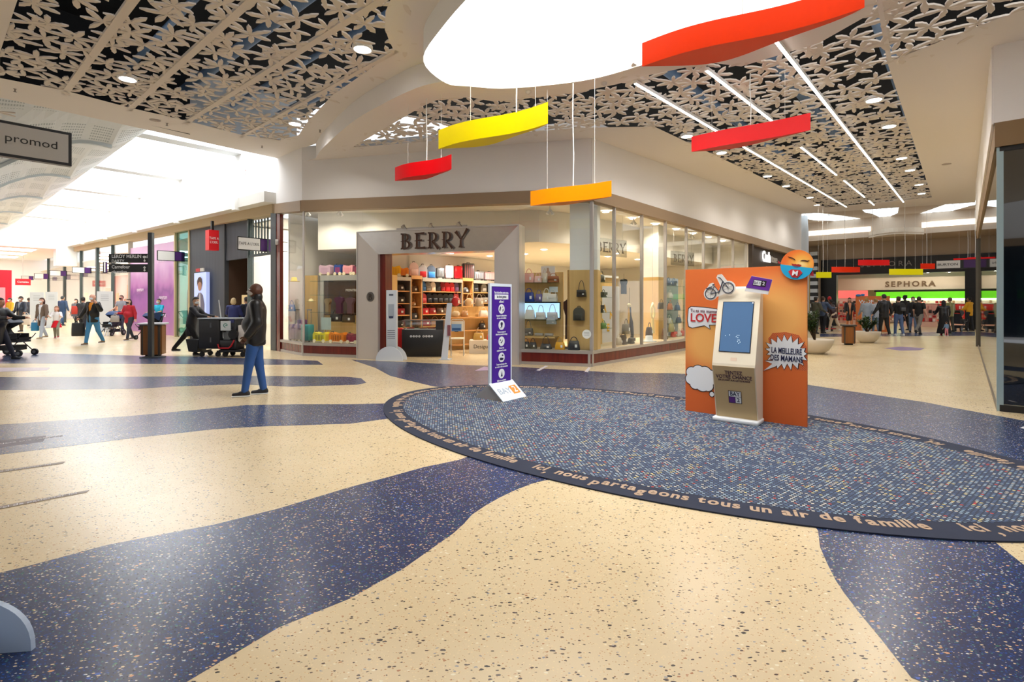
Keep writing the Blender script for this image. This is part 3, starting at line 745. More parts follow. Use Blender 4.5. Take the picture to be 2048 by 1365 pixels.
# small spotlights on stems
for i, (p_, lb) in enumerate(((FL(fx(615, .4), .4), 'leftmost in the luggage window'), (FL(fx(680, .4), .4), 'second in the luggage window'), (FL(fx(1100, .45), .45), 'above the handbag window beside the entrance'), (AB(11.0, 7.0), 'just round the shop corner'), (AB(13.3, 7.0), 'behind the third side pane'), (AB(17.4, 7.0), 'behind the fifth side pane'))):
    z = 3.86 + .055 * max(0, -p_.x)
    mb = MB(Matrix.Translation((p_.x, p_.y, z))); mb.cyl((0, 0, 0), (0, 0, -.08), .015); mb.cyl((0, 0, -.08), (-.07, -.05, -.22), .02, .04); mb.cyl((0, 0, -.08), (.07, -.02, -.22), .02, .04)
    tag(mb.build('spotlight', mat('#e8e6e2', 0.4)), 'white twin stem spotlight hanging ' + lb, 'spotlight')

# ================================================================== "Cash" SHOP BEYOND
mb = MB(MR); mb.box(22.2, 30.7, 6.62, 6.8, 2.55, 3.84); mb.box(22.2, 22.45, 6.45, 6.7, 0, 3.82); mb.box(30.4, 30.7, 6.45, 6.8, 0, 3.82)
struct('wall_side', mb, wood('#3a302c', '#463a34', 0.4, 1.0, 0, 'dark_panel'))
mb = MB(MR); mb.box(22.45, 30.4, 7.6, 7.7, 0, 2.6); struct('wall_side_recess', mb, mat('#4a3c4a', 0.7))
sg = thing('shop_sign', 'white Cashtone lettering on the dark fascia beyond the handbag shop', 'sign', AB(24.7, 6.6, 3.35), RZ_R)
M_ = Matrix.Rotation(PI, 4, 'Z')
MB().text('Cash', .62, upright(-.62 - .5, -.03, .0, PI) if False else Matrix.Translation((.0, -.02, .1)) @ Matrix.Rotation(PI / 2, 4, 'X'), 0, .03, .03, sx=1.0).build('lettering', mat((1, 1, 1), .6, emit=.8), sg)
MB().text('tone', .52, Matrix.Translation((1.25, -.02, .08)) @ Matrix.Rotation(PI / 2, 4, 'X'), 0, .03, .0).build('lettering', mat('#bdbab6', .6), sg)
MB().text('The money line', .17, Matrix.Translation((.5, -.02, -.36)) @ Matrix.Rotation(PI / 2, 4, 'X'), 0, .03, .0).build('small_lettering', mat('#8f8a86', .6), sg)
mb = MB(); mb.box(0, 3.2, -.02, .03, -.45, .45)
pn = thing('sign_board', 'pale cream board under the dark fascia, peeking above the orange panel', 'board', AB(25.6, 6.56, 2.2), RZ_R)
mb = MB(); mb.box(0, 3.4, 0, .05, -.1, .38); mb.build('panel', mat('#d8cfc6', .6), pn)

# ================================================================== RIGHT SHOPFRONT (beside the camera line)
zc = lambda a, b: zlow(*ABt(a, b))
mb = MB()
wallseg(mb, AB(9.82, -.34), AB(24.2, -.34), (3.95, zc(9.82, -.34) + .02), (3.95, zc(24.2, -.34) + .02), .2, -.06)
wallseg(mb, AB(9.82, -6), AB(9.82, -.30), (3.95, zc(9.82, -6) + .02), (3.95, zc(9.82, -.34) + .02), .2, -.06)
struct('wall_right', mb, WALLW)
mb = MB()
wallseg(mb, AB(9.76, -.34), AB(24.2, -.34), (3.62, 3.97), (3.62, 3.97), .3, -.03)
wallseg(mb, AB(9.82, -6), AB(9.82, -.32), (3.62, 3.97), (3.62, 3.97), .3, -.03)
struct(sname('trim'), mb, plaster('#8a6f4c', 'fascia_brown', .6))
GL2 = glass_mat('#dfe6e6', .08); GLD = glass_mat('#3a5464', .22, 'tinted_glass')
mb = MB(); wallseg(mb, AB(9.9, -.34), AB(23.5, -.34), (.04, 3.62), (.04, 3.62), .012, .0); struct(sname('window'), mb, GL2)
mb = MB(); wallseg(mb, AB(9.82, -6), AB(9.82, -.40), (.1, 3.6), (.1, 3.6), .012, .0); struct(sname('window'), mb, GLD)
BLK = mat('#17181b', .35); 
mb = MB(); wallseg(mb, AB(9.80, -6), AB(9.80, -.36), (0, .09), (0, .09), .06, .0); wallseg(mb, AB(9.80, -6), AB(9.80, -.36), (3.56, 3.62), (3.56, 3.62), .06, .0); struct(sname('trim'), mb, BLK)
mb = MB(); wallseg(mb, AB(9.85, -.33), AB(23.5, -.33), (0, .05), (0, .05), .05, .0); struct(sname('trim'), mb, mat('#7d7468', .5, .3))
mb = MB(MR); mb.box(9.8, 9.86, -.40, -.33, 0, 3.62); struct(sname('trim'), mb, mat('#9fb6bd', .3, .4))
mb = MB(MR); mb.box(23.5, 23.8, -.42, -.28, 0, 3.62); struct(sname('trim'), mb, mat('#5c5750', .5))
mb = MB(MR); mb.box(13.5, 23.6, -4.2, -4.1, 0, 3.6); mb.box(9.9, 23.6, -6.1, -6.0, 0, 3.6); struct('wall_right_inner', mb, mat('#2b3036', .7))
mb = MB(MR); mb.box(9.82, 23.6, -6.0, -.5, 3.6, 3.66); struct('ceiling', mb, mat('#4b4740', .8))
PW = 90  # extra lamp added so the totem shows through the tinted glass
shoplight(AB(14.5, -1.6), 3.6, 'added round light in the right shop ceiling to show the totem')
h = MB(MR); h.box(9.90, 9.93, -.52, -.48, 1.55, 2.35); tag(h.build('door_handle_bar', mat('#c6bd92', .4)), 'long pale vertical door bar on the dark right glass front', 'door handle')

# ================================================================== FAR HALL AND THE BEAUTY SHOP
ZH = lambda x, y: zlow(x, y)
mb = sheet([ABt(ae, 14), ABt(ae, -8), ABt(34.6, -8), ABt(34.6, 14)], [], lambda x, y: 6.12)
mb.add([(*ABt(ae, 6.5), zc(ae, 6.5)), (*ABt(ae, -.34), zc(ae, -.34)), (*ABt(ae, -.34), 6.4), (*ABt(ae, 6.5), 6.2)], [(0, 1, 2, 3)])
mb.add([(*ABt(34.6, 14), 5.05), (*ABt(34.6, -8), 5.05), (*ABt(34.6, -8), 6.35), (*ABt(34.6, 14), 6.35)], [(0, 1, 2, 3)])
struct('ceiling', mb, plaster('#cdbdac', 'hall_ceiling_high'))
struct('ceiling', sheet([ABt(34.6, 14), ABt(34.6, -8), ABt(38.2, -8), ABt(38.2, 14)], [], lambda x, y: 5.05), plaster('#b8a48e', 'hall_ceiling'))
# back-lit leaf-patterned ceiling windows
n = NT('leaf_window'); v = n.vor(n.tc.outputs['Object'], 3.2, 'DISTANCE_TO_EDGE'); f = n.math('LESS_THAN', v.outputs['Distance'], .035)
n.p.inputs['Base Color'].default_value = (0, 0, 0, 1)
n.put(n.p.inputs['Emission Color'], n.mix(f, (.86, .95, 1, 1), (.12, .14, .15, 1))); n.p.inputs['Emission Strength'].default_value = 1.4
LEAF = n.m
def HP(u, v): Y = 4.6 * F / (HOR - v); return ((u - 1024) * Y / F, Y)
for pl in ([(1719, 415), (1740, 411), (1803, 407), (1797, 417), (1795, 427), (1782, 432), (1775, 438), (1762, 436), (1745, 428), (1730, 425)], [(1603, 425), (1640, 427), (1690, 433), (1742, 441), (1738, 444), (1690, 443), (1630, 441), (1603, 437)], [(1816, 436), (1850, 424), (1890, 410), (1940, 397), (1990, 385), (1990, 402), (1940, 412), (1890, 426), (1850, 435)], [(1862, 437), (1900, 430), (1940, 425), (1990, 420), (1990, 425), (1940, 431), (1900, 435), (1866, 439)]):
    struct(sname('window'), sheet([HP(*q) for q in pl], [], lambda x, y: 6.1), LEAF)
COVE = mat((1.0, .93, .82), 1, emit=.75, key='cove')
mb = MB(MR); mb.box(34.52, 34.6, 3.9, 9.5, 5.35, 5.62); mb.box(34.52, 34.6, -8, 1.7, 5.35, 5.62); struct(sname('trim'), mb, COVE)
mb = MB(MR); pts = [(34.6 - 1.1 * math.sin(PI * t / 12), 1.6 + 2.4 * t / 12) for t in range(13)]; mb.prism(pts + [(34.62, 4.0), (34.62, 1.6)], 5.0, 5.35); mb.prism([(x - .05, y) for x, y in pts] + [(34.62, 4.0), (34.62, 1.6)], 5.1, 5.22); struct(sname('trim'), mb, plaster('#e0d3c2', 'cove_paint'))
mb = MB(MR); mb.box(38, 38.15, -9, 9, 4.12, 5.1); mb.box(38, 38.15, 6.9, 14, 0, 5.1); mb.box(30.7, 38, 14, 14.1, 0, 6.4); mb.box(24.2, 38, -9.1, -9, 0, 6.4); struct('wall_far', mb, plaster('#b5a28c', 'hall_wall'))
PW = 200
for i, (u, w_) in enumerate(((1727, 490), (1780, 487), (1840, 484), (1897, 481))):
    Y = 3.53 * F / (HOR - w_); shoplight(((u - 1024) * Y / F, Y), 5.05, '%s bright twin light from the left in the hall ceiling before the black lintel' % ords[i], .14)
# white column and black-and-white striped column on the left of the hall
t = thing('round_column', 'tall white column at the end of the corridor beside the orange panel', 'column', AB(31.6, 6.75), 0)
MB().lathe([(.42, 0), (.42, 5.2), (.36, 6.3)], seg=28).build('shaft', plaster('#d5dce2', 'white_column'), t)
t = thing('striped_column', 'narrow column with black and white bands left of the black shop portal', 'column', AB(37.0, 7.1), RZ_R)
mb = MB(); [mb.box(-.15, .15, -.2, .2, .23 * i, .23 * i + .23, i % 2) for i in range(20)]; mb.build('shaft', [mat('#141416', .4), mat('#c9cdd0', .4)], t)
MB().box(-.18, .18, .2, .3, 0, 4.6).build('side_trim', mat('#b39a6a', .4, .3), t)
# Sephora
BK = mat('#0e0e10', .3)
sp = thing('shop_portal', 'wide black portal with SEPHORA in thin grey letters across its lintel', 'shop portal', AB(38, 3, 0), RZ_R)
sp.rotation_euler[2] = face_dir(-RV)
LMX = Matrix()          # local x runs along -l (to the right as seen), local y away from the viewer
mb = MB(); mb.box(-3.9, 12, -.12, .3, 3.16, 4.12); mb.build('lintel', BK, sp)
mb = MB(); mb.box(-3.9, -3.05, -.12, .5, 0, 3.16); mb.build('pillar', BK, sp)
mb = MB(); mb.box(3.0, 3.45, -.12, .5, 0, 3.16); mb.build('pillar', BK, sp)
mb = MB(); mb.text('SEPHORA', .42, upright(-.55, -.14, 3.72), 0, .02, .0, spacing=1.55); mb.build('lettering', mat('#8d8580', .5), sp)
def S_(x, y, z=0): return sp.matrix_world  # placeholder
MS = Matrix.Translation(AB(38, 3, 0)) @ Matrix.Rotation(face_dir(-RV), 4, 'Z')
mb = MB(MS); mb.box(-6, 12, 9.0, 9.1, 0, 3.6); mb.box(-6.1, -6, 0, 9, 0, 3.6); struct('wall_far', mb, plaster('#e9dfce', 'shop_wall'))
mb = MB(MS); mb.box(-6, 12, .3, 9, 3.55, 3.6); struct('ceiling', mb, plaster('#d9cbb6', 'shop_ceiling2'))
sg = thing('wall_sign', 'SEPHORA in raised brown letters on the pale band inside the shop', 'sign', MS @ Vector((.0, 7.6, 0)), face_dir(-RV))
MB().text('SEPHORA', .52, upright(.1, -.03, 2.72), 0, .04, .03, spacing=1.35).build('lettering', mat('#7b6347', .5), sg)
MB().box(-4.2, 4.6, 0, .1, 2.35, 3.2).build('backing', plaster('#eadfc9'), sg)
GRN = mat('#5fc51c', .5, emit=.45, key='green'); PNK = mat('#ef6b66', .5, emit=.4, key='pinkglow')
hd = thing('display_wall', 'long shelf wall under the glowing green header inside the beauty shop', 'display shelves', MS @ Vector((.6, 7.4, 0)), face_dir(-RV))
MB().box(-2.4, 3.3, -.1, .15, 1.72, 2.2).build('green_header', GRN, hd); MB().box(-2.4, 3.3, -.12, -.1, 1.66, 1.72).build('light_strip', mat((.9, 1, .8), 1, emit=4, key='gs'), hd)
MB().box(-2.5, 3.4, -.1, .2, 2.2, 2.32).build('black_cap', BK, hd)
def products(nx, nz, w, z0, z1, cols, seed, mbm=None, y=-.1, d=.18):
    rnd = random.Random(seed); mb = MB(); cw = w / nx; ch = (z1 - z0) / nz
    for i in range(nx):
        for j in range(nz):
            if rnd.random() < .9: mb.box(-w / 2 + i * cw + cw * .1, -w / 2 + i * cw + cw * rnd.uniform(.6, .95), y - d * rnd.uniform(.2, 1), y, z0 + j * ch, z0 + j * ch + ch * rnd.uniform(.45, .85), rnd.randrange(len(cols)))
    return mb
PC = [mat(c, .4) for c in ('#d8332f', '#f2b8ac', '#f7e8e0', '#b51f28', '#2c2426', '#e86f5e', '#caa27a')]
ob = products(26, 7, 5.6, .2, 1.62, PC, 3).build('products', PC, hd); ob.location = (.45, 0, 0); ob['kind'] = 'stuff'
mb = MB()
for z in (.15, .38, .6, .8, 1.0, 1.2, 1.4): mb.box(-2.4, 3.3, -.3, .1, z - .02, z)
mb.box(-2.4, 3.3, .0, .1, 0, 1.7); mb.build('shelves', mat('#efe3dc', .5), hd)
hd2 = thing('display_wall', 'shelf wall under a glowing pink header at the left inside the beauty shop', 'display shelves', MS @ Vector((-3.6, 5.5, 0)), face_dir(-RV) + .5)
MB().box(-1.6, 1.6, -.1, .15, 1.75, 2.3).build('pink_header', PNK, hd2)
MB().box(-1.6, 1.6, 0, .1, 0, 1.75).build('back_panel', mat('#f0d6cc', .6), hd2)
ob = products(14, 7, 3.0, .2, 1.6, PC, 4).build('products', PC, hd2); ob['kind'] = 'stuff'
hd3 = thing('display_wall', 'shelf wall under green header seen right of the black pillar', 'display shelves', MS @ Vector((6.5, 7.4, 0)), face_dir(-RV))
MB().box(-1.9, 3.3, -.1, .15, 1.72, 2.2).build('green_header', GRN, hd3); MB().box(-2.0, 3.4, 0, .1, 0, 1.7).build('back_panel', mat('#e8d8ce', .6), hd3)
ob = products(20, 7, 3.6, .2, 1.6, PC, 6).build('products', PC, hd3); ob['kind'] = 'stuff'
for i, (x, y, w, lb) in enumerate(((-2.2, 3.2, 1.3, 'left of the black upright'), (.9, 2.2, 1.7, 'in the middle of the entrance'), (2.4, 4.0, 1.2, 'near the right pillar'))):
    t = thing('display_stand', 'low shop gondola with red and pink cosmetics ' + lb, 'display stand', MS @ Vector((x, y, 0)), face_dir(-RV))
    MB().box(-w / 2, w / 2, -.25, .25, 0, .3).build('base', mat('#f0c6b4', .4), t); MB().box(-w / 2, w / 2, -.03, .03, .3, 1.35).build('back_panel', PC[i % 2], t)
    ob = products(9, 4, w * .95, .32, 1.3, PC, 10 + i, y=-.04, d=.16).build('products', PC, t); ob['kind'] = 'stuff'
t = thing('entrance_post', 'thin black upright post standing in the beauty shop entrance', 'post', MS @ Vector((.9, 1.0, 0)), 0)
mb = MB(); mb.box(-.035, .035, -.035, .035, 0, 1.6); mb.box(-.3, .3, -.03, .03, 1.5, 1.6); mb.build('post', BK, t)
# glow panels added to brighten the beauty shop, then its track lights
for i_, (x_, y_) in enumerate(((-3.5, 3), (.2, 3.2), (3.8, 3.2), (7.5, 3.2), (-2, 6.3), (2, 6.3), (6, 6.3))):
    t = thing('ceiling_light', '%s added flat glow panel brightening the beauty shop, counted from the entrance left' % ords[i_], 'light', MS @ Vector((x_, y_, 3.53)), face_dir(-RV)); MB().box(-.6, .6, -.35, .35, 0, .02).build('panel', mat((1, .95, .85), 1, emit=2.8, key='panelb'), t)
for i, (x, y) in enumerate(((-1.6, 1.6), (-.9, 2.6), (.3, 1.6), (1.0, 2.4), (2.3, 1.4), (-.4, 6.2), (.9, 6.2), (2.0, 6.2))):
    M = MS @ Matrix.Translation((x, y, 3.42)) @ Matrix.Rotation(.6, 4, 'Z')
    mb = MB(M); mb.box(-.4, .4, -.02, .02, .06, .13); [mb.box(-.36 + .2 * j, -.26 + .2 * j, -.05, .05, .0, .06, 1) for j in range(4)]
    tag(mb.build('track_light', [WH, SPOTW]), 'track with four small lights on the beauty shop ceiling, %s' % ('over its entrance' if i < 5 else 'deep inside under the second sign'), 'light', 'track lights over the entrance' if i < 5 else 'track lights deep in the shop')

# ================================================================== CORRIDOR L (left)
AF = 7.63
fz = lambda b: 4.25 + 0.022 * (b - 16.3)
ML = Matrix.Rotation(RZ_L, 4, 'Z')               # local x = along l, local y = -r (toward the corridor)
def Lbox(mb, b0, b1, a0, a1, z0, z1, m=0): return mb.box(b0, b1, -a1, -a0, z0, z1, m, ML)
def Lslope(mb, b0, b1, a0, a1, lo, hi, m=0):
    vs = []
    for b in (b0, b1):
        for a in (a0, a1):
            for z in (lo(b), hi(b)): vs.append(AB(a, b, z))
    return mb.add(vs, [(0, 1, 3, 2), (4, 6, 7, 5), (0, 4, 5, 1), (2, 3, 7, 6), (0, 2, 6, 4), (1, 5, 7, 3)], m)
mb = Lslope(MB(), 16.35, 60, 7.5, 7.9, fz, lambda b: fz(b) + .30); struct(sname('trim'), mb, plaster('#c3ad8a', 'corridor_fascia'))
mb = Lslope(MB(), 16.1, 60, 7.15, 7.6, lambda b: fz(b) + .30, lambda b: fz(b) + .62); struct(sname('trim'), mb, plaster('#e6e3dc', 'ledge_paint'))
mb = MB()
for b in (18.0, 23.7, 29.5, 35, 40.5, 46): Lslope(mb, b, b + .25, 7.05, 7.2, lambda b: fz(b) + .22, lambda b: fz(b) + .80)
struct(sname('trim'), mb, plaster('#efece6', 'bracket_paint'))
WALLB = plaster('#f6f7f8', 'bright_white')
mb = Lslope(MB(), 16.0, 60, 7.6, 7.75, lambda b: fz(b) + .3, lambda b: 7.3)
for k_ in range(6): Lbox(mb, 18.1 + 5.6 * k_, 18.6 + 5.6 * k_, 7.3, 7.62, fz(18.1 + 5.6 * k_) + .6, 6.9)
struct('wall_corridor', mb, WALLB)
mb = MB(); Lbox(mb, 15.35, 15.5, 4.2, 7.8, 6.1, 7.6)
for k_ in range(5): Lbox(mb, 18.1 + 5.6 * k_, 18.65 + 5.6 * k_, 4.4, 7.62, 6.4, 6.95)
Lbox(mb, 15.5, 46, 4.3, 4.5, 6.38, 7.4)
struct('trim_corridor' if False else sname('trim'), mb, plaster('#e3e9ee', 'beam_paint'))
struct(sname('window'), sheet([ABt(4.3, 15.4), ABt(4.3, 46), ABt(7.8, 46), ABt(7.8, 15.4)], [], lambda x, y: 7.5), mat((1.0, 1.0, 1.0), 1, emit=3.0, key='skyglow2'))
for b_ in range(3):
    t = thing('ceiling_light', '%s added glow panel brightening the far end of the left corridor' % ('nearest', 'middle', 'farthest')[b_], 'light', AB(3.6, 48 + 4.2 * b_, 4.97), RZ_L); MB().box(-1.0, 1.0, -2.2, 2.2, 0, .02).build('panel', mat((1, .98, .95), 1, emit=5, key='endpanel'), t)  # glowing panels added to brighten the far end of the corridor
# vaulted ceiling of slotted panels
n = NT('slotted_panels'); sx = n.n('SeparateXYZ'); mp = n.n('Mapping'); n.put(mp.inputs[0], n.tc.outputs['Object']); mp.inputs['Rotation'].default_value = (0, 0, -RZ_L); n.put(sx.inputs[0], mp.outputs[0])
def slot(x, per, duty): return n.math('LESS_THAN', n.math('FRACT', n.math('DIVIDE', x, per)), duty)
fine = n.math('MULTIPLY', slot(sx.outputs[0], .12, .5), slot(sx.outputs[1], .05, .6)); blk = n.math('MULTIPLY', slot(sx.outputs[0], 1.15, .62), slot(sx.outputs[1], .62, .75))
n.put(n.p.inputs['Base Color'], n.mix(n.math('MULTIPLY', fine, blk), lin('#e4e8ea'), lin('#b4bcc0'))); n.p.inputs['Roughness'].default_value = .8
VAULT = n.m
A_ = [4.5, 4.0, 3.8, 3.6, 3.3, 3.1, 2.93, 2.7, 2.5, 2.25, 2.05, 1.75, 1.5, 1.2, 1.0, 0.4, -1.0]
ZR_ = [6.35, 5.95, 5.84, 5.86, 5.85, 5.82, 5.76, 5.67, 5.55, 5.40, 5.24, 5.0, 4.8, 4.6, 4.5, 4.3, 4.2]
def shell(i, f): return 6.38 * (1 - f) + ZR_[i] * f               # each bay starts flat and high and dips to its rib
mb = MB(); rb_ = MB(); NB_ = 6
for k_ in range(6):
    b0 = 15.35 if k_ == 0 else 18.15 + 5.6 * (k_ - 1); b1 = 18.1 + 5.6 * k_
    for q in range(NB_):
        f0, f1 = q / NB_, (q + 1) / NB_; g0, g1 = f0 ** 2.2, f1 ** 2.2
        for i in range(len(A_) - 1):
            mb.add([AB(A_[i], b0 + (b1 - b0) * f0, shell(i, g0)), AB(A_[i + 1], b0 + (b1 - b0) * f0, shell(i + 1, g0)), AB(A_[i + 1], b0 + (b1 - b0) * f1, shell(i + 1, g1)), AB(A_[i], b0 + (b1 - b0) * f1, shell(i, g1))], [(0, 1, 2, 3)])
    for i in range(2, len(A_) - 1):
        z0, z1 = ZR_[i], ZR_[i + 1]; rb_.add([AB(A_[i], b1 - .1, z0 - .05), AB(A_[i + 1], b1 - .1, z1 - .05), AB(A_[i + 1], b1 + .02, z1 - .05), AB(A_[i], b1 + .02, z0 - .05), AB(A_[i], b1 - .1, z0 + .04), AB(A_[i + 1], b1 - .1, z1 + .04)], [(0, 1, 2, 3), (0, 4, 5, 1)])
struct('ceiling', mb, VAULT)
struct(sname('trim'), rb_, plaster('#c7d0d3', 'rib_paint'))
mb = MB(); Lbox(mb, 15.5, 62, -1.15, -1.0, 0, 4.3); struct('wall_left', mb, WALLB)
mb = MB(); Lbox(mb, 45.5, 46.1, -1, 7.7, 5.0, 7.4); Lbox(mb, 45.5, 46.5, 6.6, 7.7, 3.9, 5.0); Lbox(mb, 46.1, 60, -1, 7.7, 5.0, 5.1); struct('wall_end', mb, plaster('#f1efec', 'end_paint'))
mb = MB(); Lbox(mb, 60, 60.2, -1, 12, 0, 5.1); struct('wall_end', mb, plaster('#f1efec', 'end_paint2'))

# shopfronts of corridor L
GC = mat('#3d4a4a', .5); PALE = mat('#c9b489', .5)
mb = MB(); Lbox(mb, 16.3, 60, 12.0, 12.1, 0, 4.6); struct('wall_shops', mb, plaster('#f0eee8', 'shops_back'))
mb = MB(); Lbox(mb, 16.3, 60, 7.7, 12, 4.1, 4.15); struct('ceiling', mb, plaster('#efe9df', 'shops_ceiling'))
FILL_PANEL = mat((1, .985, .96), 1, emit=11.0, key='panel')  # glow for panels added to light the shop interiors
for b_ in range(9):
    t = thing('ceiling_light', '%s added square glow panel lighting the shops of the left corridor, counted from the hall' % (ords + ['ninth'])[b_], 'light', AB(9.9, 17.4 if b_ == 0 else 27 + 3.8 * (b_ - 1), 4.08), RZ_L)
    MB().box(-.6, .6, -.9, .9, 0, .02).build('panel', FILL_PANEL, t)
def Lpost(b, w=.12, m=GC, d=.14): 
    mb = MB(); Lslope(mb, b - w / 2, b + w / 2, AF - .05, AF + d, lambda b: 0, fz); struct(sname('trim'), mb, m)
def Lpane(b0, b1, m=GLASS, z0=.05, z1=None): 
    mb = MB(); Lslope(mb, b0, b1, AF + .02, AF + .035, lambda b: z0, (lambda b: z1) if z1 else fz); return struct(sname('window'), mb, m)
Lpane(16.7, 18.25); Lpost(18.3, .08)
mb = MB(); Lbox(mb, 16.3, 18.4, 11.0, 11.1, 0, 3.9); Lbox(mb, 18.36, 18.42, 7.8, 11.0, 0, 4.05); struct('wall_shops', mb, plaster('#f7f2ec'))
# dark children's-wear front
DKW = wood('#393c43', '#42464e', .6, 1.2, 2, 'dark_cladding')
mb = MB(); Lslope(mb, 20.4, 23.9, AF, AF + .15, lambda b: 0, fz); Lslope(mb, 18.35, 20.4, AF + .05, AF + .15, lambda b: 3.0, fz); struct('wall_dark_shopfront', mb, DKW)
mb = MB(); Lbox(mb, 18.3, 20.5, 9.6, 9.7, 0, 3.6); Lbox(mb, 20.4, 20.5, 7.7, 9.7, 0, 3.6); struct('wall_dark_shopfront', mb, mat('#4a3527', .8))
mb = MB(); [Lbox(mb, 16.9 + .22 * j, 16.93 + .22 * j, AF - .02, AF + .02, 3.05, 4.2) for j in range(7)]; Lbox(mb, 16.7, 18.3, AF - .03, AF + .03, 3.0, 3.08); struct(sname('trim'), mb, GC)
Lpost(23.95, .1, PALE); Lpane(24.0, 25.6, glass_mat('#9fd0cc', .12)); Lpost(25.65, .12, PALE)
# purple hoarding with its printed light-to-dark artwork
n = NT('purple_print'); sx = n.n('SeparateXYZ'); n.put(sx.inputs[0], n.tc.outputs['Object'])
no = n.noise(n.tc.outputs['Object'], .9, 2)
fac = n.math('ADD', n.math('DIVIDE', sx.outputs[2], 4.4), n.math('MULTIPLY', n.math('SUBTRACT', no, .5), .5))
n.put(n.p.inputs['Base Color'], n.ramp(fac, [(.0, '#b878b4'), (.28, '#a04cb0'), (.42, '#7a2a96'), (.52, '#b06cb8'), (.75, '#c89acb'), (1.0, '#d4a6cf')])); n.p.inputs['Roughness'].default_value = .35
hb = thing('hoarding', 'tall purple printed hoarding closing a shop unit behind the direction post', 'hoarding', AB(AF, 29.2), 0)
hb.location = (0, 0, 0)
mb = MB(); Lslope(mb, 25.75, 32.6, AF + .02, AF + .1, lambda b: .02, lambda b: fz(b) - .35 + .0 * b); mb.build('panel', n.m, hb)
mb = MB(ML)
def Ltext(mb, txt, size, b, z, m=0, a=AF, **kw):
    return mb.text(txt, size, ML @ Matrix.Translation((b, -a + 0, z)) @ Matrix.Rotation(PI, 4, 'Z') @ Matrix.Rotation(PI / 2, 4, 'X'), m, **kw)
mb = MB()
for b, z, t_ in ((27.2, 3.4, 'prochainement'), (27.3, 1.7, 'ouverture'), (30.8, 2.1, 'ouverture'), (27.3, .9, 'bientot')): Ltext(mb, t_, .28, b, z, a=AF - .005, bold=.01)
mb.build('lettering', mat('#ead6ea', .6), hb)
Lpost(32.7, .15, mat('#b8b0a0', .5))
for b0, b1 in ((32.8, 36.0), (36.2, 39.6), (40.2, 44.0), (44.2, 49.5), (49.8, 56)): Lpane(b0, b1); Lpost(b1 + .1, .28 if b1 in (39.6, 49.5) else .1)
# what stands in those lit shops
SC = ['#e7c99a', '#c98a5a', '#d9dfe2', '#8c6a4a', '#e9b7a0', '#c8483a', '#f1e4b8', '#5f4636']
rnd = random.Random(4)
for i in range(11):
    b = 33.4 + i * 2.1; h = rnd.uniform(1.5, 2.7); t = thing('shop_fixture', 'lit display unit deep inside the %s shop window beyond the purple hoarding' % (ords[min(i // 3, 4)]), 'display unit', AB(9.3 + rnd.random() * 1.5, b), RZ_L + PI, 'display units in the shops of the left corridor')
    c = rnd.choice(SC); w = rnd.uniform(.9, 1.5)
    MB().box(-w / 2, w / 2, 0, .08, 0, h).build('back_panel', mat(c, .6), t)
    mb = MB(); [mb.box(-w / 2, w / 2, -.3, 0, z, z + .04) for z in (.3, .8, 1.3)]; mb.build('shelves', mat('#efe8dc', .5), t)
    mb = MB(); [mb.box(-w / 2 + .12 + j * .25, -w / 2 + .28 + j * .25, -.25, -.1, z + .04, z + .04 + rnd.uniform(.15, .35), j % 3) for z in (.3, .8, 1.3) for j in range(int(w / .27))]
    o = mb.build('goods', [mat(rnd.choice(SC), .5) for _ in range(3)], t); o['kind'] = 'stuff'
# red shop and far fittings at the corridor end
rs = thing('red_shop_unit', 'bright red shop unit standing far down the left corridor', 'shop unit', AB(3.3, 47.5), RZ_L)
mb = MB(); mb.box(-1.6, 3.2, -1.2, 1.6, 0, 3.5, 0); mb.build('body', mat('#d01830', .35), rs)
mb = MB(); mb.box(-1.66, -1.6, -.9, .9, 0, 2.4); mb.build('glass_door', mat('#e8a0a8', .3), rs)
rb = thing('shop_sign', 'small red hanging sign with white script far down the left corridor', 'sign', PY(46, 571, 37), face_dir(-LV))
MB().box(-.40, .40, -.04, .04, 0, .46).build('panel', mat('#cc2230', .4), rb); MB().text('Camaieu', .17, upright(0, -.05, .23), 0, .01, .01).build('lettering', mat('#ffffff', .5), rb)
MB().cyl((0, 0, .5), (0, 0, 2.1), .012).build('hanger', ALU, rb)

# ================================================================== BEHIND THE CAMERA: the rest of the hall
mb = MB(MR); mb.box(-9.2, -9, -12, 20, 0, 6.2); mb.box(-9, 10, -12.2, -12, 0, 6.2); struct('wall_back', mb, WALLW)
mb = MB(MR); mb.box(-9.0, -8.95, -11, 19, .1, 3.7); mb.box(-9, 9.5, -12, -11.95, .1, 3.7); struct(sname('window'), mb, mat('#2a333c', .12, key='dark_rear_front'))
mb = MB(MR); mb.box(-9.0, -8.9, -12, 20, 3.7, 4.0); mb.box(-9, 9.7, -12, -11.9, 3.7, 4.0); struct(sname('trim'), mb, BROWN)
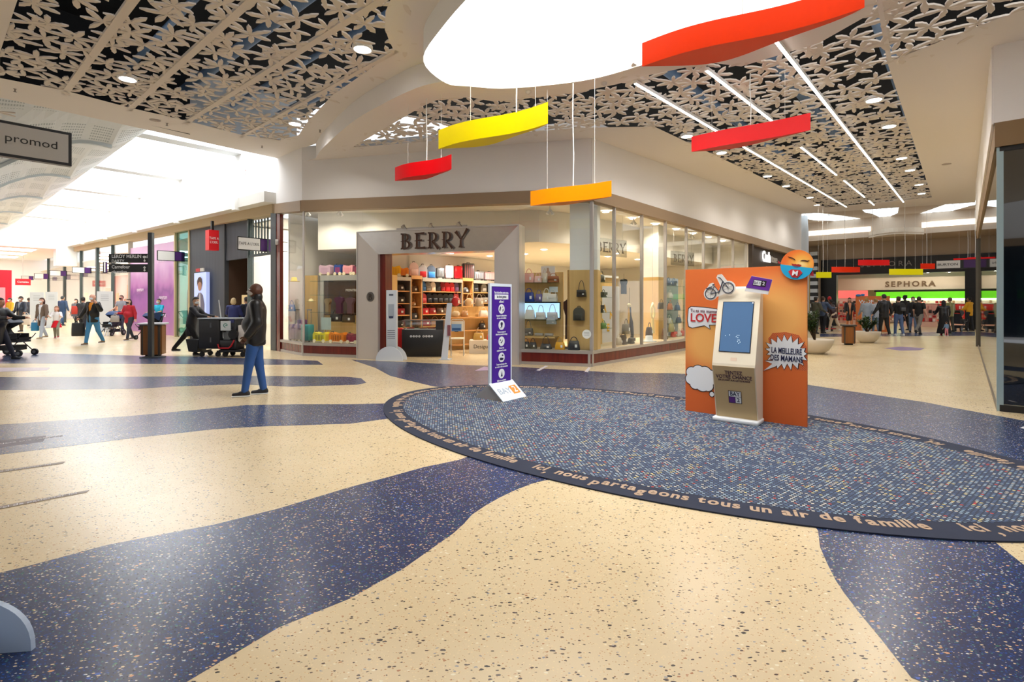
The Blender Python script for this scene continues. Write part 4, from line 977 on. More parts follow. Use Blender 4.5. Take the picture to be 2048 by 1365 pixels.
# ================================================================== FREE-STANDING THINGS ON THE MAT
# --- hanging wave shapes
def wave(uvl, uvr, YR, hgt, wid, color, label, wires, ztop, amp=.05, flip=1, core=True):
    """uvl / uvr: lower front corners seen in the photo; YR: distance of the right end"""
    YL = YR * (HOR - uvr[1]) / (HOR - uvl[1])
    p = PY(uvl[0], uvl[1], YL); q = PY(uvr[0], uvr[1], YR)
    z = (p.z + q.z) / 2; d = Vector((q.x - p.x, q.y - p.y)); L_ = d.length; ang = math.atan2(d.y, d.x)
    mid = Vector(((p.x + q.x) / 2, (p.y + q.y) / 2, z))
    t = thing('hanging_wave', label, 'hanging decoration', mid, ang)
    fr = []; bk = []; n = 24
    for i in range(n + 1):
        s = i / n; x = (s - .5) * L_
        y0 = -amp * .6 * L_ * math.sin(2 * PI * s) * flip
        fr.append((x, y0)); bk.append((x, y0 * .4 + wid * .75 * math.sin(PI * s) ** .9 * (1 + .35 * math.sin(2 * PI * s))))
    mb = MB(); prof = fr + bk[::-1][1:-1]
    mb.prism(prof, 0, hgt, 0, None, True)
    mb.build('shade', mat(color, .35, coat=0, spec=.18, key='wave' + color), t)
    for i, f in enumerate(wires):
        x = (f - .5) * L_; mb = MB()
        r = .009 if i == 1 else .0025
        mb.tube([(x, .06, hgt - .01), (x + (.01 if i == 1 else 0), .06, hgt + (ztop - z - hgt) * .3), (x - (.008 if i == 1 else 0), .06, hgt + (ztop - z - hgt) * .7), (x, .06, ztop - z)], r, seg=6)
        mb.cyl((x, .06, hgt), (x, .06, hgt + .05), .008, .003)
        mb.build('power_cable' if i == 1 else 'wire', mat('#e8e8e6', .4), t)
wave((877, 298), (1096, 247), 7.0, .29, .36, '#f5de00', 'large glossy yellow wave hanging below the round skylight', (.3, .72, 1.0 - .12), 6.98, .05)
wave((790, 362), (903, 338), 8.9, .25, .3, '#e30a16', 'small dark red wave, lowest at the left, before the shop bulkhead', (.2, .54, .79), 5.2, .06)
wave((1061, 412), (1223, 393), 8.1, .245, .3, '#ff8a00', 'orange wave hanging lowest, in front of the shop corner', (.2, .53, .79), 5.05, .04)
wave((1383, 304), (1621, 260), 7.6, .25, .3, '#ee0712', 'bright red wave hanging before the lattice ceiling at the right', (.18, .52, .8), 5.1, .03)
wave((1284, 133), (1729, 15), 4.3, .24, .42, '#f83c0c', 'largest orange-red wave at the top, nearest the camera', (.18, .5, .8), 6.98, .05)
for (u0, v0, u1, v1, Y, c, lb) in ((1716, 531, 1779, 531, 24.5, '#f01818', 'far red wave hanging before the black lintel lettering'), (1663, 545, 1720, 545, 25, '#ff3c12', 'far orange-red wave before the left end of the black lintel'), (1778, 550, 1846, 550, 23, '#efe400', 'far yellow wave hanging in the middle before the beauty shop'),
                                  (1632, 556, 1663, 556, 24, '#e8e400', 'far yellow wave beside the white column'), (1841, 538, 1870, 538, 25.5, '#ff3414', 'far orange wave just left of the BURTON hanging sign'), (1907, 522, 1966, 520, 26, '#f21414', 'far red wave above the BURTON hanging sign'), (1934, 526, 1968, 525, 25.0, '#e81010', 'short red wave at the very right before the glass front')):
    wave((u0, v0), (u1, v1), Y, .26 if Y < 25.6 else .12, .3, c, lb, (.2, .5, .8), 5.9 if Y < 26 else 6.1, .03)

# --- the orange comic board
pA = G(1371, 823); pB = G(1614, 857)
dv = (pB - pA); LB = dv.length; bang = math.atan2(dv.y, dv.x)
bd = thing('backdrop_board', 'big square orange comic-style board standing behind the kiosk on the mat', 'display board', (pA.x, pA.y, .0125), bang)
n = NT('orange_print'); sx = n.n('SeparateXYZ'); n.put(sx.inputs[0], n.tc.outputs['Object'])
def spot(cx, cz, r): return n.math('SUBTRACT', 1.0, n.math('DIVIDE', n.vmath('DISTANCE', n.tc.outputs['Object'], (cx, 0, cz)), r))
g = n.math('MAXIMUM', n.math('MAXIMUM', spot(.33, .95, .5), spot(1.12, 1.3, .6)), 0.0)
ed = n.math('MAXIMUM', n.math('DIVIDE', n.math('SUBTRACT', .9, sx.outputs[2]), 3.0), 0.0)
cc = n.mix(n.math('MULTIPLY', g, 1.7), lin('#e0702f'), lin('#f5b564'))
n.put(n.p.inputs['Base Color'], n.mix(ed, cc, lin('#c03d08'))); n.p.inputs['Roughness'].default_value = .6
BH = 1.925
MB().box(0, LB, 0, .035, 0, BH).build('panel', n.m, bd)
def onb(u, v):                                    # position on the board face met by a pixel: (x, z)
    k = (u - 1024) / F; c, s = math.cos(bang), math.sin(bang)
    x = (k * pA.y - pA.x) / (c - k * s); Y = pA.y + x * s
    return x, CAMZ + (HOR - v) * Y / F - .0125
INK = mat('#1d1a24', .6); PAPER = mat('#e9edf2', .6); RAS = mat('#c3272c', .55)
XZ = Matrix(((1, 0, 0, 0), (0, 0, 1, 0), (0, 1, 0, 0), (0, 0, 0, 1)))
def poly_on(mb, pts, y0, y1, m=0): mb.prism(pts, y0, y1, m, XZ); return mb
def grow(pts, k):
    cx = sum(p[0] for p in pts) / len(pts); cz = sum(p[1] for p in pts) / len(pts)
    out_ = []
    for i, p in enumerate(pts):
        d = Vector((p[0] - cx, p[1] - cz)); L_ = d.length; out_.append((cx + d.x * (1 + k / L_), cz + d.y * (1 + k / L_)))
    return out_
# speech bubble with LOVE
bub = [onb(*q) for q in ((1378, 618), (1383, 614), (1410, 616), (1434, 619), (1440, 640), (1434, 650), (1418, 650), (1420, 658), (1409, 651), (1385, 656), (1378, 653), (1376, 640))]
o = poly_on(poly_on(MB(), grow(bub, .012), -.004, 0, 0), bub, -.008, -.002, 1).build('speech_bubble', [INK, PAPER], bd)
x, z = onb(1410, 637); MB().text('LOVE', .155, Matrix.Translation((x - .02, -.012, z)) @ Matrix.Rotation(PI / 2, 4, 'X') @ Matrix.Rotation(-.02, 4, 'Z'), 0, .004, .018, sx=.95).build('lettering', RAS, o)
x, z = onb(1404, 624); MB().text('Tu es ma maman', .06, Matrix.Translation((x + .03, -.012, z + .01)) @ Matrix.Rotation(PI / 2, 4, 'X') @ Matrix.Rotation(-.05, 4, 'Z'), 0, .004, .0, sx=.9).build('small_lettering', mat('#7a4a58', .6), o)
# thought cloud
x0, z0 = onb(1401, 757); mbc = MB(); mbw = MB()
for j, (dx, dz, r) in enumerate(((-.06, .0, .12), (-.13, -.02, .07), (-.12, .07, .07), (-.03, .09, .08), (.06, .07, .09), (.12, .02, .1), (.03, -.07, .1), (-.07, -.08, .07), (.1, -.09, .07))):
    c = [(x0 + dx + r * math.cos(t * PI / 10), z0 + dz + r * math.sin(t * PI / 10)) for t in range(20)]
    poly_on(mbc, grow(c, .011), -.003 - .0002 * j, 0, 0); poly_on(mbc, c, -.0072 - .0002 * j, -.0046, 1)
xs, zs = onb(1424, 789); c = [(xs + .028 * math.cos(t * PI / 8), zs + .03 * math.sin(t * PI / 8)) for t in range(16)]; poly_on(mbc, grow(c, .01), -.004, 0, 0); poly_on(mbc, c, -.008, -.003, 1)
mbc.build('thought_cloud', [INK, PAPER], bd)
# burst with words
cx, cz = onb(1572, 706); rnd = random.Random(2); bp = []
NB = 19
for i in range(NB * 2):
    t = PI * i / NB; rx, rz = (.235, .215) if i % 2 == 0 else (.185, .14)
    k_ = rnd.uniform(.92, 1.08); bp.append((min(cx + rx * k_ * math.cos(t), LB - .002), cz + rz * k_ * math.sin(t)))
tail = [onb(*q) for q in ((1530, 722), (1545, 728), (1527, 742), (1552, 733), (1560, 722))]
n = NT('halftone'); mp = n.n('Mapping'); n.put(mp.inputs[0], n.tc.outputs['Object']); mp.inputs['Rotation'].default_value = (0, .7, 0); mp.inputs['Scale'].default_value = (60, 60, 60)
sx = n.n('SeparateXYZ'); n.put(sx.inputs[0], mp.outputs[0]); da = n.math('SUBTRACT', n.math('FRACT', sx.outputs[0]), .5); db = n.math('SUBTRACT', n.math('FRACT', sx.outputs[2]), .5)
n.put(n.p.inputs['Base Color'], n.mix(n.math('LESS_THAN', n.math('ADD', n.math('MULTIPLY', da, da), n.math('MULTIPLY', db, db)), .07), lin('#dd7236'), lin('#8a3440')))
ht = [(cx - .17, cz + .02), (cx - .2, cz + .16), (cx - .15, cz + .235), (cx + .0, cz + .25), (cx + .14, cz + .22), (min(cx + .235, LB - .002), cz + .08), (min(cx + .235, LB - .002), cz - .2), (cx + .1, cz - .2), (cx, cz)]
poly_on(MB(), ht, -.0015, 0, 0).build('halftone_shadow', n.m, bd)
mbb = MB(); poly_on(mbb, grow(bp, .011)[:], -.004, -.0016, 0); poly_on(mbb, bp, -.008, -.0042, 1); poly_on(mbb, grow(tail, .008), -.0038, -.0016, 0); poly_on(mbb, tail, -.0065, -.0042, 1)
ob = mbb.build('burst_bubble', [INK, PAPER], bd)
NAVYI = mat('#1d2350', .6)
for txt, v, s in (('LA MEILLEURE', 703, .098), ('DES MAMANS', 722 - 4, .098)):
    x, z = onb(1573, v); MB().text(txt, s, Matrix.Translation((x, -.0105, z)) @ Matrix.Rotation(PI / 2, 4, 'X') @ Matrix.Rotation(-.03, 4, 'Z'), 0, .004, .015, sx=.55 if len(txt) > 10 else .6, spacing=1.0).build('lettering', NAVYI, ob)
# round smiling face fixed at the board's upper right corner
cx, cz = onb(1594.5, 530); R_ = .178
fc = MB(); fm = []
Mtl = Matrix.Translation((cx, 0, cz)) @ Matrix.Rotation(.14, 4, 'Y')
def disc(mb, r, y0, y1, m, a0=0, a1=360, n_=48):
    pts = [(r * math.cos(math.radians(a0 + (a1 - a0) * i / n_)), r * math.sin(math.radians(a0 + (a1 - a0) * i / n_))) for i in range(n_ + (0 if a1 - a0 >= 360 else 1))]
    mb.prism(pts, y0, y1, m, Mtl @ XZ)
disc(fc, R_, -.02, -.002, 0)
nf = NT('face_print'); 
nf.put(nf.p.inputs['Base Color'], nf.ramp(nf.math('DIVIDE', nf.vmath('DISTANCE', nf.tc.outputs['Object'], (cx + .05, -.02, cz + .0)), .2), [(.0, '#fbe29a'), (.35, '#f6b850'), (.8, '#ee7d2c'), (1, '#e86f2a')])); nf.p.inputs['Roughness'].default_value = .5
fo = fc.build('smiley_disc', nf.m, bd)
mb = MB(); disc(mb, R_ * 1.005, -.026, -.021, 0, 184, 352); mb.build('blue_dress', mat('#1aa7d8', .5), fo)
mb = MB()
for ptsE in ([(-.115, .095), (-.09, .085), (-.06, .082), (-.03, .065), (-.02, .05), (-.035, .055), (-.06, .07), (-.085, .074)], [(.03, .05), (.05, .062), (.08, .065), (.105, .056), (.125, .068), (.11, .045), (.08, .05), (.05, .05)]):
    mb.prism(ptsE, -.026, -.021, 0, Mtl @ XZ)
mb.build('closed_eyes', mat('#4a2018', .6), fo)
mb = MB(); mb.prism([(-.06, .01), (-.03, .004), (-.012, .008), (0, .002), (.015, .008), (.05, .002), (.04, -.022), (.015, -.036), (-.02, -.034), (-.045, -.016)], -.026, -.021, 0, Mtl @ XZ); mb.build('mouth', mat('#a01f22', .5), fo)
mb = MB(); mb.prism([(-.05, -.06), (.045, -.06), (.075, -.09), (.03, -.155), (-.03, -.155), (-.08, -.09)], -.031, -.026, 0, Mtl @ XZ); eo = mb.build('red_badge', RAS, fo)
MB().text('M', .088, Mtl @ Matrix.Translation((-.002, -.035, -.105)) @ Matrix.Rotation(PI / 2, 4, 'X'), 0, .005, .014).build('lettering', PAPER, eo)
mb = MB(); mb.prism([(-.17, .0), (-.215, .03), (-.205, -.005)], -.018, -.006, 0, Mtl @ XZ); mb.prism([(.15, -.08), (.18, -.06), (.195, -.115), (.16, -.115)], -.018, -.006, 0, Mtl @ XZ); mb.build('cape_tips', mat('#a82030', .5), fo)

# --- the kiosk
kA = G(1424, 839 + 4); kB = G(1516, 856)
kang = math.atan2(kB.y - kA.y, kB.x - kA.x); kw = (kB - kA).length
kc = (kA + kB) / 2; ks = thing('touchscreen_kiosk', 'cream leaning touchscreen kiosk with a white foot before the orange board', 'kiosk', (kc.x, kc.y, .0125), kang)
KW = kw / 2 * .93; CREAMK = mat('#e6dcc6', .38); KGOLD = mat('#c2a97c', .42)
# side profile (y from front to back, z)
prof = [(.10, .03), (-.055, .70), (-.05, .73), (.225, 1.655), (.27, 1.68), (.31, 1.655), (.30, .03)]
YZ = Matrix(((0, 0, 1, 0), (1, 0, 0, 0), (0, 1, 0, 0), (0, 0, 0, 1)))
MB().prism(prof, -KW, KW, 0, YZ).build('body', CREAMK, ks)
mb = MB(); mb.prism([(.099, .035), (-.057, .70), (-.0605, .6985), (.094, .035)], -KW + .012, KW - .012, 0, YZ); mb.build('lower_front', KGOLD, ks)
mb = MB(); mb.rbox(-kw / 2, kw / 2, 0, .3, 0, .05, .02); mb.build('foot_plate', mat('#eef2f6', .25), ks)
# slanted front frame: origin at knee, up the slope
sl = Vector((0, .275, .925)).normalized(); ang_up = math.atan2(.275, .925)
MU = Matrix.Translation((0, -.052, .72)) @ Matrix.Rotation(PI / 2 - ang_up, 4, 'X')       # x right, y up the slope, z outward
scr = MB(MU); scr.box(-.185, .185, .155, .80, .001, .006); so = scr.build('screen_bezel', INK, ks)
n = NT('idle_screen'); n.p.inputs['Base Color'].default_value = lin('#3b5676'); n.p.inputs['Roughness'].default_value = .12; n.p.inputs['Emission Color'].default_value = lin('#4f6d90'); n.p.inputs['Emission Strength'].default_value = .35
MB(MU).box(-.176, .176, .163, .792, .0055, .009).build('screen', n.m, so)
rnd = random.Random(9); mb = MB(MU)
for x, y in ((-.12, .36), (-.07, .37), (.02, .37), (.04, .37), (.03, .34), (.035, .31), (.05, .31), (.03, .29), (.045, .27), (.06, .285), (.01, .35)): mb.box(x - .004, x + .004, y - .004, y + .004, .0092, .0098)
mb.build('screen_specks', mat('#c5d8ea', .5, emit=.5), so)
MB(MU).box(.165, .178, .775, .792, .0092, .012).build('camera_chip', PAPER, so)
MB(MU).box(-.035, .035, .05, .09, .0005, .002).build('card_reader_spot', mat('#e2c9b2', .4), ks)
angd = math.atan2(-(.155), .67)
MD = Matrix.Translation((0, .0985, .036)) @ Matrix.Rotation(PI / 2 + math.atan2(.157, .664), 4, 'X')     # y up the lower front
PUR = mat('#5b2a86', .5); DPL = mat('#4a2a3c', .6)
mb = MB(MD)
for txt, y, s in (('TENTEZ', .60, .066), ('VOTRE CHANCE', .545, .066), ('EN JOUANT SUR CETTE BORNE', .502, .03)): mb.text(txt, s, Matrix.Translation((0.0, y, .0065)), 0, .003, .014, sx=.84 if s > .05 else .86, spacing=1.02)
mb.build('lettering', DPL, ks)
mb = MB(MD); mb.box(-.077, .077, .21, .37, .006, .0075); lo_ = mb.build('bay_logo', INK, ks)
mb = MB(MD); mb.box(-.070, .070, .295, .363, .0076, .009, 0); mb.box(0.004, .070, .217, .29, .0076, .009, 0); mb.box(-.070, -.002, .217, .29, .0076, .009, 1)
mb.build('logo_fields', [PAPER, PUR], lo_)
mb = MB(MD); mb.text('BAY', .075, Matrix.Translation((0, .329, .0105)), 0, .003, .012, sx=.85); mb.text('2', .07, Matrix.Translation((.037, .254, .0105)), 0, .003, .012); mb.build('lettering', mat('#20284a', .5), lo_)
# cut-outs on top of the kiosk: a bicycle and a voucher card
MT = Matrix.Translation((0, .20, 1.60)) @ Matrix.Rotation(PI / 2, 4, 'X')
cb = thing('bicycle_cutout', 'white bicycle cut-out fixed to the top left of the kiosk', 'cut-out', (0, 0, 0))
kf = Matrix.Translation((kc.x, kc.y, .0125)) @ Matrix.Rotation(kang, 4, 'Z')
pc = kf @ Vector((-.24, .16, 1.66)); cb.location = pc; cb.rotation_euler[2] = kang
RT = Matrix.Rotation(-.30, 4, 'Y')
def circ(cx, cy, r, n_=28): return [(cx + r * math.cos(2 * PI * i / n_), cy + r * math.sin(2 * PI * i / n_)) for i in range(n_)]
mb = MB(RT)
for c in (circ(-.115, -.035, .088), circ(.115, -.03, .088)): poly_on(mb, c, .0, .008)
poly_on(mb, [(-.16, .03), (-.09, .09), (-.045, .09), (-.03, .0), (.0, -.04), (.03, .02), (.015, .14), (.04, .17), (.09, .16), (.13, .05), (.1, -.09), (-.1, -.1)], .0005, .0075)
mb.build('card', mat('#ece9e2', .6), cb)
mb = MB(RT)
for cx_, cz_ in ((-.115, -.035), (.115, -.03)):
    mb.tube([(x, -.003, z) for x, z in circ(cx_, cz_, .066)], .0055, closed=True, seg=5)
    for k in range(6): mb.tube([(cx_, -.003, cz_), (cx_ + .064 * math.cos(k * PI / 3 + .2), -.003, cz_ + .064 * math.sin(k * PI / 3 + .2))], .0011, seg=4)
for a_, b_, r in (((-.115, -.035), (-.005, -.045), .004), ((-.005, -.045), (-.045, .06), .004), ((-.005, -.045), (.075, .065), .006), ((.115, -.03), (.06, .12), .0045), ((.06, .12), (.035, .135), .004), ((-.115, -.035), (-.045, .04), .003), ((-.06, .065), (-.03, .065), .006), ((-.15, .045), (-.07, .045), .005), ((-.02, -.065), (.01, -.03), .003)):
    mb.tube([(a_[0], -.004, a_[1]), (b_[0], -.004, b_[1])], r, seg=6)
mb.build('bicycle_drawing', mat('#2c3a52', .5), cb)
vc = thing('voucher_cutout', 'purple and white card cut-out with logo on the top right of the kiosk', 'cut-out', kf @ Vector((.235, .15, 1.70)), kang)
RT2 = Matrix.Rotation(.14, 4, 'Y'); mb = MB(RT2); poly_on(mb, [(-.145, -.1), (.125, -.11), (.15, .075), (-.09, .095)], 0, .008)
mb.build('card', mat('#eef0f4', .6), vc)
mb = MB(RT2); poly_on(mb, [(-.137, -.055), (.13, -.065), (.148, .073), (-.089, .092)], -.003, 0); mb.build('purple_field', mat('#6a2fa0', .5), vc)
mb = MB(RT2); poly_on(mb, [(-.065, -.018), (.085, -.022), (.09, .05), (-.055, .055)], -.005, -.003); mb.build('logo_plate', INK, vc)
mb = MB(RT2); poly_on(mb, [(-.058, -.012), (.028, -.014), (.033, .043), (-.049, .048)], -.007, -.005); mb.build('logo_plate', PAPER, vc)
MB(RT2).text('BAY', .045, Matrix.Translation((-.012, -.009, .016)) @ Matrix.Rotation(PI / 2, 4, 'X'), 0, .002, .01).build('lettering', mat('#8a8f9c', .5), vc)
MB(RT2).text('2', .06, Matrix.Translation((.06, -.008, .014)) @ Matrix.Rotation(PI / 2, 4, 'X'), 0, .002, .02).build('lettering', PAPER, vc)

# --- the purple totem
def totem(label, origin, rz, wdt=.54, dim=False):
    t = thing('information_totem', label, 'information stand', origin, rz)
    wht = mat('#dbe7f2', .35)
    h = wdt / 2
    # wedge foot: profile y (front negative), z
    MB().prism([(-.30, 0), (.26, 0), (.0, .23), (-.03, .23)], -h, h, 0, YZ).build('foot', mat('#a5a3a3', .5), t)
    ga_ = math.atan2(.23, .27); MFt = Matrix.Translation((0, -.30, 0)) @ Matrix.Rotation(ga_, 4, 'X')
    MB(MFt).box(-h - .02, h + .02, -.01, .36, .002, .012).build('foot_cover', wht, t)
    lm = MB(MFt); lm.box(-h + .02, h - .01, .06, .27, .0125, .014, 0); lm.box(h - .2, h - .03, .085, .25, .0145, .016, 1); lo2 = lm.build('bay_logo', [mat('#f0f4f8', .4), mat('#ee8a1c', .45)], t)
    MB(MFt).text('BAY', .15, Matrix.Translation((-.09, .165, .0165)), 0, .002, .02, sx=1.1).build('lettering', mat('#a9b7c6', .5), lo2); MB(MFt).text('2', .17, Matrix.Translation((h - .115, .165, .0185)), 0, .003, .012).build('lettering', PAPER, lo2)
    MB().box(-h, h, -.035, .0, .2, 1.77).build('panel', wht, t)
    MB().box(-h + .045, h - .03, -.038, -.035, .22, 1.725).build('poster_rim', mat('#1c2450', .5), t)
    po = MB().box(-h + .055, h - .04, -.040, -.038, .23, 1.715).build('poster', mat('#4a1c9a', .4, key='posterp'), t)
    mb = MB(); W_ = lambda z: Matrix.Translation((.007, -.0415, z)) @ Matrix.Rotation(PI / 2, 4, 'X')
    mb.text('Pas de barrières entre nous,', .052, W_(1.63), 0, .002, .02, sx=.58); mb.box(-.16, .175, -.042, -.040, 1.525, 1.6)
    mb.text('suffisent !', .05, W_(1.49), 0, .002, .02, sx=.62)
    rows = [('Respecter la distanciation', 'et le sens de circulation'), ('Porter un masque et', 'éviter de se toucher le visage'), ('Se laver très', 'régulièrement les mains'), ('Tousser ou éternuer dans', 'son coude ou dans un mouchoir'), ('Utiliser un mouchoir à', 'usage unique et le jeter')]
    for i, (a_, b_) in enumerate(rows):
        z = 1.375 - .252 * i
        mb.prism(circ(.007, z, .075), -.0425, -.040, 0, XZ)
        mb.text(a_, .04, W_(z - .105), 0, .002, .018, sx=.6); mb.text(b_, .04, W_(z - .142), 0, .002, .018, sx=.6)
    mb.build('white_print', PAPER, po)
    mb = MB(); mb.text('les bons gestes', .055, Matrix.Translation((.007, -.0435, 1.565)) @ Matrix.Rotation(PI / 2, 4, 'X'), 0, .002, .01, sx=.7)
    C_ = lambda *p: mb.prism(list(p), -.0445, -.0425, 0, XZ)
    z = 1.375; C_((-.035, z + .03), (-.02, z + .045), (-.01, z + .02), (-.03, z - .035), (-.05, z - .02)); C_((.03, z - .045), (.05, z - .03), (.05, z + .01), (.03, z - .01)); C_((.02, z + .03), (.04, z + .045), (.035, z + .02))
    z -= .252; mb.prism(circ(.007, z + .02, .028, 14), -.0445, -.0425, 0, XZ); C_((-.012, z + .01), (.026, z + .01), (.02, z - .03), (.007, z - .042), (-.006, z - .03)); C_((-.03, z - .04), (-.015, z - .03), (-.005, z - .055))
    z -= .252; C_((-.02, z - .02), (.0, z - .035), (.03, z + .0), (.035, z + .03), (.02, z + .01), (.0, z - .01)); mb.prism(circ(-.025, z + .02, .012, 10), -.0445, -.0425, 0, XZ)
    z -= .252; C_((-.045, z - .02), (-.02, z - .045), (.04, z - .04), (.055, z - .01), (.01, z - .005), (-.02, z + .0)); C_((.01, z + .04), (.04, z + .045), (.05, z + .02), (.02, z + .02))
    z -= .252; C_((-.015, z - .045), (.03, z - .045), (.02, z + .0), (.012, z + .04), (.002, z + .0))
    mb.build('icons', mat('#22204a', .5), po)
    return t
tang = math.atan2(.79, .62)
pL = Vector((-.366, 8.0, 0)); h_ = .27
tc = pL + Vector((math.cos(tang), math.sin(tang), 0)) * h_
totem('tall purple health-advice totem with white frame standing on the oval mat', (tc.x, tc.y, .0125), tang)
totem('dark purple totem with the same advice glimpsed inside the right glass front', PY(2012, 0, 12.6).xy.to_3d(), .12)

# --- sanitiser stands beside the shop door, and the cloud-shaped base at the lower left
def gel_stand(label, p, rz, height, wid, r, full=True, side=False):
    t = thing('sanitiser_stand', label, 'hand gel stand', p, rz)
    WS = mat('#dfe6ee', .4)
    pts = [(-r, 0)] + [(r * -math.cos(PI * i / 20), .12 * 0 + r * math.sin(PI * i / 20)) for i in range(1, 20)] + [(r, 0)]
    mb = MB(); mb.prism(pts, -.20, -.175, 0, XZ); mb.prism(pts, .10, .125, 0, XZ); mb.build('half_round_foot', WS, t)
    MB().rbox(-wid / 2, wid / 2, -.06, .06, 0, height, .02, seg=2).build('column', mat('#cfd8e2', .4), t)
    MB().box(-wid * .28, wid * .28, -.066, -.06, height * .62, height * .80).build('gel_window', mat('#aab6c4', .3), t)
    MB().box(-wid * .2, wid * .2, -.075, -.06, height * .6, height * .63).build('dispenser', mat('#3b4364', .4), t)
    mb = MB()
    for i in range(5): mb.box(-wid * .36, wid * .36, -.064, -.06, height * .42 - i * .05, height * .42 - i * .05 + .012)
    mb.box(-wid * .2, wid * .2, -.064, -.06, height * .92, height * .945); mb.build('printed_lines', mat('#5e6678', .5), t)
    MB().box(-wid * .14, wid * .14, -.065, -.06, height * .08, height * .14).build('logo', mat('#2c3254', .5), t)
    return t
g1 = PY(784, 0, 13.55); gel_stand('white hand gel stand with half-round foot left of the shop entrance', (g1.x, g1.y, 0), FRZ * .4, 1.80, .28, .36)
g2 = PY(892, 0, 13.6)
t = thing('sanitiser_stand', 'slim white leaning hand gel stand seen edge-on in the middle of the entrance', 'hand gel stand', (g2.x, g2.y, 0), FRZ + .2)
MB().prism([(-.13, 0), (.04, 0), (.16, 1.47), (.03, 1.47)], -.012, .012, 0, XZ).build('panel', mat('#d4dbe6', .4), t)
MB().box(.05, .13, -.06, -.012, .62, .9).build('dispenser', mat('#8e5660', .4), t)
MB().box(-.16, .12, -.14, .14, 0, .02).build('foot_plate', mat('#c2cad4', .4), t)
t = thing('sanitiser_stand', 'rounded pale blue foot plates of a hand gel stand at the lower left edge', 'hand gel stand', (-2.36, 2.22, 0), .12)
PB = mat('#aebfd6', .4)
pts = [(-.30, 0)] + [(-.30 * math.cos(PI * i / 24), .245 * math.sin(PI * i / 24) ** .8) for i in range(1, 24)] + [(.30, 0)]
MB().prism(pts, -.005, .02, 0, XZ).build('foot_plate', PB, t)
MB().prism(pts, -.26, -.235, 0, XZ).build('foot_plate', PB, t)
MB().box(-.16, .12, -.23, -.01, 0, 1.2).build('column', PB, t)

# --- floor stickers
def sticker(name, label, pix, base, words=None, size=.1):
    pts = [G(*q) for q in pix]; pts2 = [(p.x, p.y) for p in pts]
    t = thing(name, label, 'floor sticker', (0, 0, 0))
    MB().prism(pts2, .0014, .0022).build('sheet', mat(base, .4), t)
    if words:
        c = sum(pts, Vector()) / len(pts); d = pts[1] - pts[0]
        MB().text(words, size, Matrix.Translation((c.x, c.y, .0028)) @ Matrix.Rotation(math.atan2(d.y, d.x), 4, 'Z'), 0, .001, .01).build('lettering', mat('#e6e4ea', .5), t)
    return t
sticker('floor_sticker', 'dark rectangular floor sticker with white words on the navy band at the left edge', [(-60, 904), (86, 884), (93, 872), (-60, 889)], '#5d5566', 'GARDONS NOS DISTANCES', .07)
sticker('floor_line', 'long thin brown floor strip, the farther of two at the left', [(-60, 955), (126, 928), (130, 924), (-60, 950)], '#8a7a6c', 'merci de patienter ici', .05)
sticker('floor_line', 'long thin brown floor strip, the nearer of two at the left', [(-60, 1031), (172, 986), (179, 981), (-60, 1024)], '#8a7a6c', 'merci de patienter ici', .06)
sticker('floor_sticker', 'pale violet floor sticker far left beyond the blue stripe', [(-20, 745), (95, 741), (100, 736), (0, 736)], '#cfc0cc')
sticker('floor_sticker', 'small violet sticker on the floor behind the purple totem', [(950, 742), (990, 741), (992, 735), (968, 734)], '#a58cb6')
sticker('floor_sticker', 'small white strip on the floor before the handbag window', [(1073, 741), (1079, 742), (1096, 733), (1091, 732)], '#ded9dc')
sticker('floor_sticker', 'small white strip on the floor at the shop corner', [(1169, 744), (1176, 745), (1181, 736), (1177, 735)], '#ded9dc')
sticker('floor_sticker', 'flat violet and white sticker in the right corridor before the walkers', [(1768, 697), (1800, 702), (1840, 701), (1850, 697), (1800, 694)], '#8a74a0')
sticker('floor_sticker', 'tiny white tag on the navy floor at the right edge', [(2040, 857), (2048, 858), (2060, 855), (2046, 854)], '#e8e4e0')

# --- blade signs
def blade(label, u0, u1, v0, v1, Y, text=None, purple=True, ht=None, zoff=0, wall=1, fc='#f1efec', frame=BLK):
    p = PY(u0, v1, Y); w = (u1 - u0) * Y / F
    # solve the width for a sign lying along r
    best_ = min((abs(((p.x + RV.x * s) / (p.y + RV.y * s)) * F + 1024 - u1), s) for s in [i * .01 for i in range(5, 600)])[1]
    h = (v1 - v0) * Y / F
    t = thing('blade_sign', label, 'sign', p, RZ_R)
    L_ = best_
    mb = MB(); mb.box(0, L_, -.04, .04, 0, h); mb.build('frame', frame, t)
    e = h * .06; wr = L_ * (.63 if purple else 1) 
    MB().box(e, wr - e * .5, -.046, .046, e, h - e).build('face', mat(fc, .5), t)
    if purple: MB().box(wr + e * .5, L_ * .93, -.046, .046, e, h - e).build('purple_field', mat('#4b1c6e', .5), t)
    if text: MB().text(text, h * .3, upright(wr / 2, -.048, h * .5), 0, .003, .0, sx=.8).build('lettering', mat('#3c3a40', .6), t)
    if wall: MB().box(L_, L_ + .5, -.015, .015, h * .1, h * .16).build('arm', BLK, t); MB().box(L_, L_ + .5, -.015, .015, h * .84, h * .9).build('arm', BLK, t)
    return t
blade("white and purple blade sign reading TAPE A L'OEIL before the dark shopfront", 474, 545, 473, 500, 16.2, "TAPE A L'OEIL")
blade('blank white and purple blade sign right of the direction post', 314, 369, 501, 521, 21.5)
blade('white and purple blade sign half hidden left of the direction panels', 206, 214, 524, 546, 24.0)
blade('white and purple blade sign, largest of the row left of the dark green column', 144, 183, 534, 546, 31)
blade('white and purple blade sign, third from the left in the far row', 99, 134, 541, 552, 35)
blade('white and purple blade sign, second from the left in the far row', 68, 98, 547, 558, 39)
blade('grey and dark blade sign, leftmost in the far row', 42, 67, 552, 560, 43, fc='#c9c6c0')
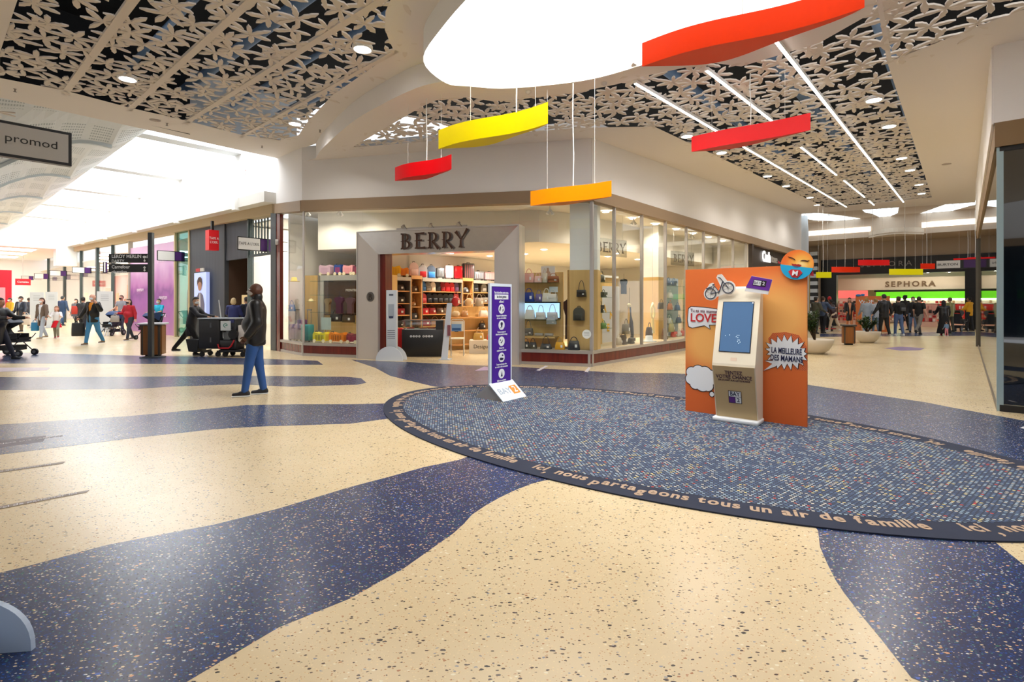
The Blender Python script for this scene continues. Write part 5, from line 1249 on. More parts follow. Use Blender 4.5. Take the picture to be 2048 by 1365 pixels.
# promod: big sign at the left edge
p = PY(142, 334, 8.9); t = thing('shop_sign', 'large black framed hanging sign reading promod at the left edge', 'sign', p, RZ_R)
hh = 66 * 8.9 / F
MB().box(-2.0, 0, -.06, .06, 0, hh).build('frame', mat('#23262b', .4), t)
MB().box(-1.95, -.045, -.068, .068, .045, hh - .045).build('face', mat('#c9c8c6', .5), t)
MB().text('promod', .18, upright(-.50, -.071, hh * .53), 0, .003, .0, sx=1.1).build('lettering', mat('#2a2a2c', .5), t)
MB().box(-2.6, -2.0, -.03, .03, hh * .2, hh * .3).build('arm', BLK, t); MB().box(-2.6, -2.0, -.03, .03, hh * .7, hh * .8).build('arm', BLK, t)
mb = MB(); mb.box(-2.75, -2.6, -.2, .2, -4.0 * 0 - (p.z), hh + 1.2); mb.build('wall_post', mat('#d9d5cf', .6), t)
# red box sign
p = PY(418, 500, 18.6); t = thing('shop_sign', 'bright red box sign with white words hanging before the dark shopfront', 'sign', p, RZ_R)
MB().box(0, .33, -.0, .34, 0, .72).build('box', mat('#e01c24', .4, emit=0), t)
mb = MB(); [mb.text(s_, .12, upright(.165, -.004, z_), 0, .003, .01, sx=.8) for s_, z_ in (('TAPE A', .42), ("L'OEIL", .28))]; mb.build('lettering', mat('#f4d8d6', .5), t)
MB().box(.12, .2, .1, .2, .72, 1.05).build('bracket', BLK, t)
# BURTON sign
p = PY(1872, 539, 24.5); t = thing('blade_sign', 'white BURTON blade sign with a purple field before the black lintel', 'sign', p, face_dir(-RV))
MB().box(0, 1.6, -.03, .03, 0, .40).build('frame', BLK, t); MB().box(.02, .86, -.04, .04, .03, .38).build('face', mat('#cfcdc9', .5), t); MB().box(.98, 1.38, -.04, .04, .03, .38).build('purple_field', mat('#3f1d58', .5), t)
MB().text('BURTON', .15, upright(.42, -.043, .2), 0, .003, .01, sx=1.2).build('lettering', mat('#333338', .6), t)

# --- direction post and bin
p = G(302, 716); t = thing('direction_post', 'dark direction post with two black panels listing shops, beside the wooden bin', 'signpost', p, RZ_R * 0 + .0)
DG = mat('#33383d', .4)
MB().box(-.055, .055, -.05, .05, 0, 3.35).build('pole', DG, t)
MB().box(-.2, .3, -.16, .16, 0, .03).build('foot_plate', mat('#4a5056', .4, .3), t)
Yp = p.y; sg_ = Yp / F
for (v0, v1, rows) in ((508, 526, ('LEROY MERLIN exit', 'DARTY')), (529, 545, ('Carrefour', 'réception'))):
    z0 = CAMZ + (HOR - v1) * sg_; z1 = CAMZ + (HOR - v0) * sg_; x0 = (219 - 302) * sg_
    pn = MB().box(x0, -.055, -.03, .03, z0, z1).build('direction_panel', mat('#16181b', .3), t)
    mb = MB()
    for i, r_ in enumerate(rows): mb.text(r_, .125 if i == 0 else .11, Matrix.Translation((x0 + .08, -.032, z1 - .075 - .125 * i)) @ Matrix.Rotation(PI / 2, 4, 'X'), 0, .003, .015, align='LEFT', sx=.95)
    mb.prism([(-.15, z1 - .05), (-.11, z1 - .09), (-.15, z1 - .13), (-.19, z1 - .09)], -.034, -.03, 0, XZ); mb.prism([(-.15, z0 + .10), (-.12, z0 + .05), (-.15, z0 + .02), (-.18, z0 + .05)], -.034, -.03, 0, XZ)
    mb.build('lettering', PAPER, pn)
def wooden_bin(label, p, w, h, rz, top='#c9ccd2'):
    t = thing('litter_bin', label, 'litter bin', p, rz)
    WD = wood('#7a4a26', '#97602f', .4, 3, 2, 'bin_wood')
    mb = MB(); mb.box(-w * .36, w * .36, -w * .36, w * .36, .05, h - .06); mb.build('body', mat('#4a4540', .5), t)
    for k in range(4):
        M = Matrix.Rotation(k * PI / 2, 4, 'Z'); MB(M).box(-w * .28, w * .28, -w * .42, -w * .35, .06, h - .07).build('wood_panel', WD, t)
    mb = MB(); mb.box(-w * .25, w * .25, -w * .25, w * .25, 0, .06); mb.build('plinth', mat('#1f1e1e', .6), t)
    mb = MB(); mb.rbox(-w * .5, w * .5, -w * .5, w * .5, h - .05, h, .04); mb.build('top', mat(top, .3), t)
    return t
wooden_bin('wooden litter bin with pale top beside the direction post', G(287, 716).xy.to_3d() + Vector((-.02, .42, 0)), .60, .92, .3)
wooden_bin('small wooden litter bin between the two round planters', G(1697, 690), .44, .70, RZ_R + .35, '#2e2d2c')

# --- round planters
def planter(label, p, r, h, seed, plh):
    t = thing('round_planter', label, 'planter', p, 0)
    MB().lathe([(.001, .0), (r * .45, .0), (r * .72, h * .25), (r * .93, h * .65), (r, h * .97), (r * .98, h), (r * .92, h), (r * .88, h * .85), (.001, h * .82)], seg=36).build('bowl', plaster('#d9d0c2', 'planter_shell', .5), t)
    MB().lathe([(.001, h * .86), (r * .89, h * .86)], seg=24).build('soil', mat('#2c221b', .95), t)
    pl = thing('feathery_shrub', 'feathery green shrub growing in the ' + label, 'plant', (p[0], p[1], h * .86), 0)
    rnd = random.Random(seed); st = MB(); lf = MB()
    for k in range(7):
        a = rnd.uniform(0, 6.28); lean = rnd.uniform(.1, .45); hh = plh * rnd.uniform(.6, 1)
        tip = Vector((math.cos(a) * lean, math.sin(a) * lean, hh)); st.tube([(0, 0, 0), tip * .5 + Vector((0, 0, .05)), tip], [.02, .014, .005], seg=5)
        for q in range(26):
            f = rnd.uniform(.35, 1.05); base = tip * f
            for w in range(5):
                th = rnd.uniform(0, 6.28); ph = rnd.uniform(-.2, .9); d = Vector((math.cos(th) * math.cos(ph), math.sin(th) * math.cos(ph), math.sin(ph))) * rnd.uniform(.09, .2)
                sd = Vector((-d.y, d.x, 0)).normalized() * .016
                m_ = base + d * .5 + Vector((0, 0, .02)); lf.add([base, m_ + sd, base + d, m_ - sd], [(0, 1, 2, 3)], rnd.randrange(2))
    st.build('stems', mat('#4b3a26', .8), pl); lf.build('leaves', [mat('#3f5c2a', .6), mat('#2c4420', .6)], pl)
planter('wide cream bowl planter half hidden by the orange board', PY(1630, 0, 15.2).xy.to_3d(), .48, .42, 3, .95)
planter('cream bowl planter beyond the small wooden bin', PY(1734, 0, 19.2).xy.to_3d(), .43, .42, 5, .55)
# the far WONDER MAMAN board
p = G(1712, 664); t = thing('backdrop_board', 'far orange board reading WONDER MAMAN beside the beauty shop', 'display board', p, -.15)
MB().box(0, 1.55, 0, .04, 0, 1.78).build('panel', mat('#dd7a3e', .6), t)
mb = MB(); mb.text('WONDER', .24, upright(.78, -.005, 1.5), 0, .003, .02, sx=1.2); mb.text('MAMAN', .24, upright(.78, -.005, 1.25), 0, .003, .02, sx=1.15); mb.build('lettering', PAPER, t)
mb = MB(); mb.box(.25, 1.3, -.005, 0, .1, 1.05); mb.build('pale_glow_print', mat('#f0c49a', .6), t)
mb = MB(); mb.ball((.1, -.02, 1.82), (.13, .02, .06)); mb.ball((.3, -.02, 1.84), (.1, .02, .06)); mb.build('blue_cutout', mat('#2e7fc0', .5), t)
# white notice panels standing in the left corridor
for (u0, u1, v0, v1, lb) in ((60, 84, 585, 700, 'tall white notice panel at the far left behind the walkers'), (91, 112, 584, 690, 'second white notice panel behind the girl in red'), (194, 222, 583, 692, 'widest white notice panel behind the man in black fleece'), (374, 404, 580, 672, 'white notice panel behind the cleaner')):
    Y = 30 if u0 < 150 else (27 if u0 < 300 else 23.0)
    p = PY(u0, 0, Y).xy.to_3d(); w = (u1 - u0) * Y / F; h = (HOR - v0) * Y / F + CAMZ
    t = thing('notice_board', lb, 'notice panel', p, .2); MB().box(0, w, -.015, .015, .05, h).build('panel', mat('#cfd3d6', .5), t)
    MB().box(.05, w - .05, -.15, .15, 0, .05).build('foot', mat('#b9bcc0', .5), t); mb = MB(); [mb.box(w * .25, w * .75, -.018, -.015, h - .2 - i * .09, h - .18 - i * .09) for i in range(4)]; mb.build('printed_lines', mat('#9aa0a6', .6), t)
# lit poster by the dark shopfront: a child in a grey jacket, stylised
p = AB(7.45, 22.2); t = thing('poster_light_box', 'lit portrait poster of a smiling child before the dark shopfront', 'poster', (p.x, p.y, 0), RZ_L + PI)
MB().box(-.62, .62, -.02, .1, .0, .85).build('plinth', mat('#2a2d33', .6), t)
MB().box(-.62, .62, -.02, .1, .85, 2.62).build('light_box', mat('#aebcf0', .5, emit=.35), t)
mb = MB(); mb.prism([(-.34, .87), (.42, .87), (.46, 1.4), (.3, 1.75), (.1, 1.85), (-.12, 1.85), (-.3, 1.7), (-.4, 1.3)], -.03, -.021, 0, XZ); mb.build('printed_jacket', mat('#6d6880', .6), t)
mb = MB(); mb.prism([(x, z) for x, z in circ(0, 2.12, .2, 20)], -.034, -.03, 0, XZ); mb.prism([(-.02, 1.85), (.04, 1.85), (.1, .95), (-.1, .95)], -.034, -.03, 1, XZ); mb.build('printed_face', [mat('#b98468', .6), mat('#d8d0cc', .6)], t)
mb = MB(); mb.prism([(x * 1.25, (z - 2.12) * 1.1 + 2.18) for x, z in circ(0, 2.12, .23, 20)], -.0335, -.0305, 0, XZ) if False else mb.prism([(-.25, 2.1), (-.27, 2.3), (-.15, 2.42), (.05, 2.46), (.22, 2.38), (.27, 2.2), (.22, 2.08), (.17, 2.22), (.0, 2.28), (-.17, 2.22)], -.038, -.034, 0, XZ); mb.build('printed_hair', mat('#4a342c', .7), t)
mb = MB(); mb.box(-.4, -.02, -.04, 0, 2.66, 2.78, 0); mb.box(.04, .4, -.04, 0, 2.66, 2.78, 1); mb.build('sign_strip', [mat('#c02228', .5), mat('#c9c3b8', .5)], t)
t = thing('display_table', 'pale warm counter block just inside the dark shopfront opening', 'counter', AB(8.35, 19.8), RZ_L)
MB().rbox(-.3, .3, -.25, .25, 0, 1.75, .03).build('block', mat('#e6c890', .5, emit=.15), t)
# security boxes on the columns
for (u, v, Y, lb) in ((556, 484, 16.0, 'small white camera box on the dark column beside the shop window'), (384, 478, 21.8, 'small white camera box at the left of the dark shopfront')):
    p = PY(u, v, Y); tag(MB().rbox(-.07, .07, -.07, .07, -.09, .07, .02).build('camera_box', mat('#e4e2de', .5), None, p, .3), lb, 'security camera')
# red star-like paper decorations under the left skylight
rnd = random.Random(12)
for i, (u, v, Y, c, lb) in enumerate(((494, 346, 17.5, '#e8583c', 'largest red paper bird under the left skylight'), (413, 322, 18, '#e0c8a0', 'pale tan paper bird near the first beam'), (438, 361, 20, '#d8c8d8', 'pale lilac paper bird left of the large red one'), (332, 407, 24, '#c8705c', 'small brownish paper bird below the second beam'), (259, 431, 28, '#c9c9b0', 'small pale paper bird near the third beam'), (171, 475, 36, '#d49088', 'tiny pink paper bird near the corridor end'))):
    p = PY(u, v, Y); t = thing('paper_bird', lb, 'hanging decoration', p, rnd.uniform(0, 3)); s = .13
    MB().add([(0, 0, s), (s * .5, .02, .02), (s, .03, 0), (.02, 0, -.02), (s * .5, 0, -s), (0, .01, -s * .4), (-s * .8, -.02, -s * .6), (-s * .2, .02, .0), (-s * .7, .0, s * .5)], [(0, 1, 3), (1, 2, 3), (3, 4, 5), (5, 6, 7), (3, 5, 7), (7, 8, 0), (0, 3, 7)]).build('paper', mat(c, .6), t)
    MB().cyl((0, 0, s * .8), (0, 0, 7.4 - p.z), .002, seg=4).build('thread', PAPER, t)
# ================================================================== MERCHANDISE IN THE SHOP
TAGM = mat('#f2f2ee', .6)
def handbag(name, label, cat, loc, rz, w, h, d, color, style='tote', handle=None, price=True, group=None, hh=None):
    t = thing(name, label, cat, loc, rz, group); hm = mat(handle or color, .4); bm = mat(color, .38)
    hh = hh or h * .6
    if style == 'round':
        MB().ball((0, 0, h * .5), (w / 2, d / 2, h / 2), seg=14).build('body', bm, t)
    else:
        tw = 1.0 if style == 'box' else (.78 if style == 'tote' else .88)
        mb = MB(); rings = []
        for z, k, kd in ((0, .94, .9), (.03 * h, 1, 1), (h * .5, (1 + tw) / 2 * 1.02, .92), (h * .93, tw, .6), (h, tw * .96, .45)):
            n_ = 16; rings.append([(w / 2 * k * (abs(math.cos(a)) ** .45) * (1 if math.cos(a) >= 0 else -1), d / 2 * kd * (abs(math.sin(a)) ** .6) * (1 if math.sin(a) >= 0 else -1), z) for a in [2 * PI * i / n_ for i in range(n_)]])
        vs = [p for r in rings for p in r]; n_ = 16
        mb.add(vs, [(i * n_ + k, i * n_ + (k + 1) % n_, (i + 1) * n_ + (k + 1) % n_, (i + 1) * n_ + k) for i in range(4) for k in range(n_)] + [tuple(range(15, -1, -1)), tuple(range(64, 80))], 0, None, True)
        mb.build('body', bm, t)
        if style == 'flap': MB().rbox(-w * .44, w * .44, -d / 2 - .012, -d * .2, h * .45, h * .98, .01).build('flap', hm, t)
    hw = w * .28
    mb = MB(); mb.tube([(hw * math.cos(a) * -1, -.01, h * .88 + hh * math.sin(a)) for a in [PI * i / 10 for i in range(11)]], .011 if h > .2 else .008, seg=6); mb.build('handle', hm, t)
    if price: MB().box(w * .12, w * .30, -d / 2 - .01, -d / 2 - .006, h * .3, h * .62).build('price_tag', TAGM, t)
    return t
def backpack(name, label, loc, rz, w, h, color, c2=None, group=None):
    t = thing(name, label, 'backpack', loc, rz, group); bm = mat(color, .6); d = w * .55
    pts = [(-w / 2, 0), (w / 2, 0), (w / 2, h * .62)] + [(w / 2 * math.cos(a), h * .62 + h * .38 * math.sin(a)) for a in [PI * i / 12 for i in range(1, 12)]] + [(-w / 2, h * .62)]
    MB().prism(pts, -d / 2, d / 2, 0, XZ, smooth=False).build('body', bm, t)
    MB().rbox(-w * .36, w * .36, -d / 2 - .05, -d / 2, h * .06, h * .5, .02).build('front_pocket', mat(c2 or color, .55), t)
    MB().tube([(-.04, 0, h * .97), (-.03, 0, h * 1.07), (.03, 0, h * 1.07), (.04, 0, h * .97)], .009, seg=6).build('top_loop', mat('#26262a', .6), t)
    return t
def suitcase(name, label, loc, rz, w, h, d, color, trolley=False, c2=None, group=None):
    t = thing(name, label, 'suitcase', loc, rz, group)
    mb = MB(); mb.rbox(-w / 2, w / 2, -d / 2, d / 2, .04, h, .05)
    mb.build('shell', mat(color, .3), t)
    mb = MB(); [mb.box(-w / 2 + w * k / 6 - .006, -w / 2 + w * k / 6 + .006, -d / 2 - .004, -d / 2, .08, h - .05) for k in range(1, 6)]; mb.build('ribs', mat(c2 or color, .35), t)
    mb = MB(); [mb.cyl((sx_ * w * .38 - .015, sy * d * .3, .025), (sx_ * w * .38 + .015, sy * d * .3, .025), .025, seg=10) for sx_ in (-1, 1) for sy in (-1, 1)]; mb.build('wheels', mat('#1d1d20', .5), t)
    if trolley:
        mb = MB(); mb.cyl((-w * .2, d * .3, h), (-w * .2, d * .3, h + .42), .008, seg=6); mb.cyl((w * .2, d * .3, h), (w * .2, d * .3, h + .42), .008, seg=6); mb.box(-w * .24, w * .24, d * .3 - .015, d * .3 + .015, h + .41, h + .44); mb.build('trolley_handle', mat('#8f9296', .3, .7), t)
    else: MB().tube([(-w * .15, 0, h - .01), (-w * .12, 0, h + .03), (w * .12, 0, h + .03), (w * .15, 0, h - .01)], .01, seg=6).build('handle', mat('#222226', .5), t)
    return t
def rideon(name, label, loc, rz, w, h, d, color, c2):
    t = thing(name, label, 'suitcase', loc, rz)
    pts = [(-w / 2, .05), (w / 2, .05), (w / 2 * 1.02, h * .8), (w * .42, h), (w * .2, h * .93), (0, h * .86), (-w * .2, h * .93), (-w * .42, h), (-w / 2 * 1.02, h * .8)]
    MB().prism(pts, -d / 2, d / 2, 0, XZ).build('shell', mat(color, .35), t)
    mb = MB(); [mb.box(-w * .3 + k * w * .12, -w * .26 + k * w * .12, -d / 2 - .005, -d / 2, h * .25, h * .75) for k in range(6)]; mb.build('printed_stripes', mat(c2, .4), t)
    mb = MB(); [mb.cyl((x, -d / 2 - .02, .05), (x, -d / 2 + .03, .05), .05, seg=14) for x in (-w * .36, w * .36)]; mb.build('wheels', mat('#f1e6c8', .4), t)
    MB().tube([(-w * .45, 0, h * .9), (-w * .47, 0, h * 1.08), (-w * .35, 0, h * 1.1), (-w * .33, 0, h * .95)], .012, seg=6).build('handle', mat('#333', .5) if False else mat('#303034', .5), t)
    return t

# --- back shelving along b = 13, seen through the entrance
SB = 13.0
MATW = wood('#c08a50', '#d8a468', .45, 2.5, 0, 'shelf_wood')
SECT = [(9.1, 10.28), (10.28, 10.72), (10.72, 12.48), (12.48, 13.0), (13.0, 15.2)]
LV_ = [.3, .72, 1.1, 1.46, 1.84]
def shelf_unit(a0, a1, lb, narrow=False):
    t = thing('shelf_unit', lb, 'shelving', AB(a0, SB), RZ_R); W = a1 - a0; H = 2.26 if not narrow else 2.32
    mb = MB(); mb.box(0, .03, 0, .42, 0, H); mb.box(W - .03, W, 0, .42, 0, H); mb.build('side_panels', MATW if narrow else mat('#8f8a84', .4, .4), t)
    MB().box(.03, W - .03, .40, .42, 0, H).build('back_panel', mat('#57483a', .8) if not narrow else MATW, t)
    MB().box(0, W, -.02, .42, H - .11, H).build('top_rail', mat('#bcb6ae', .35, .4) if not narrow else MATW, t)
    for z in LV_ if not narrow else (.5, .95, 1.35, 1.8): MB().box(.03, W - .03, .02, .40, z - .03, z).build('shelf', MATW, t)
    return t
nm = ['leftmost wide', 'first narrow wooden', 'middle wide', 'second narrow wooden', 'rightmost wide']
for i, (a0, a1) in enumerate(SECT): shelf_unit(a0, a1 - .01, nm[i] + ' shelf unit seen through the shop entrance', i in (1, 3))
rnd = random.Random(21)
# cases and backpacks along the top
tops = [(788, 'rideon', '#f0b70c', 'bright yellow ride-on case at the left end on top of the shelves'), (806, 'rideon2', '#f08a18', 'orange ride-on case beside the yellow one on the shelf top'), (828, 'bp', '#f0d6da', 'pale pink animal-face backpack on the shelf top'), (846, 'bp', '#c8d0dc', 'grey and red backpack on the shelf top', '#d0202c'), (863, 'bp', '#49566a', 'blue and grey cartoonless backpack on the shelf top', '#2f7fd0'), (881, 'sc', '#3a3d44', 'dark grey case with pale front on the shelf top', '#a8acb0'), (899, 'sc', '#efc6d0', 'pale pink patterned case on the shelf top'), (917, 'sc', '#d01424', 'glossy red hard case on the shelf top'), (937, 'scl', '#42464a', 'tallest dark grey suitcase on the shelf top'), (957, 'scw', '#6c6a70', 'wide grey printed case toward the right on the shelf top'), (979, 'scw', '#d8b4c0', 'wide pink and grey printed case at the right end of the shelf top')]
for e in tops:
    u, k, c, lb = e[:4]; c2 = e[4] if len(e) > 4 else None; a = ga(u, SB + .2); p = AB(a, SB + .22, 2.265 + (.06 if k == 'bp' and u < 835 else 0))
    if k == 'rideon': rideon('ride_on_suitcase', lb, p, RZ_R - .5, .40, .34, .24, c, '#d89a08')
    elif k == 'rideon2': rideon('ride_on_suitcase', lb, p, RZ_R - .5, .34, .30, .22, c, '#c86410')
    elif k == 'bp': backpack('kids_backpack', lb.replace('cartoonless ', ''), p, RZ_R - .5, .28, .42, c, c2)
    elif k == 'sc': suitcase('small_suitcase', lb, p, RZ_R - .5, .28, .46 if u > 890 else .36, .2, c, False, c2)
    elif k == 'scl': suitcase('large_suitcase', lb, p, RZ_R - .5, .42, .58, .26, c, False, '#d8707a')
    else: suitcase('small_suitcase', lb, p, RZ_R - .4, .4, .32, .22, c, False, '#e8e2e4')
# goods on the shelves
def row(sec, lev, items, what):
    a0, a1 = SECT[sec]; z = (LV_ if sec not in (1, 3) else (.5, .95, 1.35, 1.8))[lev]
    n_ = len(items)
    for i, (kind, c) in enumerate(items):
        a = a0 + .05 + (a1 - a0 - .1) * (i + .5) / n_; p = AB(a, SB + .18, z); wmax = (a1 - a0 - .1) / n_ * .95
        pos = 'only bag' if n_ == 1 else ('%s from the left' % ords[i])
        lb = '%s, %s shelf of the %s unit, %s' % (what % cn(c), ['bottom', 'second', 'third', 'fourth', 'fifth'][lev], nm[sec], pos)
        if kind == 'h': handbag('handbag', lb, 'handbag', p, RZ_R - .3, min(.36, wmax), .2, .14, c, rnd.choice(('tote', 'flap', 'box')))
        elif kind == 'b': backpack('backpack', lb, p, RZ_R - .3, min(.22, wmax), .31, c)
        elif kind == 's': handbag('small_bag', lb, 'handbag', p, RZ_R - .3, min(.2, wmax), .16, .1, c, 'round')
        elif kind == 'w': handbag('handbag', lb, 'handbag', p, RZ_R - .3, min(.4, wmax), .22, .16, c, 'box', '#b98a5a')
NAMES = {'#f4f0ea': 'white', '#3a2c28': 'dark brown', '#2a2a2e': 'black', '#a01824': 'dark red', '#d41c2c': 'red', '#b98a5a': 'tan', '#d9c4a0': 'cream', '#3f78b8': 'blue', '#20242e': 'dark navy', '#6a4a78': 'purple', '#8a8680': 'grey', '#55382a': 'brown', '#c84c50': 'coral', '#e8e0d6': 'off-white', '#caa04a': 'mustard', '#5a6a4a': 'olive', '#4a5a44': 'green', '#2f4fb0': 'royal blue', '#e8b4ac': 'pink', '#a06038': 'cognac', '#f2c414': 'yellow', '#8fb6d8': 'light blue', '#d8e4ec': 'icy white', '#3b4048': 'charcoal', '#e65a62': 'salmon'}
def cn(c): return NAMES.get(c, 'dark')
row(0, 4, [('w', '#f4f0ea'), ('h', '#3a2c28')], 'zipped %s handbag'); row(0, 3, [('h', '#2a2a2e'), ('h', '#3a2c28')], 'low %s handbag'); row(0, 2, [('h', '#20242e'), ('h', '#a01824')], 'soft %s handbag'); row(0, 1, [('h', '#a01824'), ('h', '#2a2a2e')], 'plain %s handbag'); row(0, 0, [('h', '#d41c2c'), ('h', '#3b4048')], 'plain %s handbag')
row(1, 3, [('h', '#55382a')], 'small %s bag'); row(1, 2, [('s', '#b98a5a')], 'small %s bag'); row(1, 1, [('h', '#3b4048')], 'small %s bag'); row(1, 0, [('h', '#3a2c28')], 'small %s bag')
row(2, 4, [('b', '#3f78b8'), ('b', '#8a8680'), ('b', '#e8e0d6'), ('b', '#20242e'), ('b', '#a01824'), ('b', '#d41c2c'), ('b', '#d41c2c'), ('b', '#6a4a78')], 'hanging %s backpack')
row(2, 3, [('b', '#c84c50'), ('b', '#20242e'), ('b', '#20242e'), ('b', '#2a2a2e'), ('b', '#2a2a2e'), ('b', '#3b4048'), ('b', '#c84c50')], 'soft %s backpack')
row(2, 2, [('h', '#d41c2c'), ('h', '#a01824'), ('h', '#55382a'), ('h', '#8a8680'), ('h', '#e8e0d6')], 'slouchy %s handbag')
row(2, 1, [('h', '#a01824'), ('h', '#b98a5a'), ('h', '#d9c4a0'), ('h', '#55382a')], 'roomy %s handbag')
row(3, 3, [('h', '#2a2a2e')], 'small %s bag'); row(3, 2, [('h', '#3a2c28')], 'small %s bag'); row(3, 1, [('h', '#55382a')], 'small %s bag'); row(3, 0, [('s', '#55382a')], 'small %s bag')
row(4, 4, [('b', '#3b4048'), ('b', '#8a8680'), ('b', '#2a2a2e'), ('b', '#3b4048'), ('b', '#8a8680')], 'upright %s backpack'); row(4, 3, [('h', '#55382a'), ('h', '#8a8680'), ('h', '#c84c50'), ('h', '#2a2a2e'), ('h', '#3a2c28')], 'soft %s handbag')
row(4, 2, [('h', '#d41c2c'), ('h', '#a01824'), ('h', '#2a2a2e')], 'plain %s handbag'); row(4, 1, [('h', '#2a2a2e'), ('h', '#d41c2c'), ('h', '#a01824')], 'plain %s handbag')
# gondola before the shelves
gp = AB(11.0, 11.9); gt = thing('display_gondola', 'two-tier wooden display with cream and red bags inside the entrance', 'display stand', gp, RZ_R - .35)
MB().box(-.05, 1.75, .35, .4, 0, 1.35).build('back_panel', OCHRE, gt)
for z in (.18, .62, 1.02): MB().box(-.05, 1.75, 0, .4, z - .035, z).build('shelf', MATW, gt)
mb = MB(); mb.box(-.08, -.05, 0, .42, 0, 1.38); mb.box(1.75, 1.78, 0, .42, 0, 1.38); mb.build('side_panels', glass_mat(), gt)
MG = Matrix.Translation(gp) @ Matrix.Rotation(RZ_R - .35, 4, 'Z')
for x, z, c, st, w, h, lb in ((.2, 1.02, '#d9c4a0', 'round', .28, .2, 'cream round bag at the left of the top tier of the display gondola'), (.5, 1.02, '#b98a5a', 'tote', .24, .2, 'tan bag in the middle of the top tier of the display gondola'), (1.15, 1.02, '#e8e0d6', 'tote', .34, .2, 'off-white bag toward the right of the top tier of the display gondola'), (1.5, 1.02, '#c4202c', 'tote', .34, .27, 'red handbag at the right end of the top tier of the display gondola'),
                             (1.5, .62, '#8a6048', 'tote', .34, .22, 'brown handbag on the middle tier of the display gondola'), (1.1, .62, '#2a2a2e', 'tote', .24, .2, 'black handbag on the middle tier of the display gondola'), (1.0, .18, '#e6e0d8', 'box', .3, .34, 'tall off-white bag on the lowest tier of the display gondola'), (1.45, .18, '#8c2a3a', 'tote', .3, .22, 'wine red bag on the lowest tier of the display gondola'), (.65, 1.3, '#d9b88c', 'round', .3, .26, 'beige hanging bag above the display gondola'), (.2, 1.36, '#b0202c', 'round', .3, .3, 'deep red hanging bag above the left of the display gondola'), (1.0, 1.3, '#a09080', 'tote', .3, .26, 'grey-brown bag standing high on the display gondola')):
    handbag('handbag', lb, 'handbag', MG @ Vector((x, .2, z if z < 1.2 else 1.36)), RZ_R - .35, w, h, .15, c, st)
# black counter with glass case
pc_ = PY(845, 0, 14.3); ct = thing('display_counter', 'black counter with HUGO BOSS in white dots and a glass case on top', 'counter', (pc_.x, pc_.y, 0), .05)
w = 82 * 14.3 / F / 2
MB().rbox(-w, w, 0, .5, 0, .74, .01).build('body', mat('#191b20', .45), ct)
MB().box(-w + .07, w * .72, .03, .45, .74, .76).build('white_tray', mat('#eceae6', .4), ct)
MB().box(-w + .02, w - .2, .02, .48, .76, .98).build('glass_case', glass_mat('#eef6f4', .1), ct)
MB().box(w - .2, w, 0, .5, .74, .98).build('case_end', mat('#25272c', .4), ct)
MB().box(-w, w, -.01, .51, .98, 1.0).build('glass_top_frame', mat('#74787c', .3, .5), ct)
mb = MB()
for i in range(4): mb.prism(circ(-.31 + i * .075, .56, .03, 14), -.006, 0, 0, XZ)
for i in range(4): mb.prism(circ(.03 + i * .075, .56, .03, 14), -.006, 0, 0, XZ)
mb.build('white_roundels', PAPER, ct)
mb = MB(); [mb.text(ch, .05, upright((-.31 if i < 4 else .03) + (i % 4) * .075, -.008, .56), 0, .002, .02) for i, ch in enumerate('HUGOBOSS')]; mb.build('lettering', mat('#191b20', .5), ct)
for x, c, lb in ((-.35, '#d0392e', 'red wallet at the left inside the glass counter case'), (.0, '#b8683a', 'brown leather wallet in the middle of the glass counter case'), (.22, '#d0522e', 'coral wallet at the right inside the glass counter case')):
    M = Matrix.Translation((pc_.x, pc_.y, 0)) @ Matrix.Rotation(.05, 4, 'Z'); tag(MB().rbox(-.1, .1, -.06, .06, 0, .03, .01).build('wallet', mat(c, .4), None, M @ Vector((x, .22, .762)), .2), lb, 'wallet')
p = AB(10.1, 11.6); suitcase('medium_suitcase', 'bright red suitcase half hidden behind the black counter', (PY(797, 0, 14.9).x, 14.9, 0), 0, .3, .75, .22, '#d41420')
# folding chair with a picture on it
p = PY(915, 0, 14.7); fc_ = thing('folding_chair', 'folding chair with white frame standing inside the entrance', 'chair', (p.x, p.y, 0), .1)
mb = MB(); mb.tube([(-.19, .14, 0), (-.19, -.02, .48), (-.19, -.06, .95), (-.15, -.07, 1.0), (.15, -.07, 1.0), (.19, -.06, .95), (.19, -.02, .48), (.19, .14, 0)], .012, seg=6); mb.build('frame', mat('#e4e0d8', .3, .3), fc_)
for x in (-.17, .17): MB().tube([(x, -.2, 0), (x, .18, .46)], .011, seg=6).build('leg', mat('#c9c6c0', .3, .6), fc_)
MB().rbox(-.19, .19, -.2, .18, .46, .49, .02).build('seat', mat('#e8dcc4', .5), fc_)
MB().rbox(-.17, .17, -.085, -.06, .68, .96, .02, axis='y').build('backrest', mat('#e9e2d2', .5), fc_)
sg = thing('framed_picture', 'small blue picture card leaning on the folding chair', 'picture', (p.x - .02, p.y - .1, .68), .1); MB().box(-.14, .14, -.012, 0, 0, .2).build('card', mat('#7fa8d8', .5), sg); MB().box(-.12, .12, -.014, -.012, .02, .09).build('printed_scene', mat('#2f5a96', .5), sg); MB().box(-.05, .05, -.02, .02, -.02, .0).build('stand', BLK, sg)
# Desigual box
p = PY(952, 0, 15.2); t = thing('display_box', 'cream low box reading Desigual beside the folding chair', 'box', (p.x - .1, p.y, 0), .0)
MB().box(-.1, .75, 0, .5, 0, .38).build('body', mat('#e8dfd2', .5), t); MB().text('Desigual', .15, upright(.28, -.004, .2), 0, .003, .0).build('lettering', mat('#2a2624', .5), t)
handbag('handbag', 'mustard open bag on the cream box', 'handbag', (p.x + .05, p.y + .25, .38), .2, .32, .2, .16, '#caa04a'); handbag('handbag', 'coral bag behind the purple totem on the cream box', 'handbag', (p.x + .42, p.y + .25, .38), -.2, .26, .16, .16, '#d8503c')

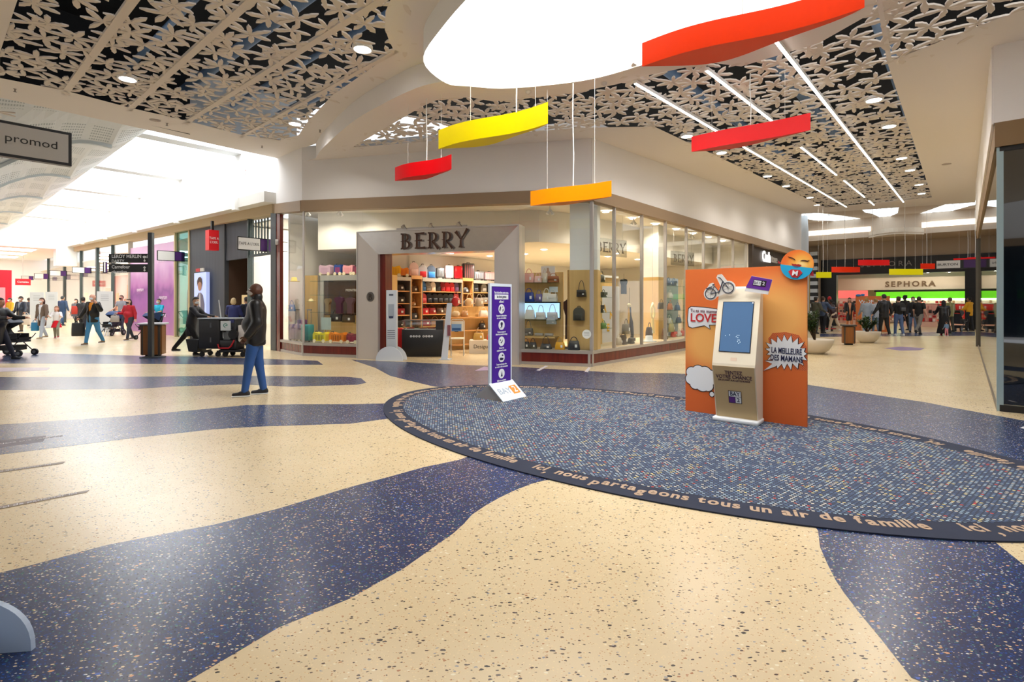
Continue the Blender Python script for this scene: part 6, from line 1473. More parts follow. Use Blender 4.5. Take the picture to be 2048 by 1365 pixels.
# --- luggage window, left of the entrance
def at_front(u, y, z): x = fx(u, y); return FL(x, y, z)
t = thing('display_cabinet', 'wide framed display cabinet with brownish glass behind the luggage window', 'display cabinet', FL(-6.15, 1.25), FRZ)
MB().box(-2.3, 0, .05, .6, .34, 2.3).build('body', OCHRE, t)
mb = MB(); mb.box(-2.3, 0, 0, .08, 2.14, 2.3); mb.box(-2.3, -2.18, 0, .08, .34, 2.14); mb.build('metal_frame', mat('#c4bfb6', .3, .4), t)
MB().box(-2.18, 0, .03, .045, 1.1, 2.14).build('glass_door', glass_mat('#c9b69a', .12), t)
MB().text('MONTBLANC', .10, upright(-1.1, .02, 1.84), 0, .003, .0).build('lettering', mat('#f1e9d8', .5), t)
mb = MB(MF); mb.box(-9.0, -8.55, 1.2, 1.26, .34, 2.3); tag(mb.build('room_divider', OCHRE), 'pale wooden panel behind the purple and teal suitcases', 'panel')
for u, c, c2, w_, h_2, lb in ((653, '#d9b8cc', '#b890ac', .4, .33, 'pale lilac ride-on case, leftmost on top of the framed cabinet'), (679, '#2f4f9a', '#d8404c', .24, .33, 'blue ride-on case with red wheels on top of the framed cabinet'), (699, '#efa8b0', '#d88a98', .34, .31, 'pink ride-on case on top of the framed cabinet'), (716, '#7a3a52', '#a04a60', .22, .28, 'dark rose case, rightmost on top of the framed cabinet')):
    p = at_front(u, 1.5, 2.3); rideon('ride_on_suitcase', lb, p, FRZ, w_, h_2, .2, c, c2)
p = at_front(591, .8, .34); suitcase('cabin_suitcase', 'purple suitcase with raised trolley handle in the luggage window', p, FRZ - .1, .34, .50, .24, '#6a4a80', True, '#8a6aa0')
p = at_front(606, 1.2, .34); suitcase('cabin_suitcase', 'plum suitcase behind the purple one in the luggage window', p, FRZ, .3, .62, .22, '#7c3c78', True)
p = at_front(615, .55, .34); suitcase('cabin_suitcase', 'teal suitcase with raised trolley handle in the luggage window', p, FRZ - .05, .32, .50, .24, '#18888a', True, '#0f6e72')
rideon('ride_on_suitcase', 'bright yellow striped ride-on case on the floor of the luggage window', at_front(643, .45, .34), FRZ, .42, .30, .22, '#f0e010', '#3c3c20')
rideon('ride_on_suitcase', 'orange ribbed ride-on case on the floor of the luggage window', at_front(677, .45, .34), FRZ, .48, .30, .22, '#f58a10', '#8a4a10')
rideon('ride_on_suitcase', 'dark red ride-on case at the right end of the luggage window floor', at_front(708, .45, .34), FRZ, .34, .28, .22, '#8a2c40', '#c04060')
for u, c, z, lb in ((673, '#4a3e3c', .92, 'dark brown travel bag with tall handles in the luggage window'), (697, '#5c4a34', .90, 'brown barrel bag at the back of the luggage window')): handbag('travel_bag', lb, 'travel bag', at_front(u, 1.0, z), FRZ, .40, .22, .18, c, 'box', hh=.16)
mb = MB(MF); mb.box(-6.95, -6.2, .8, 1.2, .88, .905); tag(mb.build('glass_shelf', glass_mat('#e2f0ec', .1)), 'clear lower shelf carrying travel bags in the luggage window', 'shelf')
handbag('handbag', 'bright blue handbag on the left side shelf of the luggage window', 'handbag', at_front(584, .75, 1.22), FRZ, .22, .2, .12, '#1f7fc0', hh=.14)
mb = MB(MF)
for z in (1.2, 1.7, 2.1): mb.box(-8.25, -7.75, .55, .95, z - .015, z)
tag(mb.build('glass_shelves', glass_mat('#e2f0ec', .1)), 'stack of clear side shelves at the left of the luggage window', 'shelves')
# hanging tops
def garment(label, p, rz, c, h, w, c2=None):
    t = thing('hanging_garment', label, 'garment', p, rz)
    MB().prism([(-w * .3, 0), (w * .3, 0), (w * .28, h * .6), (w * .5, h * .8), (w * .45, h * .95), (w * .15, h), (-w * .15, h), (-w * .45, h * .95), (-w * .5, h * .8), (-w * .28, h * .6)], -.05, .05, 0, XZ).build('cloth', mat(c, .8), t)
    MB().tube([(-w * .3, 0, h * .95), (0, 0, h * 1.08), (w * .3, 0, h * .95)], .007, seg=5).build('hanger', BLK, t)
    MB().tube([(0, 0, h * 1.08), (0, 0, h * 1.08 + .12)], .003, seg=4).build('hook', BLK, t)
garment('plum sleeveless top hanging in the luggage window', at_front(679, .9, 1.16), FRZ, '#5a2a44', .48, .3)
garment('grey-brown top hanging at the right of the luggage window', at_front(701, .9, 1.16), FRZ, '#6a4a50', .46, .28)
garment('beige quilted top hanging left of the plum one', at_front(656, 1.0, 1.15), FRZ, '#a88660', .45, .2)
p = at_front(652, .7, .80); t = thing('notice_card', 'pale blue notice card behind the yellow case', 'notice', at_front(652, .85, .34), FRZ); MB().box(-.17, .17, 0, .01, .34, .70).build('card', mat('#cfe0e6', .5), t); MB().cyl((0, .02, 0), (0, .02, .4), .01).build('stand', ALU, t)
p = at_front(587, .7, 2.1); t = thing('sun_hat', 'yellow straw hat on the upper left shelf of the luggage window', 'hat', at_front(588, .75, 2.1), 0); MB().lathe([(.17, .02), (.16, .0), (.09, .02), (.085, .1), (.06, .13), (.001, .135)]).build('straw', mat('#e8d23c', .8), t)
t = thing('sun_hat', 'cream hat hanging beside the framed cabinet', 'hat', at_front(622, 1.0, 1.5), 0); MB().lathe([(.12, .02), (.115, .0), (.07, .02), (.06, .08), (.001, .1)]).build('straw', mat('#f0dca4', .8), t)

# --- handbag window, right of the entrance
t = thing('display_wall', 'pale wooden back wall with clear shelves in the handbag window', 'display wall', FL(0, 0), FRZ)
x0, x1 = fx(1040, .95), fx(1126, .95)
MB().box(x0, x1, .95, 1.0, .34, 2.25).build('back_panel', OCHRE, t)
for z in (1.98, 1.50, 1.05): MB().box(x0, x1 - .08, .5, .95, z - .012, z).build('glass_shelf', glass_mat('#e6f2ee', .1), t)
MB().box(x0, x1 - .1, .5, .95, .60, .64).build('wood_shelf', OCHRE, t)
def fw(u, z, kind, c, w, h, lb, handle=None, hh=None, y=.7):
    p = at_front(u, y, z); return handbag('handbag', lb, 'handbag', p, FRZ, w, h, .14, c, kind, handle, True, None, hh)
fw(1058, 1.98, 'box', '#e8b4ac', .26, .24, 'large pale pink bag, leftmost on the top shelf of the handbag window'); fw(1076, 1.98, 'tote', '#ecc4bc', .2, .17, 'smaller pink bag, second on the top shelf of the handbag window'); fw(1090, 1.98, 'box', '#d9cdb8', .12, .24, 'cream and black bag in the middle of the top shelf of the handbag window'); fw(1107, 1.98, 'flap', '#a06038', .3, .16, 'cognac brown bag, rightmost on the top shelf of the handbag window')
fw(1058, 1.50, 'tote', '#24409c', .3, .24, 'royal blue handbag on the second shelf of the handbag window', hh=.13); fw(1078, 1.50, 'tote', '#6a6098', .2, .2, 'patterned violet bag on the second shelf of the handbag window'); fw(1093, 1.50, 'tote', '#ece8da', .24, .22, 'cream handbag with tall handle on the second shelf of the handbag window', hh=.14); fw(1106, 1.50, 'flap', '#f0ece2', .24, .2, 'white flap bag, rightmost on the second shelf of the handbag window')
fw(1060, 1.06, 'tote', '#eef2f2', .28, .24, 'white handbag before the screen, leftmost on the third shelf', hh=.13); fw(1082, 1.06, 'flap', '#e6e6e2', .26, .18, 'off-white flap bag before the screen on the third shelf', hh=.2); fw(1105, 1.06, 'flap', '#d8dce4', .28, .18, 'white patterned flap bag, rightmost before the screen', hh=.22)
fw(1057, .65, 'flap', '#6c6a68', .26, .18, 'grey shoulder bag on the wooden shelf of the handbag window', hh=.22); fw(1103, .94, 'flap', '#b8bcc0', .26, .14, 'silver clutch hanging below the screen', hh=.12)
for u, c, lb in ((1048, '#8c8884', 'small grey pouch at the left end of the wooden shelf'), (1078, '#a8a49e', 'flat grey shoe-shaped pouch on the wooden shelf'), (1098, '#9c9894', 'flat silver pouch at the right of the wooden shelf')): tag(MB().rbox(-.11, .11, -.06, .06, 0, .07, .03).build('pouch', mat(c, .4), None, at_front(u, .65, .645), FRZ), lb, 'pouch')
for u, c, w, h, hh, lb in ((1052, '#1c1e22', .2, .17, .1, 'small black bag, leftmost on the floor of the handbag window'), (1066, '#202226', .2, .16, .12, 'second black bag on the floor of the handbag window'), (1092, '#3b3d40', .3, .13, .2, 'wide charcoal bag on the floor of the handbag window'), (1120, '#e2a40c', .26, .18, .14, 'mustard yellow bag on the floor of the handbag window'), (1148, '#2b3038', .3, .22, .12, 'dark backpack-style bag at the right on the floor of the handbag window')): fw(u, .34, 'tote', c, w, h, lb, hh=hh, y=.42)
fw(1163, 1.62, 'flap', '#3c3630', .24, .17, 'dark brown bag hanging on the wood-clad column', hh=.24, y=.45)
backpack('studded_backpack', 'dark studded backpack hanging on the wood-clad column', at_front(1158, .42, 1.05), FRZ, .26, .32, '#4c483c', '#38362e')
t = thing('promo_screen', 'wide lit blue-white screen behind the white bags', 'screen', FL(0, 0), FRZ); xa, xb = fx(1046, .9), fx(1121, .9)
MB().box(xa, xb, .88, .93, 1.08, 1.49).build('housing', BLK, t); MB().box(xa + .02, xb - .02, .875, .88, 1.1, 1.47).build('display', mat('#a8cdf0', .2, emit=.8, key='tv'), t)
t = thing('fashion_poster', 'fashion photo card standing above the top shelf of the handbag window', 'poster', at_front(1096, .85, 1.98), FRZ); MB().box(-.18, .18, 0, .01, .12, .42).build('card', mat('#e8e4e0', .5), t); MB().prism([(-.05, .13), (.06, .13), (.07, .25), (.03, .3), (.02, .38), (-.03, .38), (-.03, .3), (-.07, .24)], -.004, 0, 0, XZ).build('printed_figure', mat('#c8a48c', .6), t)
t = thing('price_notice', 'small white notice above the second shelf', 'notice', at_front(1107, .8, 1.5), FRZ); MB().box(-.11, .11, 0, .01, .24, .38).build('card', mat('#dce6ee', .5), t)
t = thing('window_sticker', 'round white sticker on the glass near the shop corner', 'sticker', at_front(1173, .0, 0.75), FRZ); MB().prism(circ(0, 0, .105, 24), .02, .026, 0, XZ).build('disc', mat('#e6ebe6', .5), t); mb = MB(); [mb.box(-.06, .06, .016, .019, -.03 + .03 * i, -.022 + .03 * i) for i in range(3)]; mb.build('printed_lines', mat('#9aa4a0', .5), t)
garment('long dark scarf hanging behind the handbag window', at_front(1137, 1.15, .55), FRZ, '#3a2a2e', 1.0, .26)
t = thing('flag_sign', 'orange, white and blue strip beside the entrance frame', 'sign', at_front(1043, .4, 1.55), FRZ); mb = MB(); mb.box(-.05, .05, 0, .02, .28, .48, 0); mb.box(-.05, .05, 0, .02, .14, .28, 1); mb.box(-.05, .05, 0, .02, 0, .14, 2); mb.build('strip', [mat('#f05a1c', .5), PAPER, mat('#2a3a90', .5)], t)

# --- long side window
PB_ = 7.55
for k, (u, c_, lb) in enumerate(((1215, '#cdb27c', 'first'), (1262, '#c8ae78', 'second'), (1345, '#b9a584', 'fourth'))):
    pass
def su(a0, a1, lb, z_l=(.34, .8, 1.22, 1.62, 2.02), back=OCHRE):
    t = thing('display_wall', lb, 'display wall', AB(a0, PB_), RZ_R); W = a1 - a0
    MB().box(0, W, 0, .05, .34, 2.3).build('back_panel', back, t)
    for z in z_l[1:]: MB().box(.02, W - .02, -.42, 0, z - .012, z).build('glass_shelf', glass_mat('#e2efe4', .1), t)
su(10.95, 12.55, 'pale wooden display wall behind the first two side panes')
su(15.95, 17.6, 'pale display wall behind the pane left of the orange board', back=mat('#a8b4c4', .5))
su(18.0, 21.9, 'bluish display wall far along the side window', back=mat('#b8a890', .5))
def sw(a, z, kind, c, w, h, lb, hh=None, b=7.28): return handbag('handbag', lb, 'handbag', AB(a, b, z), RZ_R, w, h, .14, c, kind, None, True, None, hh)
rows_ = [(11.15, 2.02, 'flap', '#5c2e2a', .3, .2, 'dark wine bag on the top shelf behind the first side pane'), (11.55, 2.02, 'tote', '#5a6a3a', .28, .18, 'olive bag on the top shelf near the first mullion'), (12.05, 2.02, 'tote', '#4a4a3c', .24, .2, 'dark olive bag on the top shelf behind the second side pane'), (11.1, 1.22, 'tote', '#3a4658', .26, .16, 'slate blue bag on the middle shelf behind the first side pane'), (11.6, 1.22, 'tote', '#1e201e', .3, .26, 'black tall handbag at the first mullion'), (12.15, 1.62, 'flap', '#5a6058', .22, .14, 'grey-green shoulder bag behind the second side pane'), (12.0, 1.22, 'flap', '#26282a', .2, .2, 'small black bag behind the second side pane'), (11.1, .8, 'tote', '#2e3a46', .2, .18, 'dark slate bag low behind the first side pane'), (11.55, .8, 'tote', '#5c6440', .32, .22, 'green soft bag low behind the first side pane'), (12.15, .8, 'box', '#5f8a3c', .24, .14, 'bright green box bag behind the second side pane'), (11.2, .34, 'box', '#5a524c', .34, .3, 'large grey-brown bag on the floor behind the first side pane')]
for r_ in rows_: sw(*r_)
for r_ in ((12.5, .34, 'tote', '#c9bfae', .26, .2, 'cream bag on the floor behind the second side pane'), (12.75, .34, 'tote', '#3a3230', .34, .26, 'dark brown shopper on the floor behind the second side pane'), (12.9, .62, 'box', '#6e6248', .3, .28, 'brown bucket bag on the middle plinth of the side window'), (13.2, .34, 'flap', '#2e2a28', .26, .16, 'small dark bag before the giraffe-patterned figure'),
           (14.3, .5, 'tote', '#4a3a34', .3, .26, 'dark brown bag behind the third side pane'), (15.1, 1.28, 'flap', '#3c362e', .3, .2, 'dark handbag hung on the second column'), (15.35, .34, 'tote', '#5a4438', .26, .34, 'tall brown bag at the foot of the second column'), (15.75, 1.25, 'tote', '#a86a48', .2, .2, 'cognac bag beside the second column'), (15.85, .55, 'tote', '#a8a878', .26, .26, 'beige bag right of the second column')): sw(*r_, b=7.02)
for i, (a, z, c) in enumerate(((16.2, 2.02, '#3c5878'), (16.6, 2.02, '#4a6888'), (16.3, 1.62, '#e4e4e0'), (16.2, 1.22, '#30486a'), (16.9, 1.22, '#4a78a8'), (16.25, .8, '#f0f0ee'), (17.0, .8, '#46648c'), (16.6, .34, '#e03a48'), (17.0, .34, '#e8e0e0'), (17.3, .34, '#e86a74'))): sw(a, z, rnd.choice(('tote', 'flap')), c, .28, .18, '%s bag behind the fourth or fifth side pane, %s of ten counted downward' % ({'#3c5878': 'steel blue', '#4a6888': 'blue-grey', '#e4e4e0': 'white', '#30486a': 'navy', '#4a78a8': 'denim blue', '#f0f0ee': 'bright white', '#46648c': 'mid blue', '#e03a48': 'red', '#e8e0e0': 'pale', '#e86a74': 'pink'}[c], ['first', 'second', 'third', 'fourth', 'fifth', 'sixth', 'seventh', 'eighth', 'ninth', 'last'][i]))
for i in range(8): sw(18.3 + i * .45, (2.02, 1.22, 1.62, .8)[i % 4], 'tote', ('#6a5848', '#8a4a50', '#4a5a70', '#b8a890')[i % 4], .28, .2, 'dim bag on the far display wall of the side window, %s from the left' % ords[i])
# hanging acrylic signs reading BERRY
for a, b, lb in ((ga(1216, 7.1), 7.1, 'first'), (ga(1362, 7.1), 7.1, 'second')):
    t = thing('hanging_sign', '%s hanging clear panel reading BERRY inside the long side window' % lb, 'sign', AB(a, b, 2.9), RZ_R - .2)
    MB().box(-.55, .75, 0, .012, -.2, .26).build('clear_panel', glass_mat('#e4e6e6', .12), t)
    mb = MB()
    for i, ch in enumerate('BERRY'):
        l_ = letter(ch, 0, .26, Matrix.Translation((-.42 + i * .22, -.012, -.1)) @ Matrix.Rotation(PI / 2, 4, 'X') @ Matrix.Diagonal((1, 1, .2, 1))); mb.v += []; o_ = len(mb.v); mb.v += l_.v; mb.f += [[j + o_ for j in f] for f in l_.f]; mb.mi += l_.mi; mb.sm += l_.sm
    mb.build('lettering', mat('#5e574e', .5), t)
    MB().cyl((-.4, .006, .26), (-.4, .006, .95), .003, seg=4).build('wire', ALU, t); MB().cyl((.6, .006, .26), (.6, .006, .95), .003, seg=4).build('wire', ALU, t)
# display features of panes two and three
t = thing('hanging_banner', 'pale grey banner with yellow letters behind the second side pane', 'banner', AB(13.1, 7.75), RZ_R); MB().box(-.7, .75, 0, .03, .34, 1.95).build('cloth', mat('#c6c8cc', .6), t); mb = MB(); [mb.text(ch, .3, upright(x, -.005, z), 0, .003, .03) for ch, x, z in (('L', -.4, 1.6), ('A', -.1, 1.3), ('N', .3, 1.1), ('A', -.2, .9), ('E', .1, .75))]; mb.build('lettering', mat('#d9a81e', .5), t)
t = thing('framed_niche', 'white framed niche behind the second side pane', 'display frame', AB(13.0, 7.8), RZ_R); mb = MB(); mb.box(-.6, .9, 0, .06, 2.2, 2.26); mb.box(-.6, -.54, 0, .06, .34, 2.2); mb.build('frame', mat('#e4e6e2', .5), t); MB().box(-.6, .9, .07, .1, 1.9, 2.2).build('back_panel', OCHRE, t)
garment('black dress form hanging high behind the second side pane', AB(13.3, 7.3, 1.72), RZ_R, '#1c2222', .42, .26)
t = thing('patterned_figure', 'black and yellow cloth figure hanging behind the second side pane', 'hanging figure', AB(13.35, 7.15, 0), RZ_R)
MB().tube([(0, 0, 1.35), (.02, 0, 1.1), (.1, 0, .9), (.16, 0, .6), (.17, 0, .45)], [.05, .05, .06, .05, .04], seg=8).build('body', mat('#24262e', .6), t); MB().ball((-.02, 0, 1.4), (.09, .05, .06)).build('head', mat('#d8c890', .6), t); MB().tube([(-.02, 0, 1.36), (-.05, 0, 1.0), (-.1, 0, .7)], .03, seg=6).build('yellow_strip', mat('#d8a41c', .5), t); MB().tube([(0, 0, 1.42), (.0, 0, 1.9)], .004, seg=4).build('cord', BLK, t)
t = thing('straw_figure', 'pale yellow translucent paper figure behind the third side pane', 'hanging figure', AB(14.7, 7.1, 0), RZ_R); MB().tube([(0, 0, 1.45), (.1, 0, 1.3), (.1, 0, 1.1), (0, 0, .98), (-.1, 0, 1.1), (-.1, 0, 1.3)], .035, seg=8, closed=True).build('loop', mat('#ead690', .6), t); MB().tube([(0, 0, 1.0), (0, 0, .7), (.05, 0, .55)], .045, seg=8).build('tail', mat('#ead690', .6), t); MB().cyl((0, 0, 1.48), (0, 0, 3.8), .002, seg=4).build('thread', BLK, t); MB().cyl((0, 0, .56), (0, 0, .34), .004, seg=4).build('rod', BLK, t)
t = thing('sun_hat', 'pale grey hat on the floor behind the third side pane', 'hat', AB(14.15, 6.95, .34), 0); MB().lathe([(.22, .02), (.215, .0), (.11, .03), (.1, .16), (.07, .18), (.001, .18)]).build('felt', mat('#cfd6da', .7), t)
# ================================================================== PEOPLE
def surfnet(Fg, org, h):
    Sg = Fg < 0; nx, ny, nz = Fg.shape
    c = [(i, j, k) for i in (0, 1) for j in (0, 1) for k in (0, 1)]
    sl = lambda A, o: A[o[0]:nx - 1 + o[0], o[1]:ny - 1 + o[1], o[2]:nz - 1 + o[2]]
    cnt = sum(sl(Sg, o).astype(np.int8) for o in c)
    act = (cnt > 0) & (cnt < 8)
    ids = -np.ones(act.shape, np.int64); n = int(act.sum()); ids[act] = np.arange(n)
    ci, cj, ck = np.nonzero(act)
    pos = np.zeros((n, 3)); w = np.zeros(n)
    for a in range(3):
        for o in c:
            if o[a]: continue
            o2 = list(o); o2[a] = 1
            f0 = Fg[ci + o[0], cj + o[1], ck + o[2]]; f1 = Fg[ci + o2[0], cj + o2[1], ck + o2[2]]
            m = (f0 < 0) != (f1 < 0)
            t = np.where(m, f0 / np.where(m, f0 - f1, 1), 0)
            for d in range(3): pos[:, d] += np.where(m, o[d] + (t if d == a else 0), 0)
            w += m
    pos = pos / np.maximum(w, 1)[:, None] + np.stack([ci, cj, ck], 1)
    pos = pos * h + np.array(org)
    faces = []
    for a in range(3):
        b, d = (a + 1) % 3, (a + 2) % 3
        s0 = [slice(None)] * 3; s1 = [slice(None)] * 3
        s0[a] = slice(0, -1); s1[a] = slice(1, None)
        for q in (b, d): s0[q] = slice(1, -1); s1[q] = slice(1, -1)
        A = Sg[tuple(s0)]; B = Sg[tuple(s1)]; e = np.argwhere(A != B)
        if not len(e): continue
        inside = A[e[:, 0], e[:, 1], e[:, 2]]
        base = e.copy(); base[:, b] += 1; base[:, d] += 1
        def cell(db, dd):
            q = base.copy(); q[:, b] -= db; q[:, d] -= dd; return ids[q[:, 0], q[:, 1], q[:, 2]]
        quad = np.stack([cell(1, 1), cell(0, 1), cell(0, 0), cell(1, 0)], 1)
        quad[~inside] = quad[~inside][:, ::-1]
        faces.append(quad)
    return pos, np.concatenate(faces)
class Field:
    """a smooth union of round cones and ellipsoids, meshed as one continuous surface"""
    def __init__(s, h, k=.03): s.P = []; s.h = h; s.k = k; s.cut = []
    def cone(s, a, b, ra, rb, sy=1.0): s.P.append(('c', np.array(a, float), np.array(b, float), ra, rb, sy)); return s
    def ell(s, c, r, rot=None): s.P.append(('e', np.array(c, float), np.array(r, float), rot)); return s
    def mesh(s):
        lo = np.full(3, 1e9); hi = -lo
        for p in s.P:
            if p[0] == 'c': r = max(p[3], p[4]); lo = np.minimum(lo, np.minimum(p[1], p[2]) - r); hi = np.maximum(hi, np.maximum(p[1], p[2]) + r)
            else: r = p[2].max(); lo = np.minimum(lo, p[1] - r); hi = np.maximum(hi, p[1] + r)
        h = s.h; lo = lo - 3 * h; hi = hi + 3 * h
        n = np.ceil((hi - lo) / h).astype(int) + 1
        ax = [lo[i] + h * np.arange(n[i]) for i in range(3)]
        Fg = np.full(tuple(n), 1.0)
        for p in s.P:
            if p[0] == 'c': r = max(p[3], p[4]); a_, b_ = np.minimum(p[1], p[2]) - r, np.maximum(p[1], p[2]) + r
            else: a_, b_ = p[1] - p[2].max(), p[1] + p[2].max()
            pad = s.k * 1.5 + 3 * h
            i0 = np.clip(np.floor((a_ - pad - lo) / h).astype(int), 0, n - 1); i1 = np.clip(np.ceil((b_ + pad - lo) / h).astype(int) + 1, 1, n)
            X, Y, Z = np.meshgrid(ax[0][i0[0]:i1[0]], ax[1][i0[1]:i1[1]], ax[2][i0[2]:i1[2]], indexing='ij')
            if p[0] == 'c':
                sy = p[5]; A = p[1].copy(); B = p[2].copy(); A[1] /= sy; B[1] /= sy; Yy = Y / sy
                ab = B - A; L2 = max((ab ** 2).sum(), 1e-9)
                t = np.clip(((X - A[0]) * ab[0] + (Yy - A[1]) * ab[1] + (Z - A[2]) * ab[2]) / L2, 0, 1)
                d = np.sqrt((X - A[0] - t * ab[0]) ** 2 + (Yy - A[1] - t * ab[1]) ** 2 + (Z - A[2] - t * ab[2]) ** 2) - (p[3] + (p[4] - p[3]) * t)
                d = d * min(1, sy ** .5)
            else:
                q = np.stack([X - p[1][0], Y - p[1][1], Z - p[1][2]])
                if p[3] is not None: q = np.tensordot(p[3].T, q, 1)
                k0 = np.sqrt(sum((q[i] / p[2][i]) ** 2 for i in range(3))); k1 = np.sqrt(sum((q[i] / p[2][i] ** 2) ** 2 for i in range(3)))
                d = k0 * (k0 - 1) / np.maximum(k1, 1e-6)
            G_ = Fg[i0[0]:i1[0], i0[1]:i1[1], i0[2]:i1[2]]
            hh = np.clip(.5 + .5 * (d - G_) / s.k, 0, 1)
            Fg[i0[0]:i1[0], i0[1]:i1[1], i0[2]:i1[2]] = d * (1 - hh) + G_ * hh - s.k * hh * (1 - hh)
        if s.cut:
            X, Y, Z = np.meshgrid(*ax, indexing='ij')
            for fn in s.cut: Fg = np.maximum(Fg, fn(X, Y, Z))
        Fg[0] = Fg[-1] = 1; Fg[:, 0] = Fg[:, -1] = 1; Fg[:, :, 0] = Fg[:, :, -1] = 1
        return surfnet(Fg, lo, h)
def put_field(fd, name, m, parent, sc, extra=None, mats=None):
    v, f = fd.mesh(); mb = MB(Matrix.Scale(sc, 4)); mb.add([tuple(p) for p in v], [tuple(int(i) for i in q) for q in f], 0, None, True)
    if extra: extra(mb)
    return mb.build(name, mats or m, parent)
V3 = lambda x, y, z: np.array([x, y, z], float)
def person(label, u, v, H, deg, top='#222', bottom='#333', skin='#c89a7c', hair='#2a2220', hairstyle='short', mask='#cfe0ee', legs=((12, 5), (-14, 14)), arms=((8, 10, 20, 0), (8, -10, 20, 0)),
           heft=1.0, jacket=.02, hem=.86, sleeves=True, shoe='#1c1c20', res=.018, lean=0, skirt=None, headyaw=0, child=False, extra=None, loc=None, opening=None, headpitch=0, group=None):
    p = loc if loc is not None else G(u, v)
    sc = H / 1.75; rz = math.radians(deg)
    t = thing('person', label, 'person', (p[0], p[1], 0), rz, group)
    rd = math.radians; hips = []; fit = []
    lean_ = rd(lean)
    # legs first, to find how high the pelvis stands
    def leg(side, th, kn, pz):
        hp = V3(side * .09, 0, pz); kneep = hp + .43 * V3(0, math.sin(rd(th)), -math.cos(rd(th))); an = kneep + .41 * V3(0, math.sin(rd(th - kn)), -math.cos(rd(th - kn))); return hp, kneep, an
    low = min(leg(s_, th, kn, 0)[2][2] for s_, (th, kn) in zip((-1, 1), legs)); pz = .085 - low
    L = [leg(s_, th, kn, pz) for s_, (th, kn) in zip((-1, 1), legs)]
    up = V3(0, math.sin(lean_), math.cos(lean_)); pel = V3(0, 0, pz + .03); chest = pel + up * .36; neck = pel + up * .53; sh_z = pel + up * .47
    hs = 1.22 if child else 1.0
    hc = pel + up * .53 + V3(0, .015, .16 * (1.1 if child else 1)) 
    ya = rd(headyaw); R = np.array([[math.cos(ya), -math.sin(ya), 0], [math.sin(ya), math.cos(ya), 0], [0, 0, 1]])
    pa = rd(headpitch); R = R @ np.array([[1, 0, 0], [0, math.cos(pa), -math.sin(pa)], [0, math.sin(pa), math.cos(pa)]])
    hd = lambda x, y, z: hc + R @ (V3(x, y, z) * hs)
    A = []
    for side, (al, be, fl, inw) in zip((-1, 1), arms):
        sh = sh_z + V3(side * .175 * (heft ** .3), 0, 0); d1 = V3(side * math.sin(rd(al)), math.cos(rd(al)) * math.sin(rd(be)), -math.cos(rd(al)) * math.cos(rd(be)))
        el = sh + .28 * d1; a2 = al - inw; d2 = V3(side * math.sin(rd(a2)), math.cos(rd(a2)) * math.sin(rd(be + fl)), -math.cos(rd(a2)) * math.cos(rd(be + fl)))
        wr = el + .25 * d2; A.append((sh, el, wr, d2, side))
    # body: one continuous surface, fingers grown on the palms
    b = Field(res, .022)
    hf = heft
    b.cone(pel, chest, .13 * hf, .125 * hf, .72).cone(sh_z + V3(-.14, 0, 0), sh_z + V3(.14, 0, 0), .05, .05).cone(neck + V3(0, -.01, -.06), hd(0, -.01, -.06), .056, .05)
    b.ell(hd(0, 0, .0), V3(.077, .098, .108) * hs, R).ell(hd(0, .028, -.06), V3(.056, .066, .062) * hs, R).cone(hd(0, .094, .005), hd(0, .112, -.03), .010, .015)
    for sd in (-1, 1): b.ell(hd(sd * .079, -.008, -.012), V3(.011, .021, .032) * hs, R)
    for (hp, kp, an) in L: b.cone(hp, kp, .078 * hf, .05, 1).cone(kp, an, .05, .036).cone(an + V3(0, -.02, -.03), an + V3(0, .11, -.05), .034, .028)
    fingers = []
    for (sh, el, wr, d2, side) in A:
        b.cone(sh, el, .047 * hf ** .5, .037).cone(el, wr, .037, .026)
        palm = wr + d2 * .06; b.cone(wr, palm, .026, .03)
        fwd = np.cross(d2, V3(side, 0, 0)); fwd /= max(np.linalg.norm(fwd), 1e-6); lat = np.cross(fwd, d2)
        if abs(d2[2]) > .5: lat = V3(0, 1, 0) - d2 * d2[1]; lat /= np.linalg.norm(lat); fwd = np.cross(lat, d2) * side
        fingers.append((wr, palm, d2, lat, fwd, side))
    def ext(mb):
        for (wr, palm, d, lat, fwd, side) in fingers:
            for i, (o, ln) in enumerate(((-.024, .055), (-.008, .068), (.008, .072), (.024, .062))):
                q0 = palm + lat * o - d * .005; q1 = palm + lat * o * 1.1 + d * ln * .55; q2 = q1 + d * ln * .4 - fwd * .022 * 1
                mb.tube([tuple(q0), tuple(q1), tuple(q2)], [.0105, .0095, .007], seg=6)
            q0 = wr + d * .02 + lat * .02; q1 = q0 + lat * .03 + d * .03; q2 = q1 + lat * .008 + d * .03
            mb.tube([tuple(q0), tuple(q1), tuple(q2)], [.013, .011, .008], seg=6)
        for sd in (-1, 1):
            mb.ball(tuple(hd(sd * .032, .083, .008)), .0125 * hs, 1, seg=8, rings=6); mb.ball(tuple(hd(sd * .032, .092, .008)), .007 * hs, 2, seg=8, rings=6)
        mb.tube([tuple(hd(-.025, .088, -.062)), tuple(hd(0, .094, -.06)), tuple(hd(.025, .088, -.062))], .006, 3, seg=6)
    put_field(b, 'body', None, t, sc, ext, [mat(skin, .5), mat('#e8e4e0', .3), mat('#1a1412', .3), mat('#8a4a44', .5)])
    # trousers or leggings
    g = Field(res, .03); w = 1.0
    g.cone(pel + V3(0, 0, .05), pel + V3(0, 0, -.06), .145 * hf, .14 * hf, .78)
    for (hp, kp, an) in L: g.cone(hp, kp, .092 * hf, .066).cone(kp, an + V3(0, 0, .01), .066, .052)
    g.cut.append(lambda X, Y, Z: .05 - Z)
    put_field(g, 'trousers' if not skirt else 'leggings', mat(bottom, .8), t, sc)
